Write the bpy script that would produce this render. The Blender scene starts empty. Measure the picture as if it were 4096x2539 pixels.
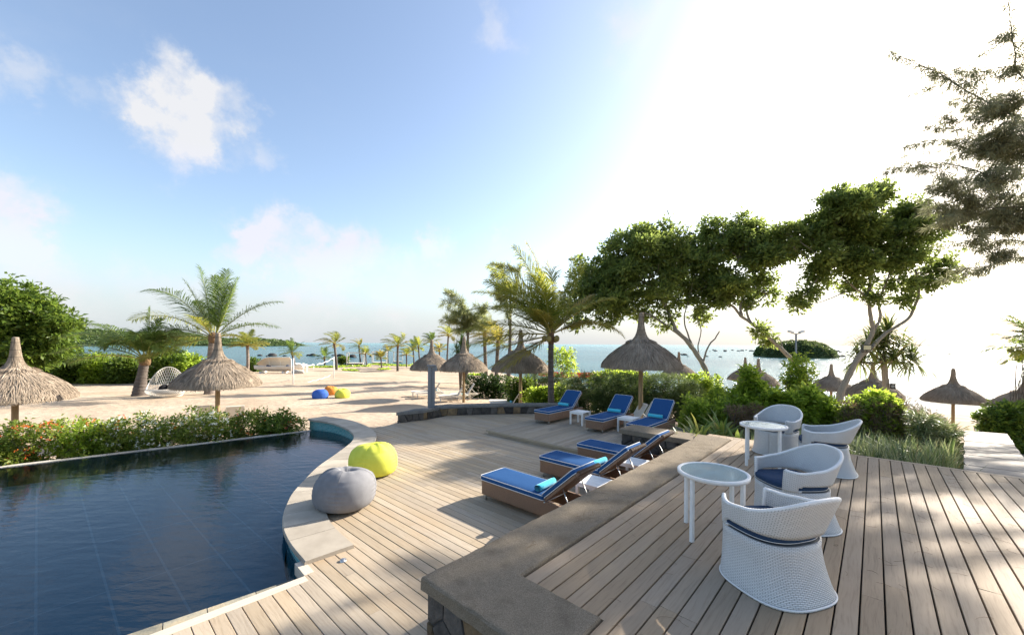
import bpy, bmesh, math, random
import numpy as np
from mathutils import Vector, Matrix
R = math.radians
sc = bpy.context.scene
C = sc.collection

# ------------------------------------------------------------------ camera
FPX = 398.0            # focal length in pixels of the 1024 px wide frame (14 mm on 36 mm)
CZ = 2.75              # eye height over the lower deck (z = 0)
ROLL = 0.39
cam_d = bpy.data.cameras.new('camera')
cam_d.sensor_width = 36.0
cam_d.lens = 36.0 * FPX / 1024.0
cam_d.clip_start = 0.05
cam_d.clip_end = 9000
cam_d.shift_y = 26.0 / 1024.0
cam = bpy.data.objects.new('camera', cam_d)
cam.matrix_world = Matrix.Translation((0, 0, CZ)) @ Matrix.Rotation(R(90), 4, 'X') @ Matrix.Rotation(R(ROLL), 4, 'Z')
C.objects.link(cam)
sc.camera = cam

# ------------------------------------------------------------------ sun, sky, exposure
SUN_AZ = 57.0          # degrees from +Y (view direction) towards +X
SUN_EL = 27.0
sun_d = bpy.data.lights.new('sun', 'SUN')
sun_d.energy = 4.2
sun_d.angle = R(0.53)
sun_d.color = (1.0, 0.93, 0.82)
sun = bpy.data.objects.new('sun', sun_d)
sdir = Vector((math.sin(R(SUN_AZ)) * math.cos(R(SUN_EL)), math.cos(R(SUN_AZ)) * math.cos(R(SUN_EL)), math.sin(R(SUN_EL))))
sun.rotation_euler = (-sdir).to_track_quat('-Z', 'Y').to_euler()
sun.location = (40, 20, 60)
C.objects.link(sun)

world = bpy.data.worlds.new('World')
sc.world = world
world.use_nodes = True
sc.view_settings.view_transform = 'Standard'
sc.view_settings.look = 'None'
sc.view_settings.gamma = 1.0
sc.view_settings.use_curve_mapping = False
sc.view_settings.exposure = 1.6
sc.cycles.use_denoising = True
sc.cycles.max_bounces = 8
sc.cycles.transparent_max_bounces = 12
sc.cycles.caustics_reflective = False
sc.cycles.caustics_refractive = False
sc.cycles.sample_clamp_indirect = 6.0
sc.cycles.use_adaptive_sampling = True
sc.cycles.adaptive_threshold = 0.015


def sdirv(sx, sy):
    """direction of a point of the sky given in the frame's pixels"""
    v = Vector(((sx - 512) / FPX, 1.0, -(sy - 343.4) / FPX))
    return v.normalized()


def build_world():
    nt = world.node_tree
    n = nt.nodes
    n.clear()
    L = nt.links.new
    out = n.new('ShaderNodeOutputWorld')
    bg = n.new('ShaderNodeBackground')
    sky = n.new('ShaderNodeTexSky')
    sky.sky_type = 'NISHITA'
    sky.sun_disc = False
    sky.sun_elevation = R(SUN_EL)
    sky.sun_rotation = R(SUN_AZ)
    sky.altitude = 0
    sky.air_density = 1.0
    sky.dust_density = 1.5
    sky.ozone_density = 1.0
    tc = n.new('ShaderNodeTexCoord')
    # distortion of the direction so that cloud outlines billow
    nd = n.new('ShaderNodeTexNoise'); nd.inputs['Scale'].default_value = 11.0; nd.inputs['Detail'].default_value = 8.0
    nd.inputs['Roughness'].default_value = 0.62
    L(tc.outputs['Generated'], nd.inputs['Vector'])
    sub = n.new('ShaderNodeVectorMath'); sub.operation = 'SUBTRACT'; sub.inputs[1].default_value = (0.5, 0.5, 0.5)
    L(nd.outputs['Color'], sub.inputs[0])
    scl = n.new('ShaderNodeVectorMath'); scl.operation = 'SCALE'; scl.inputs['Scale'].default_value = 0.2
    L(sub.outputs[0], scl.inputs[0])
    add = n.new('ShaderNodeVectorMath'); add.operation = 'ADD'
    L(tc.outputs['Generated'], add.inputs[0]); L(scl.outputs[0], add.inputs[1])
    total = None
    puffs = [  # sx, sy, radius (radians-ish), strength
        (186, 125, .092, .95), (180, 78, .058, .7), (226, 108, .062, .7), (180, 150, .075, .6), (146, 100, .05, .45), (90, 96, .045, .30), (8, 78, .055, .42),
        (265, 160, .05, .4), (0, 222, .085, .9), (8, 246, .06, .7), (20, 275, .085, .6), (60, 300, .07, .4),
        (262, 243, .075, 1.1), (245, 258, .06, .8), (305, 245, .06, .9), (347, 262, .085, 1.1), (320, 285, .09, .8),
        (430, 250, .06, 1.1), (500, 250, .065, 1.1), (400, 290, .09, .85), (160, 295, .07, .5), (205, 290, .06, .55), (385, 255, .05, .5),
        (495, 26, .06, .4), (700, 15, .16, .8), (650, 30, .10, .45), (450, 310, .1, .5), (280, 315, .12, .4)]
    for sx, sy, r, s in puffs:
        d = n.new('ShaderNodeVectorMath'); d.operation = 'DISTANCE'
        d.inputs[1].default_value = sdirv(sx, sy)
        L(add.outputs[0], d.inputs[0])
        m = n.new('ShaderNodeMapRange'); m.interpolation_type = 'SMOOTHERSTEP'
        m.inputs['From Min'].default_value = r * 1.15; m.inputs['From Max'].default_value = r * 0.12
        m.inputs['To Min'].default_value = 0.0; m.inputs['To Max'].default_value = s
        L(d.outputs['Value'], m.inputs['Value'])
        if total is None:
            total = m.outputs[0]
        else:
            a = n.new('ShaderNodeMath'); a.operation = 'ADD'
            L(total, a.inputs[0]); L(m.outputs[0], a.inputs[1]); total = a.outputs[0]
    # thin scattered cloud all over the sky, thicker towards the horizon
    sep = n.new('ShaderNodeSeparateXYZ'); L(tc.outputs['Generated'], sep.inputs[0])
    zadd = n.new('ShaderNodeMath'); zadd.operation = 'ADD'; zadd.inputs[1].default_value = 0.16
    zab = n.new('ShaderNodeMath'); zab.operation = 'ABSOLUTE'; L(sep.outputs['Z'], zab.inputs[0]); L(zab.outputs[0], zadd.inputs[0])
    dx = n.new('ShaderNodeMath'); dx.operation = 'DIVIDE'; L(sep.outputs['X'], dx.inputs[0]); L(zadd.outputs[0], dx.inputs[1])
    dy = n.new('ShaderNodeMath'); dy.operation = 'DIVIDE'; L(sep.outputs['Y'], dy.inputs[0]); L(zadd.outputs[0], dy.inputs[1])
    cmb = n.new('ShaderNodeCombineXYZ'); L(dx.outputs[0], cmb.inputs[0]); L(dy.outputs[0], cmb.inputs[1])
    n2 = n.new('ShaderNodeTexNoise'); n2.inputs['Scale'].default_value = 0.9; n2.inputs['Detail'].default_value = 9.0; n2.inputs['Roughness'].default_value = 0.6
    L(cmb.outputs[0], n2.inputs['Vector'])
    m2 = n.new('ShaderNodeMapRange'); m2.interpolation_type = 'SMOOTHSTEP'
    m2.inputs['From Min'].default_value = 0.5; m2.inputs['From Max'].default_value = 0.82
    m2.inputs['To Max'].default_value = 0.16
    L(n2.outputs['Fac'], m2.inputs['Value'])
    a = n.new('ShaderNodeMath'); a.operation = 'ADD'; L(total, a.inputs[0]); L(m2.outputs[0], a.inputs[1])
    # break the puffs up with finer noise
    n3 = n.new('ShaderNodeTexNoise'); n3.inputs['Scale'].default_value = 16.0; n3.inputs['Detail'].default_value = 9.0; n3.inputs['Roughness'].default_value = 0.6
    L(tc.outputs['Generated'], n3.inputs['Vector'])
    m3 = n.new('ShaderNodeMapRange'); m3.inputs['From Min'].default_value = 0.3; m3.inputs['From Max'].default_value = 0.62
    m3.inputs['To Min'].default_value = 0.45; m3.inputs['To Max'].default_value = 1.1
    L(n3.outputs['Fac'], m3.inputs['Value'])
    mu = n.new('ShaderNodeMath'); mu.operation = 'MULTIPLY'; L(a.outputs[0], mu.inputs[0]); L(m3.outputs[0], mu.inputs[1])
    cl = n.new('ShaderNodeClamp'); cl.inputs['Max'].default_value = 0.93; L(mu.outputs[0], cl.inputs['Value'])
    # slightly paler, hazier air than the model's: a constant share of white light
    haze = n.new('ShaderNodeMixRGB'); haze.blend_type = 'ADD'; haze.inputs[0].default_value = 1.0
    haze.inputs[2].default_value = (0.06, 0.07, 0.10, 1)
    ds = n.new('ShaderNodeHueSaturation'); ds.inputs['Saturation'].default_value = 0.97
    L(sky.outputs[0], ds.inputs['Color']); L(ds.outputs[0], haze.inputs[1])
    # milky air low over the sea, the same all round
    hz = n.new('ShaderNodeMapRange'); hz.interpolation_type = 'SMOOTHERSTEP'
    hz.inputs['From Min'].default_value = 0.24; hz.inputs['From Max'].default_value = -0.02
    hz.inputs['To Min'].default_value = 0.0; hz.inputs['To Max'].default_value = 0.85
    L(zab.outputs[0], hz.inputs['Value'])
    low = n.new('ShaderNodeMixRGB'); low.inputs[2].default_value = (2.5, 2.75, 3.0, 1)
    L(hz.outputs[0], low.inputs[0]); L(haze.outputs[0], low.inputs[1])
    mx = n.new('ShaderNodeMixRGB'); mx.blend_type = 'LIGHTEN'; mx.inputs[2].default_value = (CLOUD, CLOUD * 1.0, CLOUD * 1.02, 1)
    L(cl.outputs[0], mx.inputs[0]); L(low.outputs[0], mx.inputs[1])
    L(mx.outputs[0], bg.inputs['Color'])
    bg.inputs['Strength'].default_value = 0.09
    L(bg.outputs[0], out.inputs['Surface'])


CLOUD = 3.3
build_world()


# ------------------------------------------------------------------ place helpers
def hor(sx):
    return 343.4 + 0.0068 * (sx - 512)


def G(sx, sy, z):
    """point of the horizontal plane at height z"""
    d = FPX * (CZ - z) / (sy - hor(sx))
    return Vector(((sx - 512) / FPX * d, d, z))


def Q(sx, sy, d):
    """point at depth d"""
    return Vector(((sx - 512) / FPX * d, d, CZ - (sy - hor(sx)) / FPX * d))


A0 = Vector((-0.79, 3.514, 0.0))        # near outer corner of the retaining wall
ANG = R(-42.3)
AX = Vector((math.cos(ANG), math.sin(ANG), 0))   # "a": along the lower boards, to the right and near
AV_ = Vector((-math.sin(ANG), math.cos(ANG), 0))  # "v": along the wall, away
def AV(a, v, z=0.0):
    p = A0 + AX * a + AV_ * v
    return Vector((p.x, p.y, z))
def toAV(x, y):
    d = Vector((x, y, 0)) - A0
    return d.dot(AX), d.dot(AV_)
ZU = 0.66      # upper deck
SEA = -3.1
WATER = -0.17


# ------------------------------------------------------------------ object helpers
def tag(o, label=None, cat=None, group=None, kind=None):
    if label: o['label'] = label
    if cat: o['category'] = cat
    if group: o['group'] = group
    if kind: o['kind'] = kind
    return o


def empty(name, loc=(0, 0, 0), rz=0.0, label=None, cat=None, group=None, kind=None):
    o = bpy.data.objects.new(name, None)
    o.empty_display_size = 0.2
    C.objects.link(o)
    o.location = loc
    o.rotation_euler = (0, 0, rz)
    return tag(o, label, cat, group, kind)


def link(name, me, parent=None, mat=None):
    if mat is not None and len(me.materials) == 0:
        me.materials.append(mat)
    o = bpy.data.objects.new(name, me)
    C.objects.link(o)
    if parent is not None:
        o.parent = parent
    return o


def copy_tree(o, parent=None):
    c = o.copy()
    C.objects.link(c)
    c.parent = parent
    for ch in list(o.children):
        copy_tree(ch, c)
    return c


class MB:
    """collects geometry for one mesh"""
    def __init__(s):
        s.v = []; s.f = []; s.uv = None

    def add(s, vs, fs):
        b = len(s.v)
        s.v.extend([tuple(p) for p in vs])
        s.f.extend([tuple(i + b for i in f) for f in fs])
        return s

    def box(s, c, d, rot=None, bev=0.0):
        hx, hy, hz = d[0] / 2, d[1] / 2, d[2] / 2
        if bev <= 0:
            vs = [Vector((x, y, z)) for x in (-hx, hx) for y in (-hy, hy) for z in (-hz, hz)]
            fs = [(0, 1, 3, 2), (4, 6, 7, 5), (0, 4, 5, 1), (2, 3, 7, 6), (0, 2, 6, 4), (1, 5, 7, 3)]
        else:
            bm = bmesh.new()
            bmesh.ops.create_cube(bm, size=1.0)
            for v in bm.verts:
                v.co = Vector((v.co.x * d[0], v.co.y * d[1], v.co.z * d[2]))
            bmesh.ops.bevel(bm, geom=list(bm.edges), offset=bev, segments=2, affect='EDGES', profile=0.6)
            bm.verts.index_update()
            vs = [v.co.copy() for v in bm.verts]
            fs = [tuple(v.index for v in f.verts) for f in bm.faces]
            bm.free()
        if rot is not None:
            vs = [rot @ p for p in vs]
        c = Vector(c)
        return s.add([p + c for p in vs], fs)

    def tube(s, path, rad, n=8, cap=True, closed=False):
        P = [Vector(p) for p in path]
        m = len(P)
        rr = rad if hasattr(rad, '__len__') else [rad] * m
        T = []
        for i in range(m):
            if closed:
                t = P[(i + 1) % m] - P[i - 1]
            else:
                t = P[min(i + 1, m - 1)] - P[max(i - 1, 0)]
            T.append(t.normalized() if t.length > 1e-9 else Vector((0, 0, 1)))
        up = Vector((0, 0, 1)) if abs(T[0].z) < 0.9 else Vector((1, 0, 0))
        nrm = (up - T[0] * up.dot(T[0])).normalized()
        vs = []
        for i in range(m):
            nrm = (nrm - T[i] * nrm.dot(T[i]))
            nrm = nrm.normalized() if nrm.length > 1e-9 else Vector((1, 0, 0))
            b = T[i].cross(nrm)
            for k in range(n):
                a = 2 * math.pi * k / n
                vs.append(P[i] + (nrm * math.cos(a) + b * math.sin(a)) * rr[i])
        fs = []
        for i in range(m if closed else m - 1):
            j = (i + 1) % m
            for k in range(n):
                l = (k + 1) % n
                fs.append((i * n + k, i * n + l, j * n + l, j * n + k))
        if cap and not closed:
            fs.append(tuple(range(n - 1, -1, -1)))
            fs.append(tuple((m - 1) * n + k for k in range(n)))
        return s.add(vs, fs)

    def lathe(s, prof, n=32, c=(0, 0, 0), captop=False, capbot=False):
        vs = []; c = Vector(c)
        for r, z in prof:
            for k in range(n):
                a = 2 * math.pi * k / n
                vs.append(c + Vector((r * math.cos(a), r * math.sin(a), z)))
        fs = []
        m = len(prof)
        for i in range(m - 1):
            for k in range(n):
                l = (k + 1) % n
                fs.append((i * n + k, i * n + l, (i + 1) * n + l, (i + 1) * n + k))
        if capbot: fs.append(tuple(range(n - 1, -1, -1)))
        if captop: fs.append(tuple((m - 1) * n + k for k in range(n)))
        return s.add(vs, fs)

    def prism(s, poly, z0, z1):
        """vertical prism over a 2-D polygon given counter-clockwise"""
        m = len(poly)
        vs = [(p[0], p[1], z0) for p in poly] + [(p[0], p[1], z1) for p in poly]
        fs = [tuple(range(m - 1, -1, -1)), tuple(range(m, 2 * m))]
        fs += [(i, (i + 1) % m, m + (i + 1) % m, m + i) for i in range(m)]
        return s.add(vs, fs)

    def grid(s, rows, closed_u=False):
        """rows of equal length -> quads"""
        m = len(rows); n = len(rows[0])
        vs = [p for r in rows for p in r]
        fs = []
        for i in range(m - 1):
            for k in range(n if closed_u else n - 1):
                l = (k + 1) % n
                fs.append((i * n + k, i * n + l, (i + 1) * n + l, (i + 1) * n + k))
        return s.add(vs, fs)

    def mesh(s, name, smooth=False):
        me = bpy.data.meshes.new(name)
        me.from_pydata([tuple(p) for p in s.v], [], s.f)
        if smooth:
            me.polygons.foreach_set('use_smooth', [True] * len(me.polygons))
        me.update()
        return me

    def build(s, name, mat, parent=None, smooth=False):
        return link(name, s.mesh(name, smooth), parent, mat)


def np_mesh(name, V, F, smooth=False):
    """fast mesh of uniform polygons: V (n,3), F (m,k)"""
    me = bpy.data.meshes.new(name)
    V = np.ascontiguousarray(V, dtype=np.float32); F = np.ascontiguousarray(F, dtype=np.int32)
    m, k = F.shape
    me.vertices.add(len(V)); me.vertices.foreach_set('co', V.ravel())
    me.loops.add(m * k); me.loops.foreach_set('vertex_index', F.ravel())
    me.polygons.add(m); me.polygons.foreach_set('loop_start', np.arange(0, m * k, k, dtype=np.int32))
    me.polygons.foreach_set('loop_total', np.full(m, k, dtype=np.int32))
    if smooth:
        me.polygons.foreach_set('use_smooth', np.ones(m, dtype=bool))
    me.update(calc_edges=True)
    return me


def unit(a):
    return a / np.maximum(np.linalg.norm(a, axis=-1, keepdims=True), 1e-9)


def leaves(P, D, L, W, rng, fold=0.18, nrm=None, curl=0.0):
    """kite-shaped leaves: base points P, directions D, lengths L, widths W -> V, F"""
    n = len(P)
    D = unit(D)
    if nrm is None:
        nrm = rng.normal(size=(n, 3)); nrm[:, 2] += 1.2
    S = unit(np.cross(D, nrm))
    N = unit(np.cross(S, D))
    L = np.broadcast_to(np.asarray(L, float), (n,))[:, None]
    W = np.broadcast_to(np.asarray(W, float), (n,))[:, None]
    mid = P + D * L * 0.45
    V = np.stack([P, mid + S * W * 0.5 + N * W * fold, P + D * L - N * L * curl, mid - S * W * 0.5 + N * W * fold], 1).reshape(-1, 3)
    b = np.arange(n)[:, None] * 4
    return V, np.concatenate([b + np.array([[0, 1, 2, 3]])], 0)


def join_np(parts):
    Vs, Fs, o = [], [], 0
    for V, F in parts:
        Vs.append(V); Fs.append(F + o); o += len(V)
    return np.concatenate(Vs), np.concatenate(Fs)


# ------------------------------------------------------------------ materials
MATS = {}


def newmat(name):
    m = bpy.data.materials.new(name)
    m.use_nodes = True
    nt = m.node_tree
    for x in list(nt.nodes):
        nt.nodes.remove(x)
    out = nt.nodes.new('ShaderNodeOutputMaterial')
    MATS[name] = m
    return m, nt, out


def ramp(nt, cols):
    r = nt.nodes.new('ShaderNodeValToRGB')
    e = r.color_ramp.elements
    while len(e) < len(cols):
        e.new(0.5)
    for el, (p, c) in zip(e, cols):
        el.position = p
        el.color = (*c, 1)
    return r


def surf(name, c1, c2, scale=4.0, rough=0.7, bump=0.0, bscale=40.0, stretch=(1, 1, 1), detail=6.0, spec=0.3, metal=0.0,
         per_object=0.0, coords='Object', c3=None, dist=0.02, sheen=0.0, speck=0.0):
    """two-tone noise material with relief; per_object varies the tone from piece to piece"""
    m, nt, out = newmat(name)
    n = nt.nodes; L = nt.links.new
    tc = n.new('ShaderNodeTexCoord')
    mp = n.new('ShaderNodeMapping'); mp.inputs['Scale'].default_value = stretch
    oi = n.new('ShaderNodeObjectInfo')
    rv = n.new('ShaderNodeMath'); rv.operation = 'MULTIPLY'; rv.inputs[1].default_value = 97.0 if per_object else 0.0
    L(oi.outputs['Random'], rv.inputs[0])
    cx = n.new('ShaderNodeCombineXYZ'); L(rv.outputs[0], cx.inputs[0]); L(rv.outputs[0], cx.inputs[1])
    va = n.new('ShaderNodeVectorMath'); va.operation = 'ADD'
    L(tc.outputs[coords], va.inputs[0]); L(cx.outputs[0], va.inputs[1])
    L(va.outputs[0], mp.inputs['Vector'])
    nz = n.new('ShaderNodeTexNoise'); nz.inputs['Scale'].default_value = scale; nz.inputs['Detail'].default_value = detail
    nz.inputs['Roughness'].default_value = 0.6
    L(mp.outputs[0], nz.inputs['Vector'])
    cols = [(0.3, c1), (0.7, c2)] if c3 is None else [(0.25, c1), (0.5, c2), (0.75, c3)]
    rp = ramp(nt, cols); L(nz.outputs['Fac'], rp.inputs[0])
    col = rp.outputs[0]
    if speck:
        sn = n.new('ShaderNodeTexNoise'); sn.inputs['Scale'].default_value = 130.0; sn.inputs['Detail'].default_value = 3.0; L(mp.outputs[0], sn.inputs['Vector'])
        sm = n.new('ShaderNodeMapRange'); sm.inputs['From Min'].default_value = 0.35; sm.inputs['From Max'].default_value = 0.65
        sm.inputs['To Min'].default_value = 1 - speck; sm.inputs['To Max'].default_value = 1 + speck * 0.6; L(sn.outputs['Fac'], sm.inputs['Value'])
        sh = n.new('ShaderNodeHueSaturation'); L(sm.outputs[0], sh.inputs['Value']); L(col, sh.inputs['Color']); col = sh.outputs[0]
    if per_object:
        hs = n.new('ShaderNodeHueSaturation')
        mr = n.new('ShaderNodeMapRange'); mr.inputs['To Min'].default_value = 1 - per_object; mr.inputs['To Max'].default_value = 1 + per_object
        L(oi.outputs['Random'], mr.inputs['Value']); L(mr.outputs[0], hs.inputs['Value']); L(col, hs.inputs['Color'])
        col = hs.outputs[0]
    p = n.new('ShaderNodeBsdfPrincipled')
    p.inputs['Roughness'].default_value = rough
    p.inputs['Specular IOR Level'].default_value = spec
    p.inputs['Metallic'].default_value = metal
    if sheen: p.inputs['Sheen Weight'].default_value = sheen
    L(col, p.inputs['Base Color'])
    if bump:
        b = n.new('ShaderNodeBump'); b.inputs['Strength'].default_value = bump; b.inputs['Distance'].default_value = dist
        nb = n.new('ShaderNodeTexNoise'); nb.inputs['Scale'].default_value = bscale; nb.inputs['Detail'].default_value = 5.0
        L(mp.outputs[0], nb.inputs['Vector']); L(nb.outputs['Fac'], b.inputs['Height'])
        L(b.outputs[0], p.inputs['Normal'])
    L(p.outputs[0], out.inputs['Surface'])
    return m


def leafmat(name, cols, trans=0.35, rough=0.45, spec=0.4, tcol=1.25):
    """foliage: every leaf (mesh island) takes its own tone; light shines through"""
    m, nt, out = newmat(name)
    n = nt.nodes; L = nt.links.new
    g = n.new('ShaderNodeNewGeometry')
    k = len(cols)
    rp = ramp(nt, [(i / max(k - 1, 1), c) for i, c in enumerate(cols)])
    L(g.outputs['Random Per Island'], rp.inputs[0])
    p = n.new('ShaderNodeBsdfPrincipled'); p.inputs['Roughness'].default_value = rough
    p.inputs['Specular IOR Level'].default_value = spec
    L(rp.outputs[0], p.inputs['Base Color'])
    t = n.new('ShaderNodeBsdfTranslucent')
    hs = n.new('ShaderNodeHueSaturation'); hs.inputs['Hue'].default_value = 0.488; hs.inputs['Saturation'].default_value = 1.0; hs.inputs['Value'].default_value = tcol * 1.5
    L(rp.outputs[0], hs.inputs['Color']); L(hs.outputs[0], t.inputs['Color'])
    mx = n.new('ShaderNodeMixShader'); mx.inputs[0].default_value = trans
    L(p.outputs[0], mx.inputs[1]); L(t.outputs[0], mx.inputs[2])
    L(mx.outputs[0], out.inputs['Surface'])
    return m


def wood(name, dark, light, tint, gx=1.2, gy=26.0, rough=0.75, per_object=0.14, stain=0.25):
    """weathered boards: grain along the object's x axis, tone varied from board to board"""
    m, nt, out = newmat(name)
    n = nt.nodes; L = nt.links.new
    tc = n.new('ShaderNodeTexCoord'); oi = n.new('ShaderNodeObjectInfo')
    rv = n.new('ShaderNodeMath'); rv.operation = 'MULTIPLY'; rv.inputs[1].default_value = 53.0
    L(oi.outputs['Random'], rv.inputs[0])
    cx = n.new('ShaderNodeCombineXYZ'); L(rv.outputs[0], cx.inputs[0]); L(rv.outputs[0], cx.inputs[1]); L(rv.outputs[0], cx.inputs[2])
    va = n.new('ShaderNodeVectorMath'); va.operation = 'ADD'; L(tc.outputs['Object'], va.inputs[0]); L(cx.outputs[0], va.inputs[1])
    # warp for cathedral grain
    wz = n.new('ShaderNodeTexNoise'); wz.inputs['Scale'].default_value = 1.6; wz.inputs['Detail'].default_value = 2.0
    L(va.outputs[0], wz.inputs['Vector'])
    ws = n.new('ShaderNodeVectorMath'); ws.operation = 'SCALE'; ws.inputs['Scale'].default_value = 0.07; L(wz.outputs['Color'], ws.inputs[0])
    wa = n.new('ShaderNodeVectorMath'); wa.operation = 'ADD'; L(va.outputs[0], wa.inputs[0]); L(ws.outputs[0], wa.inputs[1])
    mp = n.new('ShaderNodeMapping'); mp.inputs['Scale'].default_value = (gx, gy, gy); L(wa.outputs[0], mp.inputs['Vector'])
    gr = n.new('ShaderNodeTexNoise'); gr.inputs['Scale'].default_value = 2.2; gr.inputs['Detail'].default_value = 7.0; gr.inputs['Roughness'].default_value = 0.65
    L(mp.outputs[0], gr.inputs['Vector'])
    rp = ramp(nt, [(0.2, dark), (0.5, light), (0.85, tuple(min(1, c * 1.12) for c in light))]); L(gr.outputs['Fac'], rp.inputs[0])
    # board-to-board tone
    hs = n.new('ShaderNodeHueSaturation')
    wn = n.new('ShaderNodeTexWhiteNoise'); wn.noise_dimensions = '1D'; L(oi.outputs['Random'], wn.inputs['W'])
    mr = n.new('ShaderNodeMapRange'); mr.inputs['To Min'].default_value = 1 - per_object; mr.inputs['To Max'].default_value = 1 + per_object
    L(wn.outputs['Value'], mr.inputs['Value']); L(mr.outputs[0], hs.inputs['Value'])
    mr2 = n.new('ShaderNodeMapRange'); mr2.inputs['To Min'].default_value = 0.88; mr2.inputs['To Max'].default_value = 1.12
    L(oi.outputs['Random'], mr2.inputs['Value']); L(mr2.outputs[0], hs.inputs['Saturation'])
    L(rp.outputs[0], hs.inputs['Color'])
    # weather stains
    st = n.new('ShaderNodeTexNoise'); st.inputs['Scale'].default_value = 1.1; st.inputs['Detail'].default_value = 6.0
    L(tc.outputs['Object'], st.inputs['Vector'])
    sm = n.new('ShaderNodeMapRange'); sm.inputs['From Min'].default_value = 0.48; sm.inputs['From Max'].default_value = 0.75; sm.inputs['To Max'].default_value = stain
    L(st.outputs['Fac'], sm.inputs['Value'])
    mx = n.new('ShaderNodeMixRGB'); mx.inputs[2].default_value = (*tint, 1); L(sm.outputs[0], mx.inputs[0]); L(hs.outputs[0], mx.inputs[1])
    p = n.new('ShaderNodeBsdfPrincipled'); p.inputs['Roughness'].default_value = rough; p.inputs['Specular IOR Level'].default_value = 0.25
    L(mx.outputs[0], p.inputs['Base Color'])
    b = n.new('ShaderNodeBump'); b.inputs['Strength'].default_value = 0.35; b.inputs['Distance'].default_value = 0.004
    L(gr.outputs['Fac'], b.inputs['Height']); L(b.outputs[0], p.inputs['Normal'])
    L(p.outputs[0], out.inputs['Surface'])
    return m


def weave(name, c_hi, c_lo, su, sv, rough=0.45, bump=0.8, spec=0.4):
    """woven strands from UV: alternating over/under rows"""
    m, nt, out = newmat(name)
    n = nt.nodes; L = nt.links.new
    uv = n.new('ShaderNodeUVMap')
    mp = n.new('ShaderNodeMapping'); mp.inputs['Scale'].default_value = (su, sv, 1); L(uv.outputs[0], mp.inputs['Vector'])
    br = n.new('ShaderNodeTexBrick'); br.inputs['Scale'].default_value = 1.0
    br.inputs['Mortar Size'].default_value = 0.07; br.inputs['Mortar Smooth'].default_value = 0.8
    br.inputs['Brick Width'].default_value = 1.0; br.inputs['Row Height'].default_value = 0.5
    br.inputs['Color1'].default_value = (*c_hi, 1); br.inputs['Color2'].default_value = (*[c * 0.93 for c in c_hi], 1); br.inputs['Mortar'].default_value = (*c_lo, 1)
    L(mp.outputs[0], br.inputs['Vector'])
    p = n.new('ShaderNodeBsdfPrincipled'); p.inputs['Roughness'].default_value = rough; p.inputs['Specular IOR Level'].default_value = spec
    nz = n.new('ShaderNodeTexNoise'); nz.inputs['Scale'].default_value = 3.0; tc = n.new('ShaderNodeTexCoord'); L(tc.outputs['Object'], nz.inputs['Vector'])
    mx = n.new('ShaderNodeMixRGB'); mx.blend_type = 'MULTIPLY'; mx.inputs[0].default_value = 0.25
    L(br.outputs['Color'], mx.inputs[1]); L(nz.outputs['Fac'], mx.inputs[2])
    L(mx.outputs[0], p.inputs['Base Color'])
    b = n.new('ShaderNodeBump'); b.invert = True; b.inputs['Strength'].default_value = bump; b.inputs['Distance'].default_value = 0.006
    L(br.outputs['Fac'], b.inputs['Height']); L(b.outputs[0], p.inputs['Normal'])
    L(p.outputs[0], out.inputs['Surface'])
    return m


# timber
wood('deck_low', (0.26, 0.195, 0.13), (0.385, 0.31, 0.222), (0.39, 0.265, 0.15), stain=0.45, per_object=0.12)
wood('deck_up', (0.21, 0.15, 0.098), (0.335, 0.255, 0.175), (0.28, 0.205, 0.135), stain=0.45, per_object=0.10)
wood('deck_plat', (0.19, 0.155, 0.115), (0.33, 0.28, 0.215), (0.28, 0.25, 0.2), per_object=0.18)
wood('boardwalk', (0.20, 0.165, 0.13), (0.30, 0.255, 0.205), (0.24, 0.2, 0.16), per_object=0.2)
wood('fascia', (0.40, 0.34, 0.27), (0.57, 0.50, 0.41), (0.48, 0.42, 0.34))
wood('grey_post', (0.12, 0.12, 0.12), (0.23, 0.23, 0.23), (0.18, 0.18, 0.18))
wood('boat_wood', (0.50, 0.44, 0.36), (0.74, 0.68, 0.6), (0.62, 0.5, 0.36), stain=0.5)
surf('pole_wood', (0.24, 0.16, 0.085), (0.42, 0.30, 0.16), 3.0, 0.75, 0.3, 30, (4, 4, 0.4))
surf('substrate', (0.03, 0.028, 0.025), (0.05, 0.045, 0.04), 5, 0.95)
# stone, concrete
surf('concrete', (0.15, 0.12, 0.085), (0.245, 0.20, 0.145), 3.2, 0.92, 0.9, 260, detail=14, spec=0.12, c3=(0.19, 0.155, 0.112), dist=0.006, speck=0.3)
surf('concrete_grey', (0.15, 0.145, 0.135), (0.25, 0.24, 0.22), 3.0, 0.92, 0.9, 240, detail=14, spec=0.12, dist=0.006, speck=0.5)
surf('mortar', (0.055, 0.053, 0.05), (0.10, 0.095, 0.09), 12, 0.95, 0.5, 60)
surf('basalt', (0.055, 0.048, 0.042), (0.125, 0.108, 0.09), 7, 0.9, 0.9, 35, per_object=0.45, dist=0.02)
surf('basalt_rust', (0.09, 0.065, 0.04), (0.22, 0.15, 0.08), 6, 0.9, 0.9, 35, per_object=0.35, dist=0.02)
surf('coping_stone', (0.33, 0.285, 0.225), (0.46, 0.40, 0.32), 2.5, 0.85, 0.35, 60, per_object=0.16, detail=9, dist=0.006)
surf('slate', (0.15, 0.155, 0.135), (0.30, 0.27, 0.20), 6, 0.85, 0.5, 30, per_object=0.25, c3=(0.38, 0.30, 0.19), dist=0.01)
surf('edge_stone', (0.36, 0.33, 0.28), (0.50, 0.46, 0.40), 5, 0.85, 0.4, 40, per_object=0.2)
surf('boulder', (0.10, 0.065, 0.045), (0.26, 0.19, 0.14), 3.5, 0.9, 0.8, 14, c3=(0.19, 0.14, 0.10), dist=0.04)
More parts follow.
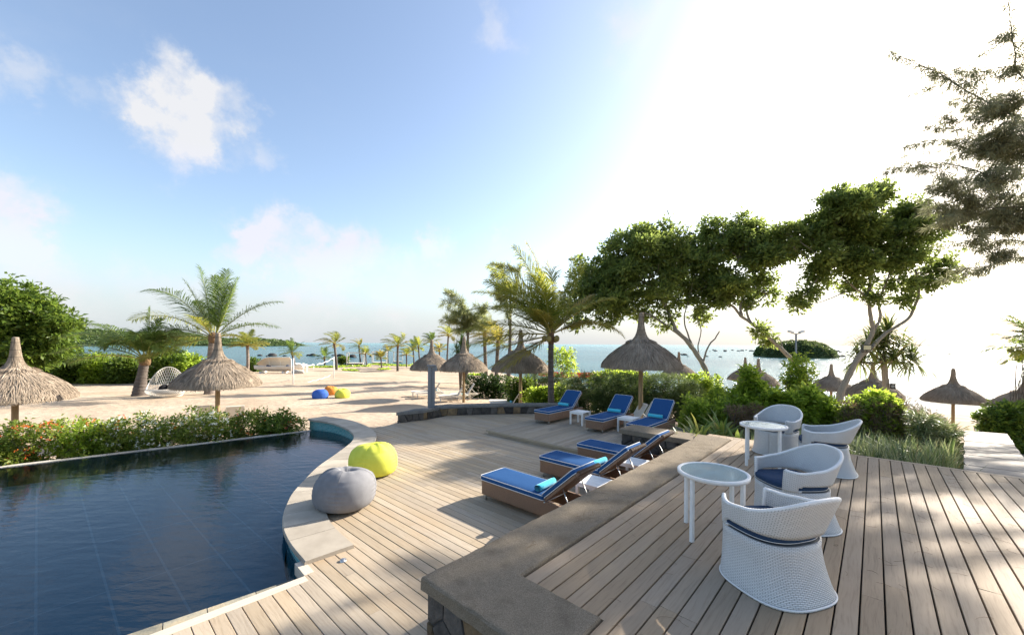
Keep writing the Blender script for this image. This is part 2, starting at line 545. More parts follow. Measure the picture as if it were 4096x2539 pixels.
surf('sea_rock', (0.02, 0.018, 0.017), (0.055, 0.05, 0.046), 2.0, 0.85, 0.8, 5, dist=0.1)
# fabrics, furniture
surf('navy', (0.020, 0.070, 0.185), (0.026, 0.085, 0.215), 60, 0.9, 0.12, 300, spec=0.08, dist=0.002)
surf('navy_dark', (0.020, 0.042, 0.085), (0.028, 0.055, 0.11), 25, 0.85, 0.15, 200, spec=0.15, dist=0.002)
surf('piping', (0.72, 0.72, 0.70), (0.8, 0.8, 0.78), 40, 0.7)
surf('towel', (0.035, 0.42, 0.56), (0.07, 0.50, 0.64), 60, 0.95, 0.8, 220, spec=0.05, sheen=0.4, dist=0.004)
surf('towel_back', (0.035, 0.42, 0.56), (0.07, 0.50, 0.64), 60, 0.95, 0.8, 220)
surf('bag_grey', (0.185, 0.183, 0.19), (0.225, 0.222, 0.23), 8, 0.85, 0.25, 120, spec=0.15, dist=0.004)
surf('bag_lime', (0.63, 0.64, 0.075), (0.69, 0.70, 0.10), 8, 0.8, 0.25, 120, spec=0.2, dist=0.004)
surf('bag_blue', (0.04, 0.11, 0.42), (0.05, 0.14, 0.48), 8, 0.8, 0.25, 120, spec=0.2)
surf('bag_orange', (0.72, 0.24, 0.04), (0.78, 0.29, 0.06), 8, 0.8, 0.25, 120, spec=0.2)
surf('white_paint', (0.70, 0.69, 0.66), (0.80, 0.79, 0.77), 14, 0.5, 0.05, 60, spec=0.4)
surf('white_frame', (0.70, 0.66, 0.58), (0.80, 0.76, 0.69), 10, 0.55)
surf('sling', (0.62, 0.56, 0.47), (0.70, 0.64, 0.55), 40, 0.8, 0.2, 200)
surf('canvas', (0.62, 0.50, 0.36), (0.70, 0.57, 0.42), 5, 0.85, 0.2, 20)
surf('black_fabric', (0.012, 0.012, 0.014), (0.025, 0.025, 0.03), 20, 0.9)
surf('steel', (0.45, 0.44, 0.42), (0.6, 0.59, 0.57), 20, 0.35, metal=0.9)
surf('grey_metal', (0.22, 0.23, 0.235), (0.3, 0.31, 0.31), 10, 0.5, metal=0.2)
surf('black_plastic', (0.015, 0.015, 0.017), (0.03, 0.03, 0.03), 20, 0.5)
surf('lamp_lens', (0.5, 0.45, 0.25), (0.6, 0.55, 0.35), 6, 0.15, spec=0.6)
surf('net', (0.75, 0.75, 0.72), (0.82, 0.82, 0.8), 10, 0.8)
surf('red_paint', (0.5, 0.06, 0.04), (0.6, 0.08, 0.05), 6, 0.5)
weave('wicker_white', (0.86, 0.86, 0.84), (0.34, 0.34, 0.33), 30.0, 44.0, bump=1.0)
weave('wicker_brown', (0.33, 0.20, 0.128), (0.11, 0.065, 0.04), 52.0, 55.0, rough=0.55, bump=0.7, spec=0.3)
# thatch and bark
def thatchmat(name, cols):
    m, nt, out = newmat(name)
    n = nt.nodes; L = nt.links.new
    g = n.new('ShaderNodeNewGeometry'); tc = n.new('ShaderNodeTexCoord')
    rp = ramp(nt, [(i / (len(cols) - 1), c) for i, c in enumerate(cols)]); L(g.outputs['Random Per Island'], rp.inputs[0])
    nz = n.new('ShaderNodeTexNoise'); nz.inputs['Scale'].default_value = 2.0; nz.inputs['Detail'].default_value = 4; L(tc.outputs['Object'], nz.inputs['Vector'])
    mr = n.new('ShaderNodeMapRange'); mr.inputs['From Min'].default_value = 0.3; mr.inputs['From Max'].default_value = 0.7; mr.inputs['To Min'].default_value = 0.75; mr.inputs['To Max'].default_value = 1.15
    L(nz.outputs['Fac'], mr.inputs['Value'])
    hs = n.new('ShaderNodeHueSaturation'); L(rp.outputs[0], hs.inputs['Color']); L(mr.outputs[0], hs.inputs['Value'])
    p = n.new('ShaderNodeBsdfPrincipled'); p.inputs['Roughness'].default_value = 0.85; p.inputs['Specular IOR Level'].default_value = 0.2
    L(hs.outputs[0], p.inputs['Base Color']); L(p.outputs[0], out.inputs['Surface'])
thatchmat('thatch', [(0.19, 0.14, 0.095), (0.32, 0.25, 0.18), (0.42, 0.335, 0.25), (0.26, 0.205, 0.15), (0.48, 0.385, 0.285)])
surf('thatch_base', (0.16, 0.12, 0.09), (0.30, 0.24, 0.18), 12, 0.9, 0.9, 60, (6, 6, 1), dist=0.02)
surf('thatch_cap', (0.28, 0.21, 0.16), (0.46, 0.37, 0.29), 8, 0.9, 0.9, 40, (6, 6, 0.6), dist=0.02)
surf('cord', (0.02, 0.018, 0.016), (0.04, 0.035, 0.03), 20, 0.9)
surf('bark', (0.13, 0.11, 0.085), (0.30, 0.265, 0.215), 3.0, 0.9, 0.8, 12, (3, 3, 0.8), c3=(0.22, 0.19, 0.15), dist=0.03)
surf('bark_dark', (0.06, 0.05, 0.04), (0.14, 0.12, 0.10), 3.0, 0.9, 0.8, 12, (3, 3, 0.8), dist=0.03)
surf('palm_bark', (0.07, 0.055, 0.045), (0.17, 0.14, 0.12), 2.0, 0.92, 0.9, 9, (1, 1, 6), dist=0.03)
surf('palm_bark_pale', (0.14, 0.11, 0.09), (0.31, 0.25, 0.21), 2.0, 0.92, 0.9, 9, (1, 1, 6), dist=0.03)
surf('palm_fibre', (0.10, 0.06, 0.035), (0.26, 0.16, 0.08), 6.0, 0.95, 0.9, 20, (3, 3, 1), dist=0.03)
surf('coconut', (0.22, 0.17, 0.05), (0.34, 0.27, 0.09), 5, 0.5)
# foliage
leafmat('palm_green', [(0.055, 0.10, 0.018), (0.085, 0.14, 0.026), (0.13, 0.185, 0.035), (0.075, 0.125, 0.022)], 0.45)
leafmat('palm_yellow', [(0.16, 0.17, 0.025), (0.26, 0.24, 0.04), (0.32, 0.26, 0.05), (0.13, 0.16, 0.025)], 0.45)
leafmat('palm_mix', [(0.10, 0.14, 0.02), (0.16, 0.19, 0.03), (0.25, 0.245, 0.04), (0.13, 0.165, 0.025)], 0.48, tcol=1.4)
leafmat('palm_dry', [(0.22, 0.15, 0.06), (0.30, 0.22, 0.10)], 0.3)
surf('rachis', (0.20, 0.21, 0.05), (0.32, 0.30, 0.09), 5, 0.6)
surf('rachis_yellow', (0.40, 0.32, 0.08), (0.5, 0.4, 0.12), 5, 0.6)
leafmat('tree_leaf', [(0.085, 0.12, 0.03), (0.12, 0.165, 0.04), (0.165, 0.215, 0.05), (0.09, 0.125, 0.032), (0.21, 0.26, 0.06)], 0.52, tcol=1.5)
leafmat('tree_leaf_lit', [(0.05, 0.10, 0.012), (0.08, 0.15, 0.018), (0.06, 0.12, 0.014), (0.11, 0.18, 0.025)], 0.4)
leafmat('bush_bright', [(0.12, 0.18, 0.022), (0.18, 0.26, 0.03), (0.23, 0.31, 0.04), (0.11, 0.165, 0.02), (0.28, 0.35, 0.05)], 0.58, 0.35, 0.5, tcol=1.7)
leafmat('bush_mid', [(0.06, 0.11, 0.015), (0.10, 0.16, 0.022), (0.14, 0.20, 0.03), (0.05, 0.095, 0.013)], 0.42)
leafmat('bush_dark', [(0.022, 0.05, 0.010), (0.04, 0.08, 0.014), (0.03, 0.065, 0.012)], 0.3)
leafmat('rosemary', [(0.07, 0.11, 0.03), (0.11, 0.16, 0.045), (0.15, 0.20, 0.065), (0.055, 0.09, 0.025)], 0.35)
leafmat('lantana', [(0.09, 0.14, 0.02), (0.14, 0.20, 0.028), (0.20, 0.255, 0.04), (0.075, 0.12, 0.018), (0.26, 0.30, 0.055)], 0.45)
leafmat('needle', [(0.13, 0.145, 0.08), (0.18, 0.19, 0.105), (0.22, 0.225, 0.13), (0.14, 0.135, 0.085)], 0.45)
leafmat('needle_far', [(0.13, 0.16, 0.06), (0.18, 0.20, 0.08), (0.22, 0.235, 0.10)], 0.5, tcol=1.4)
leafmat('strap', [(0.08, 0.14, 0.025), (0.13, 0.20, 0.035), (0.19, 0.25, 0.05), (0.28, 0.28, 0.07), (0.09, 0.15, 0.03)], 0.35, 0.4)
leafmat('lily', [(0.12, 0.17, 0.05), (0.32, 0.34, 0.18), (0.05, 0.085, 0.02), (0.10, 0.15, 0.04), (0.20, 0.25, 0.10), (0.30, 0.32, 0.17), (0.06, 0.10, 0.025), (0.20, 0.17, 0.08)], 0.3, 0.4)
leafmat('dry_twig', [(0.13, 0.09, 0.05), (0.22, 0.15, 0.08), (0.10, 0.075, 0.045)], 0.2)
leafmat('pandanus', [(0.055, 0.085, 0.02), (0.09, 0.13, 0.03), (0.13, 0.17, 0.04), (0.20, 0.18, 0.07)], 0.4, 0.35)
leafmat('yucca', [(0.03, 0.06, 0.015), (0.05, 0.09, 0.02), (0.07, 0.12, 0.025)], 0.3)
leafmat('grass', [(0.07, 0.12, 0.018), (0.11, 0.17, 0.025), (0.15, 0.21, 0.035)], 0.35)
leafmat('island_leaf', [(0.06, 0.09, 0.03), (0.09, 0.125, 0.04), (0.12, 0.155, 0.05)], 0.25)
leafmat('hill_leaf', [(0.06, 0.10, 0.03), (0.09, 0.14, 0.04), (0.12, 0.17, 0.05), (0.07, 0.11, 0.035)], 0.2)
leafmat('petal_white', [(0.75, 0.75, 0.66), (0.8, 0.8, 0.74)], 0.25)
leafmat('petal_orange', [(0.65, 0.12, 0.02), (0.75, 0.22, 0.03), (0.6, 0.06, 0.02)], 0.25)
leafmat('petal_red', [(0.42, 0.03, 0.02), (0.55, 0.06, 0.02)], 0.25)
leafmat('petal_pink', [(0.55, 0.02, 0.16), (0.65, 0.05, 0.22)], 0.25)
M = MATS


# ================================================================== ground, sea
def sst(t):
    t = np.clip(t, 0, 1)
    return t * t * (3 - 2 * t)


COAST = np.array([(-600, 60), (-250, 88), (-120, 92), (-62, 94), (-45, 99), (-33, 122), (-20, 126), (-9, 100), (2, 66), (12, 50), (25, 43), (36, 35.5), (60, 26), (140, -5), (400, -80)], float)
POOL_F0 = np.array((-11.66, 9.07)); POOL_F1 = np.array((-6.57, 13.07))
pd = (POOL_F1 - POOL_F0) / np.linalg.norm(POOL_F1 - POOL_F0)
pn = np.array((pd[1], -pd[0]))       # towards the deck


def coast_dist(x, y):
    """signed distance to the shore, positive on land"""
    best = np.full(x.shape, 1e9); sgn = np.ones(x.shape)
    for (ax, ay), (bx, by) in zip(COAST[:-1], COAST[1:]):
        dx, dy = bx - ax, by - ay
        t = np.clip(((x - ax) * dx + (y - ay) * dy) / (dx * dx + dy * dy), 0, 1)
        qx, qy = x - ax - t * dx, y - ay - t * dy
        d = np.hypot(qx, qy)
        c = dx * (y - ay) - dy * (x - ax)
        m = d < best
        best = np.where(m, d, best); sgn = np.where(m, np.where(c < 0, 1, -1), sgn)
    return best * sgn


def ground_np(x, y):
    x = np.asarray(x, float); y = np.asarray(y, float)
    s = -x + (y - 16) * 0.55
    z = -0.9 * sst((s + 2) / 10)
    z = z - 0.027 * np.maximum(y - 25, 0)
    a = (x - A0.x) * AX.x + (y - A0.y) * AX.y
    v = (x - A0.x) * AV_.x + (y - A0.y) * AV_.y
    # planting bed and ground right of the wall
    e = a + 1.5 + 0.3 * np.maximum(v - 10, 0)
    bed = sst(e / 1.2)
    z = z * (1 - bed) + (0.22 + 0.2 * sst((a - 0.5) / 2.0)) * bed
    # under the lower deck
    dk = sst((v + 6) / 0.5) * sst((7.2 - v) / 0.6) * sst((0.5 - a) / 0.5) * sst((x + 5.5) / 1.0)
    z = z - 0.35 * dk
    # right-hand slope down to the beach
    w = 0.67 * x + 0.742 * y
    zr = 0.45 - 2.85 * sst((w - 18) / 16.5)
    z = np.minimum(z, zr + 0.0)
    # pool pit
    dpool = (x - POOL_F0[0]) * pn[0] + (y - POOL_F0[1]) * pn[1]
    pit = sst((dpool + 0.05) / 0.5) * sst((-1.2 - x) / 1.0) * sst((0.7 - (a + 0.02 * v) - 2.6) / 0.8 + 1.0 * (v < 2))
    z = np.where(pit > 0, np.minimum(z, z * (1 - pit) + -2.4 * pit), z)
    # shore
    c = coast_dist(x, y)
    zs = SEA + np.where(c > 0, 0.075 * c + 0.0, 0.12 * c)
    z = np.minimum(z, zs)
    z = np.maximum(z, SEA - 6)
    # soft unevenness of the sand
    z = z + 0.018 * np.sin(x * 1.7 + 0.6 * np.sin(y * 1.3)) * np.sin(y * 1.9 + 0.8 * np.sin(x * 0.9))
    z = z + 0.05 * np.sin(x * 0.31 + 1.1) * np.sin(y * 0.27 + 0.4)
    return z


def gz(x, y):
    return float(ground_np(np.array([x]), np.array([y]))[0])


def on_ground(sx, d):
    x = (sx - 512) / FPX * d
    return Vector((x, d, gz(x, d)))


def axis(parts):
    out = []
    for a, b, st in parts:
        out.append(np.arange(a, b, st))
    return np.concatenate(out + [[parts[-1][1]]])


xs = axis([(-600, -120, 16), (-120, -40, 3), (-40, -16, 0.8), (-16, 16, 0.32), (16, 45, 0.8), (45, 120, 4), (120, 400, 20)])
ys = axis([(-60, -8, 4), (-8, 24, 0.32), (24, 50, 0.7), (50, 140, 2.0), (140, 220, 8)])
X, Y = np.meshgrid(xs, ys)
Z = ground_np(X, Y)
V = np.stack([X, Y, Z], -1).reshape(-1, 3)
nx = len(xs); i = np.arange(len(ys) - 1)[:, None] * nx + np.arange(nx - 1)[None, :]
F = np.stack([i, i + 1, i + 1 + nx, i + nx], -1).reshape(-1, 4)

# sand: fine grain, footprints, wind-blown litter
m, nt, out = newmat('sand')
n = nt.nodes; L = nt.links.new
tc = n.new('ShaderNodeTexCoord')
n1 = n.new('ShaderNodeTexNoise'); n1.inputs['Scale'].default_value = 0.35; n1.inputs['Detail'].default_value = 8; L(tc.outputs['Object'], n1.inputs['Vector'])
r1 = ramp(nt, [(0.3, (0.39, 0.295, 0.205)), (0.55, (0.475, 0.375, 0.275)), (0.75, (0.53, 0.43, 0.325))]); L(n1.outputs['Fac'], r1.inputs[0])
n2 = n.new('ShaderNodeTexNoise'); n2.inputs['Scale'].default_value = 5.0; n2.inputs['Detail'].default_value = 7; n2.inputs['Roughness'].default_value = 0.7; L(tc.outputs['Object'], n2.inputs['Vector'])
m2 = n.new('ShaderNodeMapRange'); m2.inputs['From Min'].default_value = 0.25; m2.inputs['From Max'].default_value = 0.5; m2.inputs['To Min'].default_value = 0.72; m2.inputs['To Max'].default_value = 1.0; L(n2.outputs['Fac'], m2.inputs['Value'])
mx = n.new('ShaderNodeMixRGB'); mx.blend_type = 'MULTIPLY'; mx.inputs[0].default_value = 0.6; L(r1.outputs[0], mx.inputs[1]); L(m2.outputs[0], mx.inputs[2])
p = n.new('ShaderNodeBsdfPrincipled'); p.inputs['Roughness'].default_value = 0.95; p.inputs['Specular IOR Level'].default_value = 0.1; L(mx.outputs[0], p.inputs['Base Color'])
vo = n.new('ShaderNodeTexVoronoi'); vo.inputs['Scale'].default_value = 2.6; L(tc.outputs['Object'], vo.inputs['Vector'])
ad = n.new('ShaderNodeMath'); ad.operation = 'ADD'; L(n2.outputs['Fac'], ad.inputs[0]); L(vo.outputs['Distance'], ad.inputs[1])
b = n.new('ShaderNodeBump'); b.inputs['Strength'].default_value = 0.55; b.inputs['Distance'].default_value = 0.06; L(ad.outputs[0], b.inputs['Height']); L(b.outputs[0], p.inputs['Normal'])
L(p.outputs[0], out.inputs['Surface'])
ground = link('sand_ground', np_mesh('sand_ground', V, F, True), None, M['sand'])
tag(ground, kind='structure')

# sea
m, nt, out = newmat('sea')
n = nt.nodes; L = nt.links.new
tc = n.new('ShaderNodeTexCoord')
mp = n.new('ShaderNodeMapping'); mp.inputs['Rotation'].default_value = (0, 0, R(25)); mp.inputs['Scale'].default_value = (0.55, 1.25, 1); L(tc.outputs['Object'], mp.inputs['Vector'])
w1 = n.new('ShaderNodeTexNoise'); w1.inputs['Scale'].default_value = 0.55; w1.inputs['Detail'].default_value = 9; w1.inputs['Roughness'].default_value = 0.62; L(mp.outputs[0], w1.inputs['Vector'])
w2 = n.new('ShaderNodeTexNoise'); w2.inputs['Scale'].default_value = 0.012; w2.inputs['Detail'].default_value = 4; L(tc.outputs['Object'], w2.inputs['Vector'])
cr = ramp(nt, [(0.35, (0.03, 0.10, 0.12)), (0.65, (0.06, 0.17, 0.185))]); L(w2.outputs['Fac'], cr.inputs[0])
# lighter shallows out towards the reef
vl = n.new('ShaderNodeVectorMath'); vl.operation = 'LENGTH'; L(tc.outputs['Object'], vl.inputs[0])
mr = n.new('ShaderNodeMapRange'); mr.inputs['From Min'].default_value = 250; mr.inputs['From Max'].default_value = 1500; mr.inputs['To Max'].default_value = 0.6; L(vl.outputs['Value'], mr.inputs['Value'])
cm = n.new('ShaderNodeMixRGB'); cm.inputs[2].default_value = (0.10, 0.30, 0.30, 1); L(mr.outputs[0], cm.inputs[0]); L(cr.outputs[0], cm.inputs[1])
p = n.new('ShaderNodeBsdfPrincipled'); p.inputs['Roughness'].default_value = 0.18; p.inputs['IOR'].default_value = 1.33; p.inputs['Specular IOR Level'].default_value = 0.2; L(cm.outputs[0], p.inputs['Base Color'])
b = n.new('ShaderNodeBump'); b.inputs['Strength'].default_value = 1.0; b.inputs['Distance'].default_value = 0.9; L(w1.outputs['Fac'], b.inputs['Height']); L(b.outputs[0], p.inputs['Normal'])
L(p.outputs[0], out.inputs['Surface'])
mb = MB(); S_ = 6000
mb.add([(-S_, -S_, SEA), (S_, -S_, SEA), (S_, S_, SEA), (-S_, S_, SEA)], [(0, 1, 2, 3)])
tag(mb.build('sea', M['sea']), kind='structure')

# ================================================================== swimming pool
COP_S = [(309.3, 418.3, .17), (314.5, 419.5, .17), (325.3, 420.9, .16), (336, 423.1, .15), (346.8, 427.4, .13), (353.2, 431.7, .11), (355.4, 436.5, .10), (352, 442.5, .08),
         (338, 453.2, .06), (319.7, 466.3, .05), (305.9, 480.1, .05), (295.1, 492.4, .05), (289, 504.7, .05), (285.9, 517, .05), (286.7, 527.8, .05), (290.5, 537, .05),
         (296.6, 546.2, .05), (305.9, 557, .05), (308.8, 560.5, .05)]
cop = [G(*p) for p in COP_S]


def resample(P, step):
    P = [Vector(p) for p in P]
    # Catmull-Rom, then even steps
    Q_ = [P[0] * 2 - P[1]] + P + [P[-1] * 2 - P[-2]]
    fine = []
    for i in range(1, len(Q_) - 2):
        for k in range(8):
            t = k / 8
            p0, p1, p2, p3 = Q_[i - 1:i + 3]
            fine.append(0.5 * ((2 * p1) + (-p0 + p2) * t + (2 * p0 - 5 * p1 + 4 * p2 - p3) * t * t + (-p0 + 3 * p1 - 3 * p2 + p3) * t ** 3))
    fine.append(P[-1])
    ln = [0]
    for a_, b_ in zip(fine, fine[1:]):
        ln.append(ln[-1] + (b_ - a_).length)
    nseg = max(2, round(ln[-1] / step))
    out_ = []
    for k in range(nseg + 1):
        t = ln[-1] * k / nseg
        j = min(max(np.searchsorted(ln, t) - 1, 0), len(fine) - 2)
        u = (t - ln[j]) / max(ln[j + 1] - ln[j], 1e-9)
        out_.append(fine[j].lerp(fine[j + 1], u))
    return out_


CW = 0.58
copc = resample(cop, 0.10)


def offs(P, w):
    out_ = []
    for i in range(len(P)):
        t = (P[min(i + 1, len(P) - 1)] - P[max(i - 1, 0)]); t.z = 0; t.normalize()
        nrm = Vector((-t.y, t.x, 0))
        out_.append(P[i] + nrm * w)
    return out_


side = 1.0
test = offs(copc, 0.5)
if (test[len(test) // 2] - Vector((0, 8, 0))).length > (copc[len(copc) // 2] - Vector((0, 8, 0))).length:
    side = -1.0
cop_out = offs(copc, CW * side)

pool = empty('swimming_pool', (-6.5, 7.5, -1.6), kind='structure')
def wchild(name, mb_, mat, parent, smooth=False):
    o = mb_.build(name, mat, parent, smooth)
    o.location = -parent.location
    return o

FL = POOL_F0 - pd * 11.0
NL1 = np.array((-2.62, 4.80)); nd_ = np.array((-0.763, -0.646)); NL0 = NL1 + nd_ * 10.5
poolpoly = [tuple(FL), (POOL_F1[0], POOL_F1[1])] + [(p.x, p.y) for p in copc[2:]] + [tuple(NL1), tuple(NL0)]

# basin
m, nt, out = newmat('pool_tile')
n = nt.nodes; L = nt.links.new
tc = n.new('ShaderNodeTexCoord')
mp = n.new('ShaderNodeMapping'); mp.inputs['Rotation'].default_value = (0, 0, R(-50)); L(tc.outputs['Object'], mp.inputs['Vector'])
br = n.new('ShaderNodeTexBrick'); br.offset = 0.0; br.inputs['Scale'].default_value = 1.0; br.inputs['Brick Width'].default_value = 0.62; br.inputs['Row Height'].default_value = 1.9
br.inputs['Mortar Size'].default_value = 0.016; br.inputs['Mortar Smooth'].default_value = 0.3
br.inputs['Color1'].default_value = (0.036, 0.155, 0.215, 1); br.inputs['Color2'].default_value = (0.04, 0.165, 0.225, 1); br.inputs['Mortar'].default_value = (0.10, 0.24, 0.31, 1)
L(mp.outputs[0], br.inputs['Vector'])
p = n.new('ShaderNodeBsdfPrincipled'); p.inputs['Roughness'].default_value = 0.6; L(br.outputs['Color'], p.inputs['Base Color']); L(p.outputs[0], out.inputs['Surface'])
m, nt, out = newmat('mosaic')
n = nt.nodes; L = nt.links.new
uv = n.new('ShaderNodeUVMap')
br = n.new('ShaderNodeTexBrick'); br.offset = 0.0; br.inputs['Scale'].default_value = 1.0; br.inputs['Brick Width'].default_value = 0.055; br.inputs['Row Height'].default_value = 0.042
br.inputs['Mortar Size'].default_value = 0.004; br.inputs['Bias'].default_value = -0.1
br.inputs['Color1'].default_value = (0.045, 0.25, 0.27, 1); br.inputs['Color2'].default_value = (0.08, 0.36, 0.37, 1); br.inputs['Mortar'].default_value = (0.42, 0.52, 0.50, 1)
L(uv.outputs[0], br.inputs['Vector'])
p = n.new('ShaderNodeBsdfPrincipled'); p.inputs['Roughness'].default_value = 0.22; L(br.outputs['Color'], p.inputs['Base Color']); L(p.outputs[0], out.inputs['Surface'])

mb = MB(); mb.add([(x, y, -0.62) for x, y in poolpoly], [tuple(range(len(poolpoly)))[::-1]])
flo = mb.build('floor', M['pool_tile'], pool); flo.location = -pool.location
# straight walls of the basin
mb = MB()
for (p0, p1, top) in ((FL, POOL_F1, WATER - 0.012), (NL0, NL1, -0.135)):
    mb.add([(p0[0], p0[1], -0.62), (p1[0], p1[1], -0.62), (p1[0], p1[1], top), (p0[0], p0[1], top)], [(0, 1, 2, 3)])
wchild('basin_wall', mb, M['pool_tile'], pool)
nn = np.array((nd_[1], -nd_[0])); nn = nn if np.dot(nn, np.array((-6, 8)) - NL1) > 0 else -nn
# mosaic band under the coping
def uvgrid(name, rows, us, vs_, mat, parent, smooth=True):
    mb_ = MB(); mb_.grid(rows)
    me = mb_.mesh(name, smooth)
    lay = me.uv_layers.new(name='UVMap')
    nn_ = len(rows[0])
    for lp in me.loops:
        i_ = lp.vertex_index
        lay.data[lp.index].uv = (us[i_ % nn_], vs_[i_ // nn_])
    return link(name, me, parent, mat)
al = [0.0]
for a_, b_ in zip(copc, copc[1:]):
    al.append(al[-1] + (b_ - a_).length)
inner = offs(copc, 0.03 * side)
zr_ = [-0.62, WATER - 0.15, WATER + 0.02, 0.0, 0.10]
rows = []
for k, zz in enumerate(zr_):
    rows.append([Vector((p_.x, p_.y, min(zz, c_.z - 0.062) if k > 2 else zz)) for p_, c_ in zip(inner, copc)])
o = uvgrid('mosaic_wall', rows, al, zr_, M['mosaic'], pool); o.location = -pool.location
# outer skin of the coping wall beyond the deck
rows = [[Vector((p_.x, p_.y, zz if zz < 0 else c_.z - 0.062)) for p_, c_ in zip(offs(copc, (CW - 0.04) * side), copc)] for zz in (-1.6, 0.1)]
mb = MB(); mb.grid(rows)
mb.add([inner[0] + Vector((0, 0, -1.7 - 0.0)), inner[0] - Vector((0, 0, 0.062)), offs(copc, (CW - 0.04) * side)[0] - Vector((0, 0, 0.062)), offs(copc, (CW - 0.04) * side)[0] + Vector((0, 0, -1.7))], [(0, 1, 2, 3)])
wchild('coping_wall', mb, M['mortar'], pool)
# infinity edge
mb = MB(); e0, e1 = FL, POOL_F1
for k in range(26):
    pass
edge = empty('pool_edge', (POOL_F0[0], POOL_F0[1], WATER - 0.2), kind='structure')
Ltot = np.linalg.norm(e1 - e0); ns = 22
for k in range(ns):
    a_ = e0 + pd * (Ltot * k / ns + 0.004); b_ = e0 + pd * (Ltot * (k + 1) / ns - 0.004)
    mb = MB(); o1 = -pn * 0.17
    mb.prism([(a_[0], a_[1]), (b_[0], b_[1]), (b_[0] + o1[0], b_[1] + o1[1]), (a_[0] + o1[0], a_[1] + o1[1])], -1.5, WATER + 0.012 + 0.003 * (k % 3))
    wchild('edge_slab', mb, M['edge_stone'], edge)

# water: Fresnel reflection over a tinted, rippled surface
def watermat(name, tint, scale, bump):
    m, nt, out = newmat(name)
    n = nt.nodes; L = nt.links.new
    tc = n.new('ShaderNodeTexCoord')
    mp = n.new('ShaderNodeMapping'); mp.inputs['Rotation'].default_value = (0, 0, R(-20)); mp.inputs['Scale'].default_value = (0.7, 1.6, 1); L(tc.outputs['Object'], mp.inputs['Vector'])
    w = n.new('ShaderNodeTexNoise'); w.inputs['Scale'].default_value = scale; w.inputs['Detail'].default_value = 5; w.inputs['Roughness'].default_value = 0.5; L(mp.outputs[0], w.inputs['Vector'])
    b = n.new('ShaderNodeBump'); b.inputs['Strength'].default_value = bump; b.inputs['Distance'].default_value = 0.03; L(w.outputs['Fac'], b.inputs['Height'])
    fr = n.new('ShaderNodeFresnel'); fr.inputs['IOR'].default_value = 1.34; L(b.outputs[0], fr.inputs['Normal'])
    gl = n.new('ShaderNodeBsdfGlossy'); gl.inputs['Roughness'].default_value = 0.03; L(b.outputs[0], gl.inputs['Normal'])
    tr = n.new('ShaderNodeBsdfRefraction'); tr.inputs['IOR'].default_value = 1.33; tr.inputs['Roughness'].default_value = 0.0; tr.inputs['Color'].default_value = (*tint, 1); L(b.outputs[0], tr.inputs['Normal'])
    tp = n.new('ShaderNodeBsdfTransparent'); tp.inputs['Color'].default_value = (*tint, 1)
    mt = n.new('ShaderNodeMixShader'); mt.inputs[0].default_value = 0.5; L(tr.outputs[0], mt.inputs[1]); L(tp.outputs[0], mt.inputs[2])
    mx = n.new('ShaderNodeMixShader'); L(fr.outputs[0], mx.inputs[0]); L(tp.outputs[0], mx.inputs[1]); L(gl.outputs[0], mx.inputs[2])
    L(mx.outputs[0], out.inputs['Surface'])
watermat('pool_water', (0.66, 0.84, 0.90), 4.2, 0.26)
mb = MB(); mb.add([(x, y, WATER) for x, y in poolpoly], [tuple(range(len(poolpoly)))[::-1]])
wat = mb.build('pool_water', M['pool_water'], None); tag(wat, kind='structure')
if wat.data.polygons[0].normal.z < 0:
    wat.data.flip_normals()

# coping slabs
coping = empty('pool_coping', (copc[10].x, copc[10].y, 0), kind='structure')
k = 0; per = 5
while k < len(copc) - 1:
    e = min(k + per, len(copc) - 1)
    if len(copc) - 1 - e < 3: e = len(copc) - 1
    In = offs(copc, -0.03 * side)
    idx = list(range(k, e + 1))
    def pt(P, i_, sh):
        q = P[i_].copy()
        t = (copc[min(i_ + 1, len(copc) - 1)] - copc[max(i_ - 1, 0)]).normalized()
        return q + t * sh
    ring = []
    for i_ in idx:
        sh = 0.004 if i_ == k else (-0.004 if i_ == e else 0)
        ring.append((pt(In, i_, sh), pt(cop_out, i_, sh)))
    rows = []
    for dz_, ins in ((-0.06, 0.0), (-0.012, 0.0), (0.0, 0.012)):
        rows.append([[a_ + (b_ - a_).normalized() * ins + Vector((0, 0, dz_)), b_ - (b_ - a_).normalized() * ins * 0.3 + Vector((0, 0, dz_))] for a_, b_ in ring])
    mb = MB(); N = len(ring)
    vs = []; 
    for r_ in rows:
        vs += [x[0] for x in r_] + [x[1] for x in r_]
    def I(l, s_, i_): return l * 2 * N + s_ * N + i_
    fs = []
    for i_ in range(N - 1):
        fs.append((I(2, 0, i_), I(2, 0, i_ + 1), I(2, 1, i_ + 1), I(2, 1, i_)))
        for l in (0, 1):
            fs.append((I(l, 0, i_), I(l, 0, i_ + 1), I(l + 1, 0, i_ + 1), I(l + 1, 0, i_)))
            fs.append((I(l, 1, i_ + 1), I(l, 1, i_), I(l + 1, 1, i_), I(l + 1, 1, i_ + 1)))
        fs.append((I(0, 0, i_), I(0, 1, i_), I(0, 1, i_ + 1), I(0, 0, i_ + 1)))
    for i_ in (0, N - 1):
        for l in (0, 1):
            fs.append((I(l, 0, i_), I(l + 1, 0, i_), I(l + 1, 1, i_), I(l, 1, i_)))
    mb.add(vs, fs)
    o = wchild('slab', mb, M['coping_stone'], coping)
    bm = bmesh.new(); bm.from_mesh(o.data); bmesh.ops.recalc_face_normals(bm, faces=bm.faces); bm.to_mesh(o.data); bm.free()
    k = e

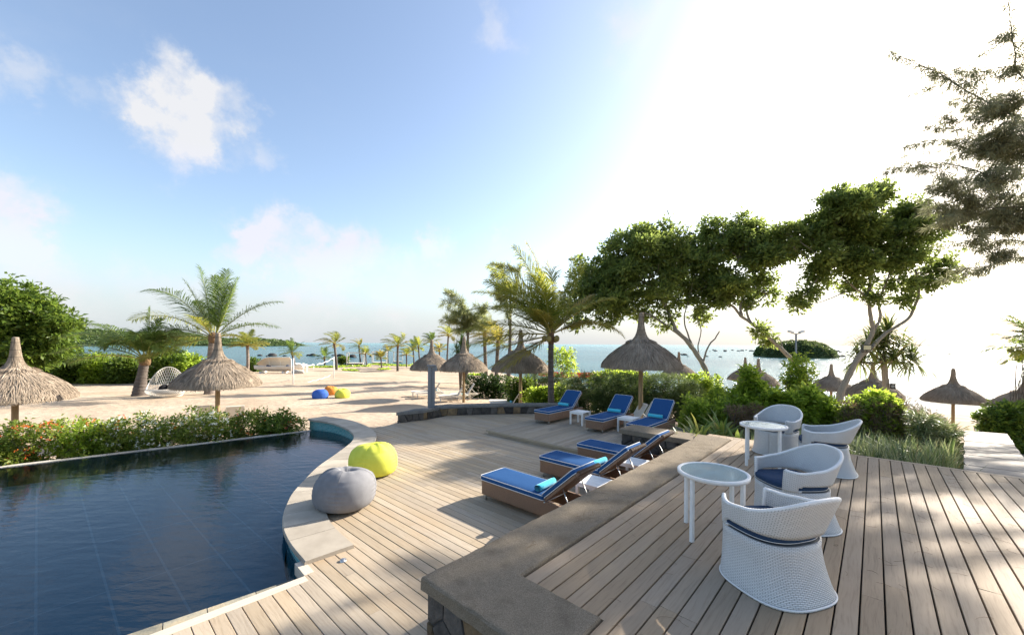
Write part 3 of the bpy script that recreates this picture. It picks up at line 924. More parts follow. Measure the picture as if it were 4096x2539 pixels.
# slate ledge beside the pool's near side
ledge = empty('slate_ledge', (NL1[0], NL1[1], -0.3), kind='structure')
rng = random.Random(4)
t = -0.02
while t < 9.5:
    ln_ = rng.uniform(0.34, 0.6)
    q0 = NL1 + nd_ * (t + 0.004); q1 = NL1 + nd_ * (t + ln_ - 0.004)
    mb = MB(); w_ = -nn * 0.26; h0 = nn * 0.02
    poly = [q0 + h0, q1 + h0, q1 + w_, q0 + w_]
    if np.cross(poly[1] - poly[0], poly[2] - poly[1]) < 0: poly = poly[::-1]
    mb.prism([tuple(q) for q in poly], -0.55, -0.115 + rng.uniform(-.004, .004))
    wchild('slate', mb, M['slate'], ledge)
    t += ln_


# ================================================================== timber decks
def clip_planks(root, poly, pitch, gap, mat, z, thick, seed, lens=(1.8, 3.6), name='plank', ymin=None, minarea=0.003, jit=0.0012):
    """cuts a 2-D polygon (local x along the boards) into boards with butt joints; every board is an object"""
    rng = random.Random(seed)
    ys_ = [p_[1] for p_ in poly]; xs_ = [p_[0] for p_ in poly]
    y0 = min(ys_) if ymin is None else ymin
    cnt = 0
    src = bmesh.new()
    src.faces.new([src.verts.new((p_[0], p_[1], 0)) for p_ in poly])
    k = 0
    while y0 + k * pitch < max(ys_):
        lo = y0 + k * pitch + gap / 2; hi = y0 + (k + 1) * pitch - gap / 2
        k += 1
        bm = src.copy()
        for co, no in (((0, lo, 0), (0, -1, 0)), ((0, hi, 0), (0, 1, 0))):
            bmesh.ops.bisect_plane(bm, geom=bm.verts[:] + bm.edges[:] + bm.faces[:], plane_co=co, plane_no=no, clear_outer=True, dist=1e-6)
        if not bm.faces:
            bm.free(); continue
        x = min(v_.co.x for v_ in bm.verts) - rng.uniform(0, lens[0]); xe = max(v_.co.x for v_ in bm.verts)
        while x < xe:
            ln_ = rng.uniform(*lens)
            b2 = bm.copy()
            for co, no in (((x + 0.0015, 0, 0), (-1, 0, 0)), ((x + ln_ - 0.0015, 0, 0), (1, 0, 0))):
                bmesh.ops.bisect_plane(b2, geom=b2.verts[:] + b2.edges[:] + b2.faces[:], plane_co=co, plane_no=no, clear_outer=True, dist=1e-6)
            x += ln_
            for f in list(b2.faces):
                if f.calc_area() < minarea: continue
                pts = [(v_.co.x, v_.co.y) for v_ in f.verts]
                ar = sum(p_[0] * q_[1] - q_[0] * p_[1] for p_, q_ in zip(pts, pts[1:] + pts[:1]))
                if ar < 0: pts = pts[::-1]
                dz_ = rng.uniform(-jit, jit); tl = rng.uniform(-jit, jit)
                mb_ = MB(); mm = len(pts)
                cy = (lo + hi) / 2
                ch = 0.004
                top = [(px_, cy + (py_ - cy) * (1 - 2 * ch / (hi - lo)), z + dz_ + (tl if py_ > cy else -tl)) for px_, py_ in pts]
                mid = [(px_, py_, z + dz_ - ch) for px_, py_ in pts]
                bot = [(px_, py_, z - thick) for px_, py_ in pts]
                fs_ = [tuple(range(2 * mm, 3 * mm))]
                for i_ in range(mm):
                    j_ = (i_ + 1) % mm
                    fs_.append((i_, j_, mm + j_, mm + i_)); fs_.append((mm + i_, mm + j_, 2 * mm + j_, 2 * mm + i_))
                mb_.add(bot + mid + top, fs_)
                mb_.build(name, mat, root)
                cnt += 1
            b2.free()
        bm.free()
    src.free()
    return cnt


def loc2(root, P):
    inv = root.matrix_basis.inverted()
    return [(inv @ Vector((p_[0], p_[1], 0))).to_2d()[:] for p_ in P]


low = empty('lower_deck', (A0.x, A0.y, 0), ANG, kind='structure')
low_out = [(p_.x, p_.y) for p_ in offs(copc, (CW + 0.012) * side)]
tip = (-4.45, 12.7)
# coping edge from where it meets the deck corner down to the near end
js = min(range(len(low_out)), key=lambda i_: (low_out[i_][0] - tip[0]) ** 2 + (low_out[i_][1] - tip[1]) ** 2)
polyW = [AV(1.43, -5), AV(1.43, 0.06), AV(0.08, 0.06), AV(0.08, 7.3), AV(-0.9, 7.3), AV(-0.9, 10.9), Vector((2.3, 15.85, 0)), Vector((0.9, 15.62, 0)), Vector((-0.8, 15.45, 0)),
         Vector((-2.4, 15.1, 0)), Vector((-3.05, 14.25, 0)), Vector((-3.94, 13.55, 0))]
polyW = [(p_[0], p_[1]) for p_ in polyW] + low_out[js:] + [(-2.66, 4.93), (-2.42, 4.68), (-3.36, 3.74), (-7.4, -0.3), (-4.5, -4.2)]
lp = loc2(low, polyW)
nlow = clip_planks(low, lp, 0.138, 0.007, M['deck_low'], 0.0, 0.03, 11, lens=(2.6, 5.2))
# near-black sheet under the boards that darkens the gaps
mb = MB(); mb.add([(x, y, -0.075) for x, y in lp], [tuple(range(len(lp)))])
o = mb.build('gap_dark_sheet', M['substrate'], low)
# pale edging board along the pool ledge
def board(root, p0, p1, w, z, th, mat, name='edge_board', sidev=None):
    """a straight board from p0 to p1 (world), width w to the left of the direction"""
    p0 = Vector((p0[0], p0[1], 0)); p1 = Vector((p1[0], p1[1], 0))
    t = (p1 - p0).normalized(); nr = Vector((-t.y, t.x, 0))
    if sidev is not None and nr.dot(Vector((sidev[0], sidev[1], 0)) - p0) < 0: nr = -nr
    ln_ = (p1 - p0).length
    mb_ = MB(); mb_.box((ln_ / 2, w / 2, -th / 2), (ln_, w, th), bev=0.004)
    o_ = mb_.build(name, mat, root)
    mw = Matrix(((t.x, nr.x, 0, p0.x), (t.y, nr.y, 0, p0.y), (0, 0, 1, z), (0, 0, 0, 1)))
    o_.matrix_basis = root.matrix_basis.inverted() @ mw
    if nr.cross(t).z > 0: pass
    return o_
board(low, (-2.42, 4.68), (-7.4, -0.3), 0.125, 0.005, 0.035, M['fascia'], sidev=(-2, 0))
board(low, (-2.42, 4.665), (-7.4, -0.315), 0.02, -0.032, 0.15, M['fascia'], name='fascia', sidev=(-2, 0))
board(low, (-2.68, 4.94), (-2.43, 4.69), 0.11, 0.005, 0.14, M['fascia'], sidev=(0, 6))
board(low, (-3.94, 13.55), (tip[0], tip[1]), 0.03, -0.032, 0.14, M['deck_low'], name='fascia', sidev=(0, 12))

up = empty('upper_deck', (A0.x, A0.y, 0), R(90) + ANG, kind='structure')
polyU = [AV(1.445, -5), AV(6.6, -5), AV(6.6, 8.15), AV(2.7, 7.93), AV(0.1, 7.86), AV(0.1, 7.68), AV(0.64, 7.68), AV(0.64, 0.64), AV(1.445, 0.64)]
nup = clip_planks(up, loc2(up, polyU), 0.149, 0.012, M['deck_up'], ZU, 0.03, 5, lens=(2.2, 4.2))
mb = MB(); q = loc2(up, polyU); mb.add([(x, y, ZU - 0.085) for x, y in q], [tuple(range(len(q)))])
mb.build('gap_dark_sheet', M['substrate'], up)  # near-black sheet, makes the board gaps dark
board(up, AV(0.1, 7.865), AV(2.7, 7.935), 0.11, ZU + 0.002, 0.04, M['deck_up'], sidev=AV(0, 12))
board(up, AV(2.7, 7.935), AV(6.6, 8.155), 0.11, ZU + 0.002, 0.04, M['deck_up'], sidev=AV(0, 12))
board(up, AV(0.1, 7.975), AV(2.7, 8.045), 0.025, ZU - 0.04, 0.2, M['deck_up'], name='fascia', sidev=AV(0, 12))
board(up, AV(2.7, 8.045), AV(6.6, 8.265), 0.025, ZU - 0.04, 0.2, M['deck_up'], name='fascia', sidev=AV(0, 12))

ZP = 0.13
plat = empty('raised_platform', (A0.x, A0.y, 0), R(90) + ANG, kind='structure')
polyP = [AV(-5.74, 6.39), AV(-1.72, 6.39), AV(-1.72, 7.7), AV(-0.7, 7.7), AV(-0.7, 10.9), AV(-5.74, 10.9)]
npl = clip_planks(plat, loc2(plat, polyP), 0.118, 0.012, M['deck_plat'], ZP, 0.03, 8, lens=(2.4, 4.6))
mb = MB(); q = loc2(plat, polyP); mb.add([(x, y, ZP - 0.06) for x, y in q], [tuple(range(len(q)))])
mb.build('gap_dark_sheet', M['substrate'], plat)  # flat near-black sheet showing through the board gaps
board(plat, AV(-5.75, 6.385), AV(-1.72, 6.385), 0.03, ZP - 0.002, 0.05, M['deck_plat'], name='fascia', sidev=AV(-3, 0))
board(plat, AV(-5.70, 6.42), AV(-1.72, 6.42), 0.03, ZP - 0.055, 0.075, M['deck_plat'], name='fascia', sidev=AV(-3, 0))
board(plat, AV(-5.745, 10.9), AV(-5.745, 6.36), 0.03, ZP - 0.002, 0.05, M['deck_plat'], name='fascia', sidev=AV(-9, 8))

# plank path to the beach
walk = empty('plank_path', AV(4.5, 8.4), 0, kind='structure')
wl0, wl1 = AV(4.12, 8.32), AV(4.78, 14.3); wr0, wr1 = AV(4.95, 8.36), AV(5.55, 14.5)
nw = 15
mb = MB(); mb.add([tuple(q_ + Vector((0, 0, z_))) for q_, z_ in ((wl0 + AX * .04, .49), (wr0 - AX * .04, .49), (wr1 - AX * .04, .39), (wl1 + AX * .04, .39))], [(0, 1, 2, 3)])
wchild('gap_dark_sheet', mb, M['substrate'], walk)  # dark sheet added so the gaps between planks look shaded
for k in range(nw):
    t0 = k / nw + 0.0035; t1 = (k + 1) / nw - 0.0045
    rr_ = random.Random(k)
    c4 = [wl0.lerp(wl1, t0), wr0.lerp(wr1, t0), wr0.lerp(wr1, t1), wl0.lerp(wl1, t1)]
    c4 = [c + (AX * rr_.uniform(-.015, .015)) for c in c4]
    zt = 0.56 + rr_.uniform(-.006, .006) - 0.10 * (k / nw)
    d_ = (c4[1] - c4[0]); ang = math.atan2(d_.y, d_.x)
    cc = (c4[0] + c4[2]) / 2
    mb = MB(); rot = Matrix.Rotation(-ang, 3, 'Z')
    mb.prism([tuple((rot @ (c - cc)).to_2d()) for c in c4], -0.045, 0)
    o = mb.build('plank', M['boardwalk'], walk)
    o.matrix_basis = walk.matrix_basis.inverted() @ (Matrix.Translation((cc.x, cc.y, zt)) @ Matrix.Rotation(ang, 4, 'Z'))


# ================================================================== stone walls
def voronoi(w, h, size, rng):
    pts = []
    nxx = max(1, round(w / size)); nyy = max(1, round(h / (size * 0.85)))
    for i_ in range(nxx):
        for j_ in range(nyy):
            pts.append(((i_ + 0.5 + 0.5 * (j_ % 2 - 0.5) + rng.uniform(-.3, .3)) * w / nxx, (j_ + 0.5 + rng.uniform(-.27, .27)) * h / nyy))
    cells = []
    for a_, pa in enumerate(pts):
        poly = [(0, 0), (w, 0), (w, h), (0, h)]
        for b_, pb in enumerate(pts):
            if a_ == b_: continue
            nx_, ny_ = pb[0] - pa[0], pb[1] - pa[1]
            ln_ = math.hypot(nx_, ny_)
            if ln_ > size * 4: continue
            nx_, ny_ = nx_ / ln_, ny_ / ln_
            cc = nx_ * (pa[0] + pb[0]) / 2 + ny_ * (pa[1] + pb[1]) / 2 - 0.007
            new = []
            for p_, q_ in zip(poly, poly[1:] + poly[:1]):
                dp = nx_ * p_[0] + ny_ * p_[1] - cc; dq = nx_ * q_[0] + ny_ * q_[1] - cc
                if dp <= 0: new.append(p_)
                if dp * dq < 0:
                    t = dp / (dp - dq); new.append((p_[0] + (q_[0] - p_[0]) * t, p_[1] + (q_[1] - p_[1]) * t))
            poly = new
            if len(poly) < 3: break
        if len(poly) >= 3:
            cells.append(poly)
    return cells


def stones(parent, fmap, w, h, size, seed, rust=0.3):
    """fmap(u, z, out) -> world point; every stone is a part"""
    rng = random.Random(seed)
    for poly in voronoi(w, h, size, rng):
        cx_ = sum(p_[0] for p_ in poly) / len(poly); cy_ = sum(p_[1] for p_ in poly) / len(poly)
        d_ = rng.uniform(0.014, 0.034); d2 = d_ + rng.uniform(0.004, 0.016)
        r0 = [fmap(u, z, -0.01) for u, z in poly]
        r1 = [fmap(cx_ + (u - cx_) * 0.96, cy_ + (z - cy_) * 0.96, d_ + rng.uniform(-.004, .004)) for u, z in poly]
        r2 = [fmap(cx_ + (u - cx_) * 0.72, cy_ + (z - cy_) * 0.72, d2 + rng.uniform(-.006, .006)) for u, z in poly]
        mm = len(poly); mb_ = MB(); fs_ = []
        for i_ in range(mm):
            j_ = (i_ + 1) % mm
            fs_ += [(i_, j_, mm + j_, mm + i_), (mm + i_, mm + j_, 2 * mm + j_, 2 * mm + i_), (2 * mm + i_, 2 * mm + j_, 3 * mm)]
        mb_.add(r0 + r1 + r2 + [fmap(cx_, cy_, d2 + 0.004)], fs_)
        wchild('stone', mb_, M['basalt_rust'] if rng.random() < rust else M['basalt'], parent)


def flat_face(p0, p1, z0, outw):
    p0 = Vector((p0[0], p0[1], 0)); p1 = Vector((p1[0], p1[1], 0))
    t = (p1 - p0).normalized(); nr = Vector((t.y, -t.x, 0))
    if nr.dot(Vector((outw[0], outw[1], 0)) - p0) < 0: nr = -nr
    return lambda u, z, o_: p0 + t * u + nr * o_ + Vector((0, 0, z0 + z))


def rough_cap(poly, z0, z1, name, mat, parent, seed=0, step=0.09, amp=0.006):
    """cast cap with chipped, slightly uneven edges"""
    rng = random.Random(seed)
    ring = []
    m_ = len(poly)
    for i_ in range(m_):
        p_, q_ = Vector((*poly[i_], 0)), Vector((*poly[(i_ + 1) % m_], 0))
        nseg = max(1, int((q_ - p_).length / step))
        for k_ in range(nseg):
            ring.append(p_.lerp(q_, k_ / nseg))
    cen = None
    N = len(ring); lv = []
    for dz_, ins, aa in ((z0, 0.0, amp), (z1 - 0.02, 0.0, amp), (z1 - 0.004, 0.010, amp * 1.2), (z1, 0.026, amp)):
        row = []
        for i_ in range(N):
            t = (ring[(i_ + 1) % N] - ring[i_ - 1]).normalized(); nr = Vector((-t.y, t.x, 0))
            row.append(ring[i_] + nr * (ins + rng.uniform(-aa, aa)) + Vector((0, 0, dz_)))
        lv.append(row)
    mb_ = MB(); fs_ = []
    for l in range(3):
        for i_ in range(N):
            j_ = (i_ + 1) % N
            fs_.append((l * N + i_, l * N + j_, (l + 1) * N + j_, (l + 1) * N + i_))
    fs_.append(tuple(3 * N + i_ for i_ in range(N))); fs_.append(tuple(range(N - 1, -1, -1)))
    mb_.add([p_ for r_ in lv for p_ in r_], fs_)
    return wchild(name, mb_, mat, parent)


def ccw(poly):
    ar = sum(p_[0] * q_[1] - q_[0] * p_[1] for p_, q_ in zip(poly, poly[1:] + poly[:1]))
    return poly if ar > 0 else poly[::-1]


rw = empty('retaining_wall', (A0.x, A0.y, 0), 0, 'low basalt wall with a broad rough concrete cap edging the upper deck', 'wall', kind='thing')
capP = [AV(a_, v_)[:2] for a_, v_ in ((0, 0), (1.43, 0), (1.43, .625), (.625, .625), (.625, 7.66), (-1.66, 7.66), (-1.66, 6.92), (0, 6.92))]
rough_cap(ccw(capP), 0.575, ZU + 0.03, 'cap', M['concrete'], rw, 3)
coreP = [AV(a_, v_)[:2] for a_, v_ in ((.05, .05), (1.40, .05), (1.40, .6), (.6, .6), (.6, 7.6), (-1.60, 7.6), (-1.60, 6.98), (.05, 6.98))]
mb = MB(); mb.prism(ccw(coreP), -0.5, 0.573); wchild('core', mb, M['mortar'], rw)
stones(rw, flat_face(AV(.05, .05), AV(1.40, .05), 0.002, AV(0.5, -3)), 1.35, .565, 0.26, 1, 0.3)
stones(rw, flat_face(AV(.05, .05), AV(.05, 6.98), 0.002, AV(-3, 3)), 6.93, .565, 0.27, 2, 0.2)
stones(rw, flat_face(AV(-1.60, 6.98), AV(.05, 6.98), 0.002, AV(-1, 3)), 1.65, .565, 0.26, 3, 0.15)
stones(rw, flat_face(AV(-1.60, 6.98), AV(-1.60, 7.6), ZP + 0.002, AV(-5, 7)), .62, .44, 0.25, 4, 0.15)

# curved wall at the far side of the lower deck
arcS = [(-2.86, 14.93), (-1.7, 15.3), (-0.5, 15.52), (0.6, 15.65), (1.6, 15.72), (2.6, 15.72)]
arc = [p_.to_2d() for p_ in resample([Vector((*p_, 0)) for p_ in arcS], 0.12)]
cwall = empty('curved_wall', (0, 15.5, 0), 0, 'low curved basalt wall with grey cap at the far side of the deck', 'wall', kind='thing')
def arc_off(w): return [p_.to_2d() for p_ in offs([Vector((*p_, 0)) for p_ in arc], w)]
ZC = 0.36
front, back = arc_off(-0.03), arc_off(0.46)
capc = [tuple(p_) for p_ in front] + [tuple(p_) for p_ in back[::-1]]
rough_cap(ccw(capc), ZC - 0.085, ZC, 'cap', M['concrete_grey'], cwall, 6, step=0.14)
mb = MB(); cf = [tuple(p_) for p_ in arc_off(0.02)] + [tuple(p_) for p_ in arc_off(0.42)[::-1]]
mb.prism(ccw(cf), -1.2, ZC - 0.087); wchild('core', mb, M['mortar'], cwall)
base_arc = [Vector((*p_, 0)) for p_ in arc_off(0.02)]
def arcmap(u, z, o_):
    t = max(0.0, min(u / 0.12, len(base_arc) - 1.001)); i_ = int(t)
    p_ = base_arc[i_].lerp(base_arc[i_ + 1], t - i_); tt = (base_arc[i_ + 1] - base_arc[i_]).normalized()
    return p_ + Vector((tt.y, -tt.x, 0)) * o_ + Vector((0, 0, z + 0.002))
stones(cwall, arcmap, 0.12 * (len(base_arc) - 1) - 0.01, ZC - 0.09, 0.3, 9, 0.4)
# its square end pier
pier = empty('wall_pier', (-3.2, 14.3, 0), 0, 'square basalt pier with grey cap at the end of the curved wall', 'wall', kind='thing')
P0 = Vector((-3.94, 13.6, 0)); P1 = Vector((-3.08, 14.22, 0)); dp_ = (P1 - P0).normalized(); np_ = Vector((-dp_.y, dp_.x, 0))
pp = [P0, P1, Vector((-2.70, 14.92, 0)), Vector((-3.56, 14.36, 0))]
def inset(poly, d_):
    c_ = sum(poly, Vector()) / len(poly)
    return [p_ + (c_ - p_).normalized() * d_ for p_ in poly]
rough_cap(ccw([tuple(p_.to_2d()) for p_ in pp]), ZC - 0.10, ZC + 0.004, 'cap', M['concrete_grey'], pier, 7)
pc = inset(pp, 0.07); mb = MB(); mb.prism(ccw([tuple(p_.to_2d()) for p_ in pc]), -1.2, ZC - 0.102); wchild('core', mb, M['mortar'], pier)
stones(pier, flat_face(pc[0], pc[1], -0.25, P0 - np_ * 3), (pc[1] - pc[0]).length, ZC + 0.14, 0.27, 12, 0.2)
stones(pier, flat_face(pc[1], pc[2], 0.0, P1 + dp_ * 3), (pc[2] - pc[1]).length, ZC - 0.105, 0.27, 13, 0.2)
stones(pier, flat_face(pc[3], pc[0], -0.5, P0 - dp_ * 3), (pc[0] - pc[3]).length, ZC + 0.39, 0.27, 14, 0.2)


# ================================================================== furniture
def set_uv(me, uvs):
    lay = me.uv_layers.new(name='UVMap')
    idx = np.empty(len(me.loops), dtype=np.int32); me.loops.foreach_get('vertex_index', idx)
    lay.data.foreach_set('uv', np.asarray(uvs, dtype=np.float32)[idx].ravel())


def lerp_tab(x, tab):
    return float(np.interp(x, [t[0] for t in tab], [t[1] for t in tab]))


def se(c, p=2.7):
    return math.copysign(abs(c) ** (2 / p), c)


BACK = [(0, .42), (.1, .385), (.22, .345), (.42, .31), (.52, .33), (.7, .395), (.9, .47)]
WID = [(0, .375), (.12, .345), (.3, .325), (.42, .32), (.6, .335), (.9, .365)]


def chair_pt(th, z, shrink=0.0):
    b = lerp_tab(z, BACK) - shrink; fr = 0.31 - shrink; w = lerp_tab(z, WID) - shrink
    cx = (fr - b) / 2; rx = (fr + b) / 2
    return Vector((cx + rx * se(math.cos(th)), w * se(math.sin(th)), z))


def chair_top(phi):
    t = max(0.0, 1 - abs(phi) / R(112))
    t = t * t * (3 - 2 * t)
    d = max(0.0, (abs(phi) - R(118)) / R(26))
    return 0.665 + 0.215 * t + 0.02 * d


PHE = R(143)


def make_chair():
    root = empty('wicker_armchair')
    NT = 120
    # base: full ring under the seat
    verts = []; uvs = []; faces = []; ids = {}
    ths = [2 * math.pi * k / NT for k in range(NT + 1)]
    arc_u = [0]
    for a_, b_ in zip(ths, ths[1:]):
        arc_u.append(arc_u[-1] + (chair_pt(b_, .42) - chair_pt(a_, .42)).length)
    def vid(k, z, key):
        kk = (k, key)
        if kk not in ids:
            ids[kk] = len(verts)
            verts.append(chair_pt(ths[k], z)); uvs.append((arc_u[k], z))
        return ids[kk]
    zb = [0, .04, .1, .17, .24, .31, .39, .455]
    for i in range(len(zb) - 1):
        for k in range(NT):
            faces.append((vid(k, zb[i], i), vid(k + 1, zb[i], i), vid(k + 1, zb[i + 1], i + 1), vid(k, zb[i + 1], i + 1)))
    me = bpy.data.meshes.new('base'); me.from_pydata([tuple(p) for p in verts], [], faces)
    set_uv(me, uvs); me.polygons.foreach_set('use_smooth', [True] * len(me.polygons)); me.update()
    o = link('base', me, root, M['wicker_white'])
    so = o.modifiers.new('thick', 'SOLIDIFY'); so.thickness = 0.022; so.offset = -1
    # shell: arms and back with the opening above the seat
    verts.clear(); uvs.clear(); faces.clear(); ids.clear()
    zg = [.457, .475, .495, .512, .528]
    rows_u = [0, .12, .28, .45, .62, .8, .93, 1.0]
    for k in range(NT):
        p0, p1 = ths[k] - math.pi, ths[k + 1] - math.pi
        pm = (p0 + p1) / 2
        if abs(pm) > PHE: continue
        for i in range(4):
            lim = R([109, 113, 113, 107][i])
            if abs(pm) < lim: continue
            faces.append((vid(k, zg[i], ('g', i)), vid(k + 1, zg[i], ('g', i)), vid(k + 1, zg[i + 1], ('g', i + 1)), vid(k, zg[i + 1], ('g', i + 1))))
        for i in range(len(rows_u) - 1):
            def zz(kk, r): return zg[4] + (chair_top(ths[kk] - math.pi) - zg[4]) * rows_u[r]
            def key(r): return ('g', 4) if r == 0 else ('s', r)
            faces.append((vid(k, zz(k, i), key(i)), vid(k + 1, zz(k + 1, i), key(i)), vid(k + 1, zz(k + 1, i + 1), key(i + 1)), vid(k, zz(k, i + 1), key(i + 1))))
    me = bpy.data.meshes.new('shell'); me.from_pydata([tuple(p) for p in verts], [], faces)
    set_uv(me, uvs); me.polygons.foreach_set('use_smooth', [True] * len(me.polygons)); me.update()
    o = link('back_shell', me, root, M['wicker_white'])
    so = o.modifiers.new('thick', 'SOLIDIFY'); so.thickness = 0.03; so.offset = -0.6
    # plaited rim along the top and down the arm fronts
    kk = [k for k in range(NT + 1) if abs(ths[k] - math.pi) <= PHE + 1e-6]
    path = [chair_pt(ths[k], chair_top(ths[k] - math.pi), 0.012) for k in kk]
    path = [chair_pt(ths[kk[0]], z, 0.012) for z in (.44, .52, .6)] + path + [chair_pt(ths[kk[-1]], z, 0.012) for z in (.6, .52, .44)]
    path = resample(path, 0.012)
    rad = [0.0165 + 0.0012 * (1 if i % 2 else -1) for i in range(len(path))]
    MB().tube(path, rad, 8).build('rim', M['white_paint'], root, True)
    # lower rim
    MB().tube([chair_pt(t, 0.012) for t in ths[:-1]], 0.008, 6, closed=True).build('foot_rim', M['white_paint'], root, True)
    # seat deck and cushion
    mb = MB(); ring = [chair_pt(t, 0.447, 0.01) for t in ths[:-1:2]]
    mb.add(ring, [tuple(range(len(ring)))]); mb.build('seat', M['wicker_white'], root)
    prof = [(0.0, 0.0, .458), (.93, 0, .458), (.985, 0, .466), (1.0, 0, .478), (1.0, 0, .502), (.985, 0, .516), (.93, 0, .527), (.6, 0, .537), (.0, 0, .541)]
    rows = []
    for r, _, z in prof:
        rows.append([Vector((chair_pt(t, .45, 0.012).x * r + 0.012 * r, chair_pt(t, .45, 0.012).y * r, z + (0.006 * math.sin(5 * t) * r if .1 < r < .95 else 0))) for t in ths[:-1:2]])
    mb = MB(); mb.grid(rows, True); cu = mb.build('cushion', M['navy_dark'], root, True)
    for z in (.473,):
        MB().tube([Vector((chair_pt(t, .45, 0.012).x * .995 + .012, chair_pt(t, .45, 0.012).y * .995, z)) for t in ths[:-1:2]], 0.0028, 5, closed=True).build('piping', M['piping'], cu, True)
    return root


chairs = [
    ((2.32, 3.57), (-0.30, 0.95), 'white wicker armchair seen from behind, nearest to the camera'),
    ((3.33, 4.74), (-1.0, -0.05), 'white wicker armchair on the right of the near round table, cushion in view'),
    ((5.14, 7.72), (-0.80, -0.60), 'white wicker armchair facing forward behind the far round table'),
    ((5.24, 6.70), (-0.82, 0.57), 'white wicker armchair turned sideways right beside the grassy bed')]
chair0 = make_chair()
for k, (xy, fd, lab) in enumerate(chairs):
    c = chair0 if k == 0 else copy_tree(chair0)
    c.scale = (1.07, 1.07, 1.0); c.location = (*xy, ZU + 0.002); c.rotation_euler = (0, 0, math.atan2(fd[1], fd[0]))
    tag(c, lab, 'armchair', 'white wicker armchairs on the upper deck')

# glass of the table tops
m, nt, out = newmat('table_glass')
n = nt.nodes; L = nt.links.new
p = n.new('ShaderNodeBsdfPrincipled'); p.inputs['Base Color'].default_value = (0.46, 0.58, 0.60, 1); p.inputs['Roughness'].default_value = 0.08; p.inputs['Specular IOR Level'].default_value = 0.55
tr = n.new('ShaderNodeBsdfTransparent'); tr.inputs['Color'].default_value = (0.72, 0.82, 0.83, 1)
nz = n.new('ShaderNodeTexNoise'); nz.inputs['Scale'].default_value = 70; nz.inputs['Detail'].default_value = 4
mr = n.new('ShaderNodeMapRange'); mr.inputs['From Min'].default_value = .45; mr.inputs['From Max'].default_value = .75; mr.inputs['To Min'].default_value = .5; mr.inputs['To Max'].default_value = .85
L(nz.outputs['Fac'], mr.inputs['Value'])
mx = n.new('ShaderNodeMixShader'); L(mr.outputs[0], mx.inputs[0]); L(tr.outputs[0], mx.inputs[1]); L(p.outputs[0], mx.inputs[2]); L(mx.outputs[0], out.inputs['Surface'])


def make_table():
    root = empty('round_table'); H = 0.70; r = 0.36
    MB().lathe([(r - .035, H - .038), (r, H - .038), (r + .002, H - .004), (r - .004, H), (r - .03, H), (r - .034, H - .006), (r - .035, H - .038)], 56).build('rim', M['white_paint'], root, True)
    MB().lathe([(0.0005, H - .006), (r - .034, H - .006)], 56).build('glass_top', M['table_glass'], root)
    mb = MB(); mb.box((0, 0, H - .024), (2 * r - .06, .04, .022)); cb = mb.build('cross_bar', M['white_paint'], root)
    mb = MB(); mb.box((0, 0, H - .0245), (.04, 2 * r - .06, .022)); mb.build('cross_bar', M['white_paint'], root)
    for k in range(4):
        a_ = R(45 + 90 * k + 45)
        mb = MB(); mb.box(((r - .022) * math.cos(a_), (r - .022) * math.sin(a_), (H - .04) / 2), (.036, .036, H - .04), Matrix.Rotation(a_, 3, 'Z'), bev=.003)
        mb.build('leg', M['white_paint'], root)
    return root


tab0 = make_table()
tab0.location = (2.22, 4.38, ZU + .002); tab0.rotation_euler.z = R(28)
tag(tab0, 'round white table with frosted glass top, nearer the camera', 'table', 'round tables on the upper deck')
tb = copy_tree(tab0); tb.location = (4.41, 6.97, ZU + .002); tb.rotation_euler.z = R(12)
tag(tb, 'round white table with glass top between the two far armchairs', 'table', 'round tables on the upper deck')


# ---------------------------------------------------------------- cushioned wicker loungers
def rrect(x0, x1, y0, y1, r, n=5):
    pts = []
    for cx, cy, a0 in ((x1 - r, y1 - r, 0), (x0 + r, y1 - r, 90), (x0 + r, y0 + r, 180), (x1 - r, y0 + r, 270)):
        for k in range(n + 1):
            a_ = R(a0 + 90 * k / n)
            pts.append((cx + r * math.cos(a_), cy + r * math.sin(a_)))
    return pts


def cushion_mesh(x0, x1, y0, y1, z0, z1, r=0.05, crown=0.012, seedx=0.0):
    """upholstered slab with rounded rim and a slightly crowned top"""
    mb = MB(); rows = []
    for ins, z in ((.03, z0), (.006, z0 + .008), (0, z0 + .02), (0, z1 - .02), (.006, z1 - .008), (.03, z1)):
        rows.append([(x, y, z) for x, y in rrect(x0 + ins, x1 - ins, y0 + ins, y1 - ins, max(r - ins, .012), 5)])
    mb.grid([[Vector(p) for p in rw_] for rw_ in rows], True)
    # top filled as a grid so that it can crown
    n0 = len(rows[0])
    top = rows[-1]; cx, cy = (x0 + x1) / 2, (y0 + y1) / 2
    prev = [5 * n0 + i for i in range(n0)]
    b = len(mb.v)
    for s_, dz in ((.8, .7), (.45, 1.0)):
        ring = [(cx + (x - cx) * s_, cy + (y - cy) * s_, z1 + crown * dz + .003 * math.sin(9 * x + seedx)) for x, y, z in top]
        st = len(mb.v); mb.v.extend(ring)
        for i in range(n0):
            j = (i + 1) % n0
            mb.f.append((prev[i], prev[j], st + j, st + i))
        prev = [st + i for i in range(n0)]
    mb.f.append(tuple(prev)); mb.f.append(tuple(range(n0 - 1, -1, -1)))
    return mb


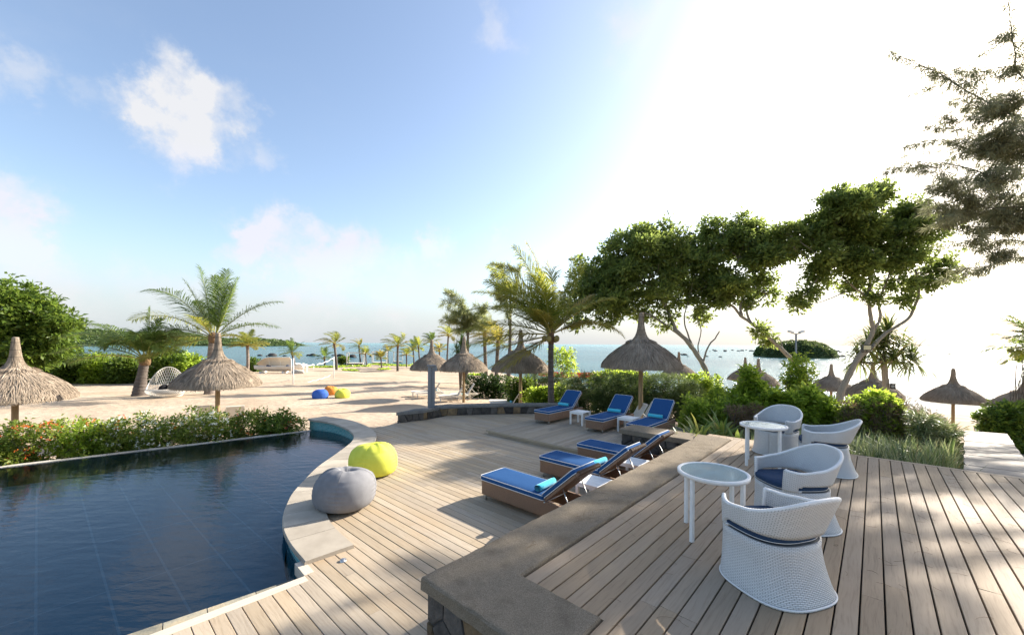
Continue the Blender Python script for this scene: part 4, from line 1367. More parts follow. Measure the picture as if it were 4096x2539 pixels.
def make_lounger(ang=42):
    root = empty('sun_lounger')
    Lb, W = 2.06, 0.31
    # woven base: four-sided skirt, slightly tapering inwards
    def skirt(ins, zlist, name):
        outl = rrect(0 + ins, Lb - ins, -W + ins, W - ins, 0.05, 5)
        per = [0]
        for a_, b_ in zip(outl, outl[1:] + outl[:1]):
            per.append(per[-1] + math.hypot(b_[0] - a_[0], b_[1] - a_[1]))
        rows = [[Vector((x * (1 - .006 * (1 - z / .34)) , y * (1 - .02 * (1 - z / .34)), z)) for x, y in outl + outl[:1]] for z in zlist]
        mb_ = MB(); mb_.grid(rows); me = mb_.mesh(name, True)
        uvs = [(per[i % len(per)], zlist[i // len(per)]) for i in range(len(mb_.v))]
        # strands run upright: swap axes
        set_uv(me, [(v_, u_) for u_, v_ in uvs])
        return me
    o = link('base', skirt(0, [.10, .115, .20, .33, .342], 'lounger_base'), root, M['wicker_brown'])
    so = o.modifiers.new('thick', 'SOLIDIFY'); so.thickness = 0.035; so.offset = -1
    HX = 1.40
    mb = MB(); mb.box((HX / 2 + .01, 0, .32), (HX, 2 * W - .03, .03)); mb.build('seat_panel', M['wicker_brown'], root)
    for x in (0.08, Lb - .10):
        for y in (-W + .06, W - .06):
            MB().tube([(x, y, 0), (x, y, .14)], [.016, .022], 10).build('leg', M['steel'], root, True)
    # cushions with piping
    cm = cushion_mesh(-.015, HX - .005, -W - .005, W + .005, .342, .425)
    cu = cm.build('seat_cushion', M['navy'], root, True)
    for z in (.350, .418):
        MB().tube([(x, y, z) for x, y in rrect(-.013, HX - .007, -W - .003, W + .003, .05, 5)], .0055, 5, closed=True).build('piping', M['piping'], cu, True)
    rot = Matrix.Translation((HX, 0, .345)) @ Matrix.Rotation(R(-ang), 4, 'Y')
    BL = .78
    def tf(mb_):
        mb_.v = [tuple(rot @ Vector(p)) for p in mb_.v]; return mb_
    bc = tf(cushion_mesh(.015, BL, -W - .005, W + .005, .022, .10, seedx=2))
    bcu = bc.build('back_cushion', M['navy'], root, True)
    for z in (.03, .093):
        tf(MB().tube([(x, y, z) for x, y in rrect(.017, BL - .002, -W - .003, W + .003, .05, 5)], .0055, 5, closed=True)).build('piping', M['piping'], bcu, True)
    # woven back panel
    outl = rrect(0, BL + .05, -W, W, .06, 5)
    mb = MB(); m_ = len(outl)
    mb.add([(x, y, -.022) for x, y in outl] + [(x, y, .018) for x, y in outl], [tuple(range(m_ - 1, -1, -1)), tuple(range(m_, 2 * m_))] + [(i, (i + 1) % m_, m_ + (i + 1) % m_, m_ + i) for i in range(m_)])
    uvs = [(p[0] + p[2], p[1]) for p in mb.v]
    tf(mb); me = mb.mesh('back_panel'); set_uv(me, [(u_, v_) for u_, v_ in uvs]); link('back_panel', me, root, M['wicker_brown'])
    # wrapped head rail: separate turns of strand
    rail = []
    mb = MB()
    for k in range(27):
        y = -W + .03 + k * (2 * W - .06) / 26
        mb.tube([(BL + .035 + .03 * math.cos(t), y + .008 * (t / 6.283), .0 + .03 * math.sin(t)) for t in [j * .7 for j in range(10)]], .008, 5)
    tf(mb).build('head_rail', M['wicker_brown'], root, True)
    # props
    for y in (-W + .05, W - .05):
        top = rot @ Vector((BL * .52, y, -.03))
        mb = MB(); mb.tube([top, Vector((top.x + .20, y, .20))], .0085, 8); mb.build('prop', M['steel'], root, True)
    # hinge bar
    mb = MB(); mb.tube([(HX + .02, -W - .012, .33), (HX + .02, W + .012, .33)], .013, 8); mb.build('hinge', M['steel'], root, True)
    return root


def make_towel(r=.07, w=.44):
    """towel rolled up: a spiral sheet, axis along y"""
    mb = MB(); rows = []
    T = 3.2
    for k in range(65):
        t = k / 64
        a_ = 2 * math.pi * T * t
        rr_ = .006 + (r - .006) * t
        rows.append((rr_ * math.cos(a_), rr_ * math.sin(a_)))
    ys_ = [-w / 2, -w / 2 + .01, -w / 4, 0, w / 4, w / 2 - .01, w / 2]
    g = [[Vector((x * (1 - .12 * (abs(y) > w / 2 - .001)) , y + .012 * math.sin(k * .35) * (abs(y) > .1), z * .92)) for y in ys_] for k, (x, z) in enumerate(rows)]
    mb.grid(g)
    me = mb.mesh('towel', True); me.materials.append(M['towel'])
    return me


loung0 = make_lounger()
towel_me = make_towel()
front = [(-2.18, 3.08, 'wicker lounger nearest the camera, blue cushions, rolled towel beside its raised back'),
         (-2.19, 4.75, 'middle of the three blue cushioned wicker loungers along the concrete capped wall'),
         (-2.20, 6.18, 'wicker lounger with blue cushions beside the wall corner, behind the other two')]
backl = [(-5.12, 8.25, 'leftmost blue cushioned wicker lounger on the raised platform'),
         (-3.20, 8.32, 'middle blue cushioned wicker lounger on the raised platform'),
         (-1.85, 8.30, 'rightmost blue cushioned wicker lounger on the raised platform, partly behind the wall')]
first = True
TW = []
for a_, v_, lab in front:
    o = loung0 if first else copy_tree(loung0); first = False
    o.location = AV(a_, v_, 0.001); o.rotation_euler = (0, 0, ANG)
    tag(o, lab, 'sun lounger', 'wicker sun loungers on the decks'); TW.append(o)
for a_, v_, lab in backl:
    o = copy_tree(loung0)
    o.location = AV(a_, v_, ZP + .001); o.rotation_euler = (0, 0, ANG + R(90))
    tag(o, lab, 'sun lounger', 'wicker sun loungers on the decks'); TW.append(o)
tl = ['rolled turquoise towel on the nearest wicker lounger', 'rolled turquoise towel on the middle lounger by the concrete wall', None,
      'rolled turquoise towel on the leftmost platform lounger', 'rolled turquoise towel on the middle platform lounger', 'rolled turquoise towel on the rightmost platform lounger']
for k, (o, lab) in enumerate(zip(TW, tl)):
    if lab is None: continue
    t = link('rolled_towel', towel_me)
    pos = o.matrix_basis @ Vector((1.245 if k < 3 else 1.26, 0.0 if k > 2 else -.06, .438 + .062))
    t.location = pos; t.rotation_euler = (0, 0, o.rotation_euler.z + R((-1) ** k * 3)); t.scale = (1, 1, 1)
    tag(t, lab, 'towel', 'rolled turquoise towels')


def make_side_table():
    root = empty('side_table'); H = .42; s = .5
    for k in range(4):
        mb = MB(); mb.box((0, -s / 2 + s / 8 + k * s / 4, H - .012), (s, s / 4 - .004, .022), bev=.002); mb.build('slat', M['white_paint'], root)
    mb = MB()
    for y in (-1, 1): mb.box((0, y * (s / 2 - .02), H - .05), (s - .06, .025, .05))
    mb.build('apron', M['white_paint'], root)
    for x in (-1, 1):
        for y in (-1, 1):
            mb = MB(); mb.box((x * (s / 2 - .03), y * (s / 2 - .03), (H - .024) / 2), (.05, .05, H - .024), bev=.003); mb.build('leg', M['white_paint'], root)
    return root


st0 = make_side_table()
sts = [(AV(-.55, 3.92, .001), ANG, 'low white slatted table between the two nearest front loungers'),
       (AV(-.62, 5.47, .001), ANG, 'low white slatted table between the second and third front loungers'),
       (AV(-4.17, 9.1, ZP + .001), ANG, 'low white table between the left and middle platform loungers'),
       (AV(-2.53, 9.2, ZP + .001), ANG, 'low white table between the middle and right platform loungers'),
       (Vector((3.45, 14.6, gz(3.45, 14.6))), R(10), 'low white table on the sand behind the platform')]
for k, (p_, rz, lab) in enumerate(sts):
    o = st0 if k == 0 else copy_tree(st0)
    o.location = p_; o.rotation_euler.z = rz
    tag(o, lab, 'side table', 'low white side tables')


# ---------------------------------------------------------------- bean bags
def make_bag(name, mat, D=1.0, H=.66, seed=0, lean=(0, 0), label='', group=None):
    rng = np.random.default_rng(seed)
    NU, NV = 96, 56
    root = empty(name)
    prof = []   # (t, r, z) from bottom centre to the gathered top
    ctrl = [(0, 0), (.36, 0), (.445, .03), (.492, .13), (.5, .25), (.485, .37), (.435, .49), (.35, .58), (.26, .625), (.18, .635), (.115, .595), (.055, .53), (.015, .505), (0.0, .50)]
    cp = resample([Vector((r_ * D, 0, z_ * H / .65)) for r_, z_ in ctrl], .018)
    ph = rng.uniform(0, 6.28, 12)
    rows = []
    for q in cp:
        row = []
        tz = q.z / H
        up_ = max(0.0, (q.z / H - .55) / .45) if q.x < .42 * D else 0.0
        for k in range(NU):
            a_ = 2 * math.pi * k / NU
            lump = .022 * math.sin(2 * a_ + ph[0]) + .016 * math.sin(3 * a_ + ph[1] + 2 * tz)
            # pleats running to the gathered mouth
            pl = .040 * up_ * (math.sin(5 * a_ + ph[2] + 1.7 * math.sin(a_ + ph[3])) * .6 + .4 * math.sin(9 * a_ + ph[4] + 1.2 * math.sin(2 * a_))) * (.45 + .55 * math.sin(a_ + ph[11]))
            # puckers along the four side seams
            sm = 0
            for s_ in range(4):
                da = math.atan2(math.sin(a_ - ph[5] - s_ * math.pi / 2), math.cos(a_ - ph[5] - s_ * math.pi / 2))
                env = math.exp(-(da / .22) ** 2) * math.sin(math.pi * min(max((tz - .05) / .8, 0), 1))
                sm += env * (.010 * math.sin(q.z * 95 + 3 * da + ph[6 + s_]) - .007 * math.exp(-(da / .03) ** 2))
            rr_ = q.x * (1 + lump + pl * .5) + sm
            zz_ = q.z + (pl * .5 * D + .05 * H * up_ * math.sin(a_ * 1 + ph[10])) * (1 if q.z > .1 else 0)
            row.append(Vector((rr_ * math.cos(a_) + lean[0] * tz * tz, rr_ * math.sin(a_) + lean[1] * tz * tz, max(zz_, 0.0))))
        rows.append(row)
    mb = MB(); mb.grid(rows, True)
    me = mb.mesh(name, True)
    o = link('cover', me, root, mat)
    # seams
    for s_ in range(4):
        a_ = ph[5] + s_ * math.pi / 2
        k = int(round(a_ / (2 * math.pi) * NU)) % NU
        path = [rows[i][k] + (rows[i][k].normalized() * .001) for i in range(6, len(rows) - 8)]
        MB().tube(path, .003, 4).build('seam', mat, o, True)
    return root


def place_bag(o, p_, rz, lab, grp):
    o.location = p_; o.rotation_euler.z = rz
    tag(o, lab, 'bean bag', grp)


g1 = 'bean bags by the pool'
p_ = G(345.5, 506.5, 0); place_bag(make_bag('bean_bag', M['bag_grey'], 1.0, .60, 3, (.05, .03)), (p_.x, p_.y, .052), R(-60), 'pale grey bean bag on the pool edge, nearest the camera', g1)
p_ = G(374.5, 473, 0); place_bag(make_bag('bean_bag', M['bag_lime'], 1.0, .62, 8, (.04, -.03)), (p_.x, p_.y, .03), R(-55), 'lime yellow bean bag on the deck behind the grey one', g1)
g2 = 'bean bags on the beach sand'
for sx, d_, mt, sd, lab in ((320.4, 26.2, 'bag_blue', 5, 'blue bean bag on the sand'), (331.5, 28.6, 'bag_orange', 6, 'orange bean bag on the sand behind the blue and lime ones'), (342.8, 26.9, 'bag_lime', 7, 'lime bean bag on the sand beside the orange one')):
    q = on_ground(sx, d_); place_bag(make_bag('bean_bag', M[mt], .98, .62, sd), q + Vector((0, 0, -.01)), R(20 * sd), lab, g2)


# ---------------------------------------------------------------- thatched parasols
CAN = [(.40, .99), (.53, .92), (.88, .70), (1.19, .455), (1.40, .22), (1.49, .08), (1.51, -.02)]


def prof_at(t):
    r_ = np.array([c[0] for c in CAN]); z_ = np.array([c[1] for c in CAN])
    s_ = np.concatenate([[0], np.cumsum(np.hypot(np.diff(r_), np.diff(z_)))])
    return np.interp(t * s_[-1], s_, r_), np.interp(t * s_[-1], s_, z_), s_[-1]


def strands(rng, n, t0, t1, length, width, prof, lift=(.004, .035), droop=0.0):
    """thatch straws lying down the slope of a profile"""
    a_ = rng.uniform(0, 2 * math.pi, n); t = rng.uniform(t0, t1, n)
    ln_ = rng.uniform(.6, 1.2, n) * length
    _, _, S = prof(0.5)
    pts = []
    al = rng.uniform(*lift, n)
    da = rng.normal(0, .05, n); ov = rng.uniform(0, 1.3, n) ** 2
    for f in (0, .5, 1.0):
        tt = t + f * ln_ / S
        over = np.minimum(np.maximum(tt - 1, 0) * S, .05 * ov)
        r_, z_, _ = prof(np.minimum(tt, 1))
        r_ = r_ + al * (.4 + f) - over * .10; z_ = z_ + al * .8 - over * 1.0
        aa = a_ + da * f
        pts.append(np.stack([r_ * np.cos(aa), r_ * np.sin(aa), z_], 1))
    sd = np.stack([-np.sin(a_), np.cos(a_), np.zeros(n)], 1) * (width * rng.uniform(.6, 1.3, n))[:, None] / 2
    tw = rng.normal(0, .25, (n, 1)) * np.array([[0, 0, 1.0]]) * width
    V = np.stack([pts[0] - sd, pts[0] + sd, pts[1] - sd * .9 - tw, pts[1] + sd * .9 + tw, pts[2] - sd * .4, pts[2] + sd * .4], 1).reshape(-1, 3)
    b = np.arange(n)[:, None] * 6
    F = np.concatenate([b + np.array([[0, 1, 3, 2]]), b + np.array([[2, 3, 5, 4]])])
    return V, F


def make_parasol(seed=1):
    rng = np.random.default_rng(seed)
    root = empty('thatched_parasol'); E = 1.86
    mb = MB(); mb.tube([(0, 0, -.9), (0, 0, E + 1.1)], .085, 14); mb.build('pole', M['pole_wood'], root, True)
    prof = [(.30, .99)] + CAN[:-1] + [(1.47, -.03), (1.40, -.02), (1.2, .26), (.8, .60), (.3, .92), (.09, .98)]
    cb = MB(); cb.lathe([(r_, z_ + E) for r_, z_ in prof], 56); can = cb.build('canopy', M['thatch_base'], root, True)
    parts = []
    for k in range(9):
        parts.append(strands(rng, 900, -.02 + k * .108, .10 + k * .108, .34, .017, prof_at))
    parts.append(strands(rng, 1500, .86, .95, .26, .014, prof_at, (.0, .03)))
    V_, F_ = join_np(parts); V_[:, 2] += E
    link('straw', np_mesh('straw', V_, F_), can, M['thatch'])
    # peak and collar
    PK = [(.53, .915), (.41, 1.0), (.27, 1.12), (.19, 1.27), (.14, 1.45), (.11, 1.70), (.09, 1.95), (.08, 2.12), (.05, 2.135), (0.001, 2.13)]
    pb = MB(); pb.lathe([(r_, z_ + E) for r_, z_ in PK], 36); pk = pb.build('peak', M['thatch_cap'], root, True)
    def prof_pk(t):
        r_ = np.array([c[0] for c in PK[:-2]][::-1]); z_ = np.array([c[1] for c in PK[:-2]][::-1])
        s_ = np.concatenate([[0], np.cumsum(np.hypot(np.diff(r_), np.diff(z_)))])
        return np.interp(t * s_[-1], s_, r_), np.interp(t * s_[-1], s_, z_), s_[-1]
    parts = [strands(rng, 260, k * .12, k * .12 + .12, .26, .016, prof_pk, (.0, .012)) for k in range(8)]
    parts.append(strands(rng, 500, .84, .97, .16, .02, prof_pk, (.02, .07)))
    V_, F_ = join_np(parts); V_[:, 2] += E
    link('straw', np_mesh('peak_straw', V_, F_), pk, M['thatch'])
    for rr_, zz_ in ((.555, .895),):
        MB().tube([(rr_ * math.cos(t), rr_ * math.sin(t), E + zz_) for t in np.linspace(0, 2 * math.pi, 41)[:-1]], .022, 6, closed=True).build('band', M['cord'], root, True)
    for rr_, zz_ in ((.205, 1.27), (.155, 1.45), (.125, 1.7), (.103, 1.95)):
        MB().tube([(rr_ * math.cos(t), rr_ * math.sin(t), E + zz_) for t in np.linspace(0, 2 * math.pi, 25)[:-1]], .006, 5, closed=True).build('band', M['cord'], pk, True)
    return root


par0 = make_parasol()
PAR = [  # sx, depth, eave height z, scale, label
    (15.5, 13.7, .72, 1.0, 'thatched parasol at the left edge, behind the flowering hedge'),
    (218, 16.1, .97, 1.0, 'thatched parasol standing before the tall palm on the left sand'),
    (464, 24.4, 1.1, .96, 'thatched parasol over the white loungers, right of the grey post'),
    (431.7, 27.2, .95, .95, 'thatched parasol directly behind the grey post'),
    (520.7, 20.4, 1.36, .98, 'thatched parasol half covered by the coconut palm fronds'),
    (641, 15.6, 1.86, 1.0, 'largest thatched parasol, rising behind the blue platform loungers'),
    (622, 35.5, .22, 1.0, 'thatched parasol low beyond the hedge, left behind the large parasol'),
    (679, 34.0, .0, 1.0, 'thatched parasol low beyond the hedge, right behind the large parasol'),
    (745.4, 35.5, -.32, .93, 'leftmost of the pair of thatched parasols against the sea'),
    (758.5, 32.0, -.40, .97, 'right one of the pair of thatched parasols against the sea'),
    (831.5, 33.5, -.93, 1.0, 'thatched parasol left of the leaning tree trunk'),
    (873, 25.9, -.53, 1.0, 'thatched parasol behind the pandanus'),
    (953.5, 25.8, -.80, 1.0, 'thatched parasol standing free at the end of the plank path'),
    (1026, 22.3, -.78, 1.0, 'thatched parasol cut off by the right edge')]
for k, (sx, d_, ze, s_, lab) in enumerate(PAR):
    o = par0 if k == 0 else copy_tree(par0)
    x = (sx - 512) / FPX * d_
    o.location = (x, d_, ze - 1.86 * s_); o.scale = (s_, s_, s_); o.rotation_euler.z = R(47 * k)
    tag(o, lab, 'parasol', 'thatched parasols')


# ---------------------------------------------------------------- white beach loungers
def make_beach_lounger(ang=58):
    root = empty('beach_lounger'); W = .31; SH = .32; HX = 1.22
    mb = MB()
    for y in (-W, W): mb.box((.93, y, SH), (1.86, .045, .06), bev=.006)
    mb.box((.02, 0, SH), (.04, 2 * W, .05)); mb.box((1.84, 0, SH), (.04, 2 * W, .05))
    mb.build('frame', M['white_frame'], root)
    for x in (.12, 1.32):
        for y in (-W, W):
            mb = MB(); mb.box((x, y, SH / 2 - .015), (.05, .045, SH - .03), bev=.004); mb.build('leg', M['white_frame'], root)
    mb = MB(); mb.grid([[Vector((x, y, SH + .035 - .02 * math.cos(y / W * 1.5) * (0.3 + math.sin(x / HX * math.pi)))) for x in np.linspace(.05, HX, 9)] for y in np.linspace(-W + .02, W - .02, 7)])
    o = mb.build('seat_sling', M['sling'], root, True)
    rot = Matrix.Translation((HX, 0, SH + .03)) @ Matrix.Rotation(R(-ang), 4, 'Y')
    mb = MB(); BL = .74
    for y in (-W + .015, W - .015): mb.box((BL / 2, y, 0), (BL, .04, .035))
    mb.box((BL, 0, 0), (.05, 2 * W, .04)); mb.box((.02, 0, 0), (.04, 2 * W - .06, .03))
    mb.v = [tuple(rot @ Vector(p)) for p in mb.v]; bk = mb.build('backrest', M['white_frame'], root)
    mb = MB(); mb.grid([[rot @ Vector((x, y, -.012 * math.cos(y / W * 1.5))) for x in np.linspace(.03, BL - .02, 6)] for y in np.linspace(-W + .03, W - .03, 6)])
    mb.build('sling', M['sling'], bk, True)
    for y in (-W + .05, W - .05):
        mb = MB(); a_ = rot @ Vector((BL * .5, y, -.02)); mb.tube([a_, (1.80, y, SH), (1.34, y, .06)], .014, 6)
        mb.build('brace', M['white_frame'], root)
    return root


bl0 = make_beach_lounger()
BL_ = [  # foot x, y, heading, label
    ((-7.1, 28.1), R(16), 'white beach lounger furthest back, left of the grey post'),
    ((-6.5, 26.9), R(14), 'white beach lounger mostly behind the grey post'),
    ((-4.6, 25.0), R(13), 'white beach lounger under the parasol right of the grey post'),
    ((-4.1, 26.3), R(13), 'white beach lounger behind the one right of the grey post'),
    ((-1.15, 21.3), R(2), 'white beach lounger before the palm shaded parasol'),
    ((-1.25, 22.3), R(0), 'white beach lounger just behind the one before the palm shaded parasol'),
    ((3.55, 15.25), R(8), 'white beach lounger against the pole of the largest parasol'),
    ((4.35, 16.2), R(8), 'white beach lounger behind the pole of the largest parasol'),
    ((-12.6, 16.3), R(124), 'taupe backed beach lounger half hidden by the hedge, left one'),
    ((-11.25, 16.2), R(124), 'taupe backed beach lounger behind the hedge, right of the parasol pole'),
    ((25.2, 23.5), R(44), 'beach lounger left of the parasol at the path end'),
    ((27.0, 22.7), R(44), 'beach lounger right of the parasol at the path end')]
for k, (xy, rz, lab) in enumerate(BL_):
    o = bl0 if k == 0 else copy_tree(bl0)
    z = gz(*xy) + .015
    if k in (8, 9):        # seen from behind: head towards the pool
        rz += math.pi; 
    if k in (10, 11):
        rz += math.pi
    o.location = (xy[0], xy[1], z); o.rotation_euler.z = rz
    if k in (8, 9, 10, 11):
        o.location = (xy[0] - 1.5 * math.cos(rz), xy[1] - 1.5 * math.sin(rz), z)
    tag(o, lab, 'beach lounger', 'white beach loungers on the sand')
for k, (x, y, hz, lab) in enumerate((( -3.0, 25.3, .44, 'rolled turquoise towel on the beach lounger right of the post'), (4.98, 15.45, .44, 'rolled turquoise towel on the beach lounger beside the parasol pole'),
                                     (.1, 21.35, .42, 'rolled turquoise towel on the beach lounger under the palm'), (-5.3, 28.5, .44, 'rolled turquoise towel on the furthest beach lounger'))):
    t = link('rolled_towel', towel_me); t.location = (x - .12, y, gz(x, y) + hz); t.rotation_euler.z = R(12)
    tag(t, lab, 'towel', 'rolled turquoise towels')


# ================================================================== vegetation
def np_child(name, V_, F_, mat, root, smooth=False):
    """numpy geometry in world space as a part of root"""
    V_ = np.asarray(V_, float) - np.array(root.location)
    return link(name, np_mesh(name, V_, F_, smooth), root, mat)


def mb_child(name, mb_, mat, root, smooth=True):
    l = root.location
    mb_.v = [(p[0] - l.x, p[1] - l.y, p[2] - l.z) for p in mb_.v]
    return mb_.build(name, mat, root, smooth)


def sprays(rng, C_, R_, ncl, per, spread, ll, lw, inner=.45, up=.35, flat=1.0, droop=0.15):
    """leaf clusters through the outer shell of a list of balls: C_ (k,3), R_ (k,3) radii"""
    Ps, Ds = [], []
    tot = (R_[:, 0] * R_[:, 1] * R_[:, 2]) ** (2 / 3)
    cnt = np.maximum(3, (ncl * tot / tot.sum()).astype(int))
    for c, r, k in zip(C_, R_, cnt):
        n_ = unit(rng.normal(size=(k, 3)))
        rad = rng.uniform(inner ** 2, 1, k) ** .5
        # uneven outline: lobes
        lob = 1 + .16 * np.sin(3.1 * n_[:, 0] * 3 + c[0]) * np.sin(2.7 * n_[:, 1] * 3 + c[1]) + .12 * rng.normal(size=k)
        q = c + n_ * r * (rad * lob)[:, None]
        outd = unit(n_ * .9 + rng.normal(0, .45, (k, 3)) + np.array([0, 0, up]))
        # leaves of a spray
        m_ = per
        off = unit(rng.normal(size=(k, m_, 3))) * (rng.uniform(.15, 1, (k, m_, 1)) * spread) * np.array([1, 1, .6 * flat])
        P = q[:, None, :] + off + outd[:, None, :] * rng.uniform(0, spread, (k, m_, 1))
        D = unit(outd[:, None, :] * .7 + off / spread * .9 + rng.normal(0, .35, (k, m_, 3)) + np.array([0, 0, -droop]))
        Ps.append(P.reshape(-1, 3)); Ds.append(D.reshape(-1, 3))
    P = np.concatenate(Ps); D = np.concatenate(Ds); n = len(P)
    return leaves(P, D, ll * rng.uniform(.65, 1.25, n), lw * rng.uniform(.7, 1.25, n), rng, curl=.12)


def limb(mb_, pts, r0, r1, n=9, wob=0.0, rng=None):
    P = resample([Vector(p) for p in pts], .16)
    m_ = len(P)
    rr = [r0 + (r1 - r0) * (i / (m_ - 1)) ** .8 for i in range(m_)]
    if rng is not None:
        rr = [r * (1 + rng.uniform(-.07, .07)) for r in rr]
        P = [p + Vector((rng.uniform(-1, 1), rng.uniform(-1, 1), rng.uniform(-1, 1))) * wob for p in P]
    mb_.tube(P, rr, n)
    return P


def tree(name, label, d, trunks, blobs, leaf, ncl, per, ll, lw, seed, spread=.26, bark='bark', zsq=.85, dsq=1.0, cat='tree', group=None, ground_base=True, inner=.45, layered=False):
    rng = np.random.default_rng(seed); pr = random.Random(seed)
    first = trunks[0][0][0]
    b0 = Q(first[0], first[1], first[2] if len(first) > 2 else d)
    bz = gz(b0.x, b0.y) - .1 if ground_base else b0.z
    root = empty(name, (b0.x, b0.y, bz), 0, label, cat, group)
    paths = []
    for k, (pts, r0, r1) in enumerate(trunks):
        W = [Q(p[0], p[1], p[2] if len(p) > 2 else d) for p in pts]
        if k == 0 and ground_base:
            W = [Vector((b0.x + .05, b0.y, bz))] + W
        mb_ = MB(); P = limb(mb_, W, r0 * (1.12 if k == 0 else 1), r1, 10 if k == 0 else 8, .012, pr)
        mb_child('trunk' if k == 0 else 'limb', mb_, M[bark], root)
        paths += P[len(P) // 3:]
    C_ = []; R_ = []
    for b in blobs:
        dd = (b[3] if len(b) > 3 else 0) + d
        c = Q(b[0], b[1], dd + pr.uniform(-.5, .5) * dsq)
        r = b[2] * dd / FPX
        # a thin ball off the axis looks wider in the picture, so narrow it sideways
        C_.append(np.array(c)); R_.append(np.array((r / math.sqrt(1 + ((b[0] - 512) / FPX) ** 2), r * dsq, r * zsq)))
    # boughs reaching into the crown
    mb_ = MB()
    for c, r in zip(C_, R_):
        cv = Vector(c)
        near = sorted(paths, key=lambda p: (p - cv).length)[:1][0]
        mid = near.lerp(cv, .5) + Vector((pr.uniform(-.2, .2), pr.uniform(-.2, .2), -.12))
        limb(mb_, [near, mid, cv], .035, .012, 6, .01, pr)
        for _ in range(4):
            e = cv + Vector([pr.uniform(-.8, .8) * r[i] for i in range(3)])
            limb(mb_, [cv.lerp(near, .25), cv.lerp(e, .5) + Vector((0, 0, .06)), e], .016, .006, 5, .008, pr)
    o = mb_child('boughs', mb_, M[bark], root); o['kind'] = 'stuff'
    if layered:         # flat tiers of foliage with gaps between them
        C2, R2 = [], []
        for c, r in zip(C_, R_):
            for _ in range(6):
                n_ = unit(rng.normal(size=3)); f = rng.uniform(.45, .85)
                C2.append(c + n_ * r * f); R2.append(r * np.array((.46, .46, .24)) * rng.uniform(.75, 1.15))
        C_, R_ = C2, R2; inner = .2
    V_, F_ = sprays(rng, np.array(C_), np.array(R_), ncl, per, spread, ll, lw, inner=inner)
    np_child('crown', V_, F_, M[leaf], root)
    return root


def bush(name, label, d, blobs, leaf, ncl, per, ll, lw, seed, spread=.12, cat='shrub', group=None, zsq=.9, inner=.5, up=.6, fill=True, stem='bark_dark'):
    rng = np.random.default_rng(seed)
    C_ = []; R_ = []
    for b in blobs:
        dd = (b[3] if len(b) > 3 else 0) + d
        c = Q(b[0], b[1], dd); r = b[2] * dd / FPX
        C_.append(np.array(c)); R_.append(np.array((r / (1 + ((b[0] - 512) / FPX) ** 2) ** .5 * 1.05, r, r * zsq)))
    for c, r in list(zip(C_, R_)):
        g_ = gz(c[0], c[1]); bot = c[2] - r[2]
        while fill and bot > g_ + .12:
            nz_ = max(bot - r[2] * .35, g_ + r[2] * .4)
            C_.append(np.array((c[0] + rng.normal(0, .05), c[1], nz_))); R_.append(r * .92)
            if nz_ - r[2] >= bot: break
            bot = nz_ - r[2]
    C_ = np.array(C_); R_ = np.array(R_); ncl = int(ncl * (1 + .5 * (len(C_) - len(blobs)) / len(blobs)))
    x, y = C_[:, 0].mean(), C_[:, 1].mean()
    root = empty(name, (x, y, gz(x, y)), 0, label, cat, group)
    V_, F_ = sprays(rng, C_, R_, ncl, per, spread, ll, lw, inner=inner, up=up)
    np_child('foliage', V_, F_, M[leaf], root)
    mb_ = MB()
    for c, r in zip(C_, R_):
        for k in range(5):
            g_ = gz(c[0], c[1]) - .05
            mb_.tube([(c[0] + rng.normal(0, .08), c[1] + rng.normal(0, .08), g_), (c[0] + rng.normal(0, .15), c[1] + rng.normal(0, .15), (g_ + c[2]) / 2),
                      (c[0] + rng.normal(0, .5) * r[0], c[1] + rng.normal(0, .5) * r[1], c[2] + r[2] * rng.uniform(-.2, .6))], [.014, .011, .005], 5)
    o = mb_child('stems', mb_, M[stem], root); o['kind'] = 'stuff'
    return root, C_, R_


# ---------------------------------------------------------------- the three shore trees
tree('shore_tree', 'leaning shore tree with broad crown behind the largest parasol, leftmost of three', 21.5,
     [([(707.9, 381.4), (705.4, 369), (696.8, 354.2), (685.6, 339.3), (675.7, 329.4), (667, 309.5), (653.4, 287.2), (641, 281)], .17, .06),
      ([(685.6, 339.3), (667, 325.6), (648.4, 314.5), (629.8, 308.3), (616, 297)], .09, .03),
      ([(696.8, 354.2), (688, 335), (684, 318), (688, 300), (690, 284)], .055, .025),
      ([(703, 364), (705.5, 354), (709, 345), (715, 338.5), (719.5, 331)], .06, .03),
      ([(700, 359), (698, 346), (701, 330), (697, 318), (700, 308)], .04, .018)],
     [(654.9, 247.7, 36), (621.3, 272.9, 34), (600.3, 302.2, 29), (688.5, 268.7, 33), (654.9, 287.7, 33), (587.7, 275, 20), (581.4, 296, 19), (690, 297, 20), (621.3, 308, 20),
      (667.5, 231, 21), (579, 325, 9), (575, 312, 10), (709, 287, 17), (640, 238, 18), (612, 252, 16), (603, 325, 9), (640, 318, 12), (668, 322, 9), (700, 318, 7), (718, 300, 8), (640, 268, 26), (605, 285, 20), (670, 270, 22), (590, 305, 14)],
     'tree_leaf', 2050, 17, .235, .118, 31, .32, layered=True)
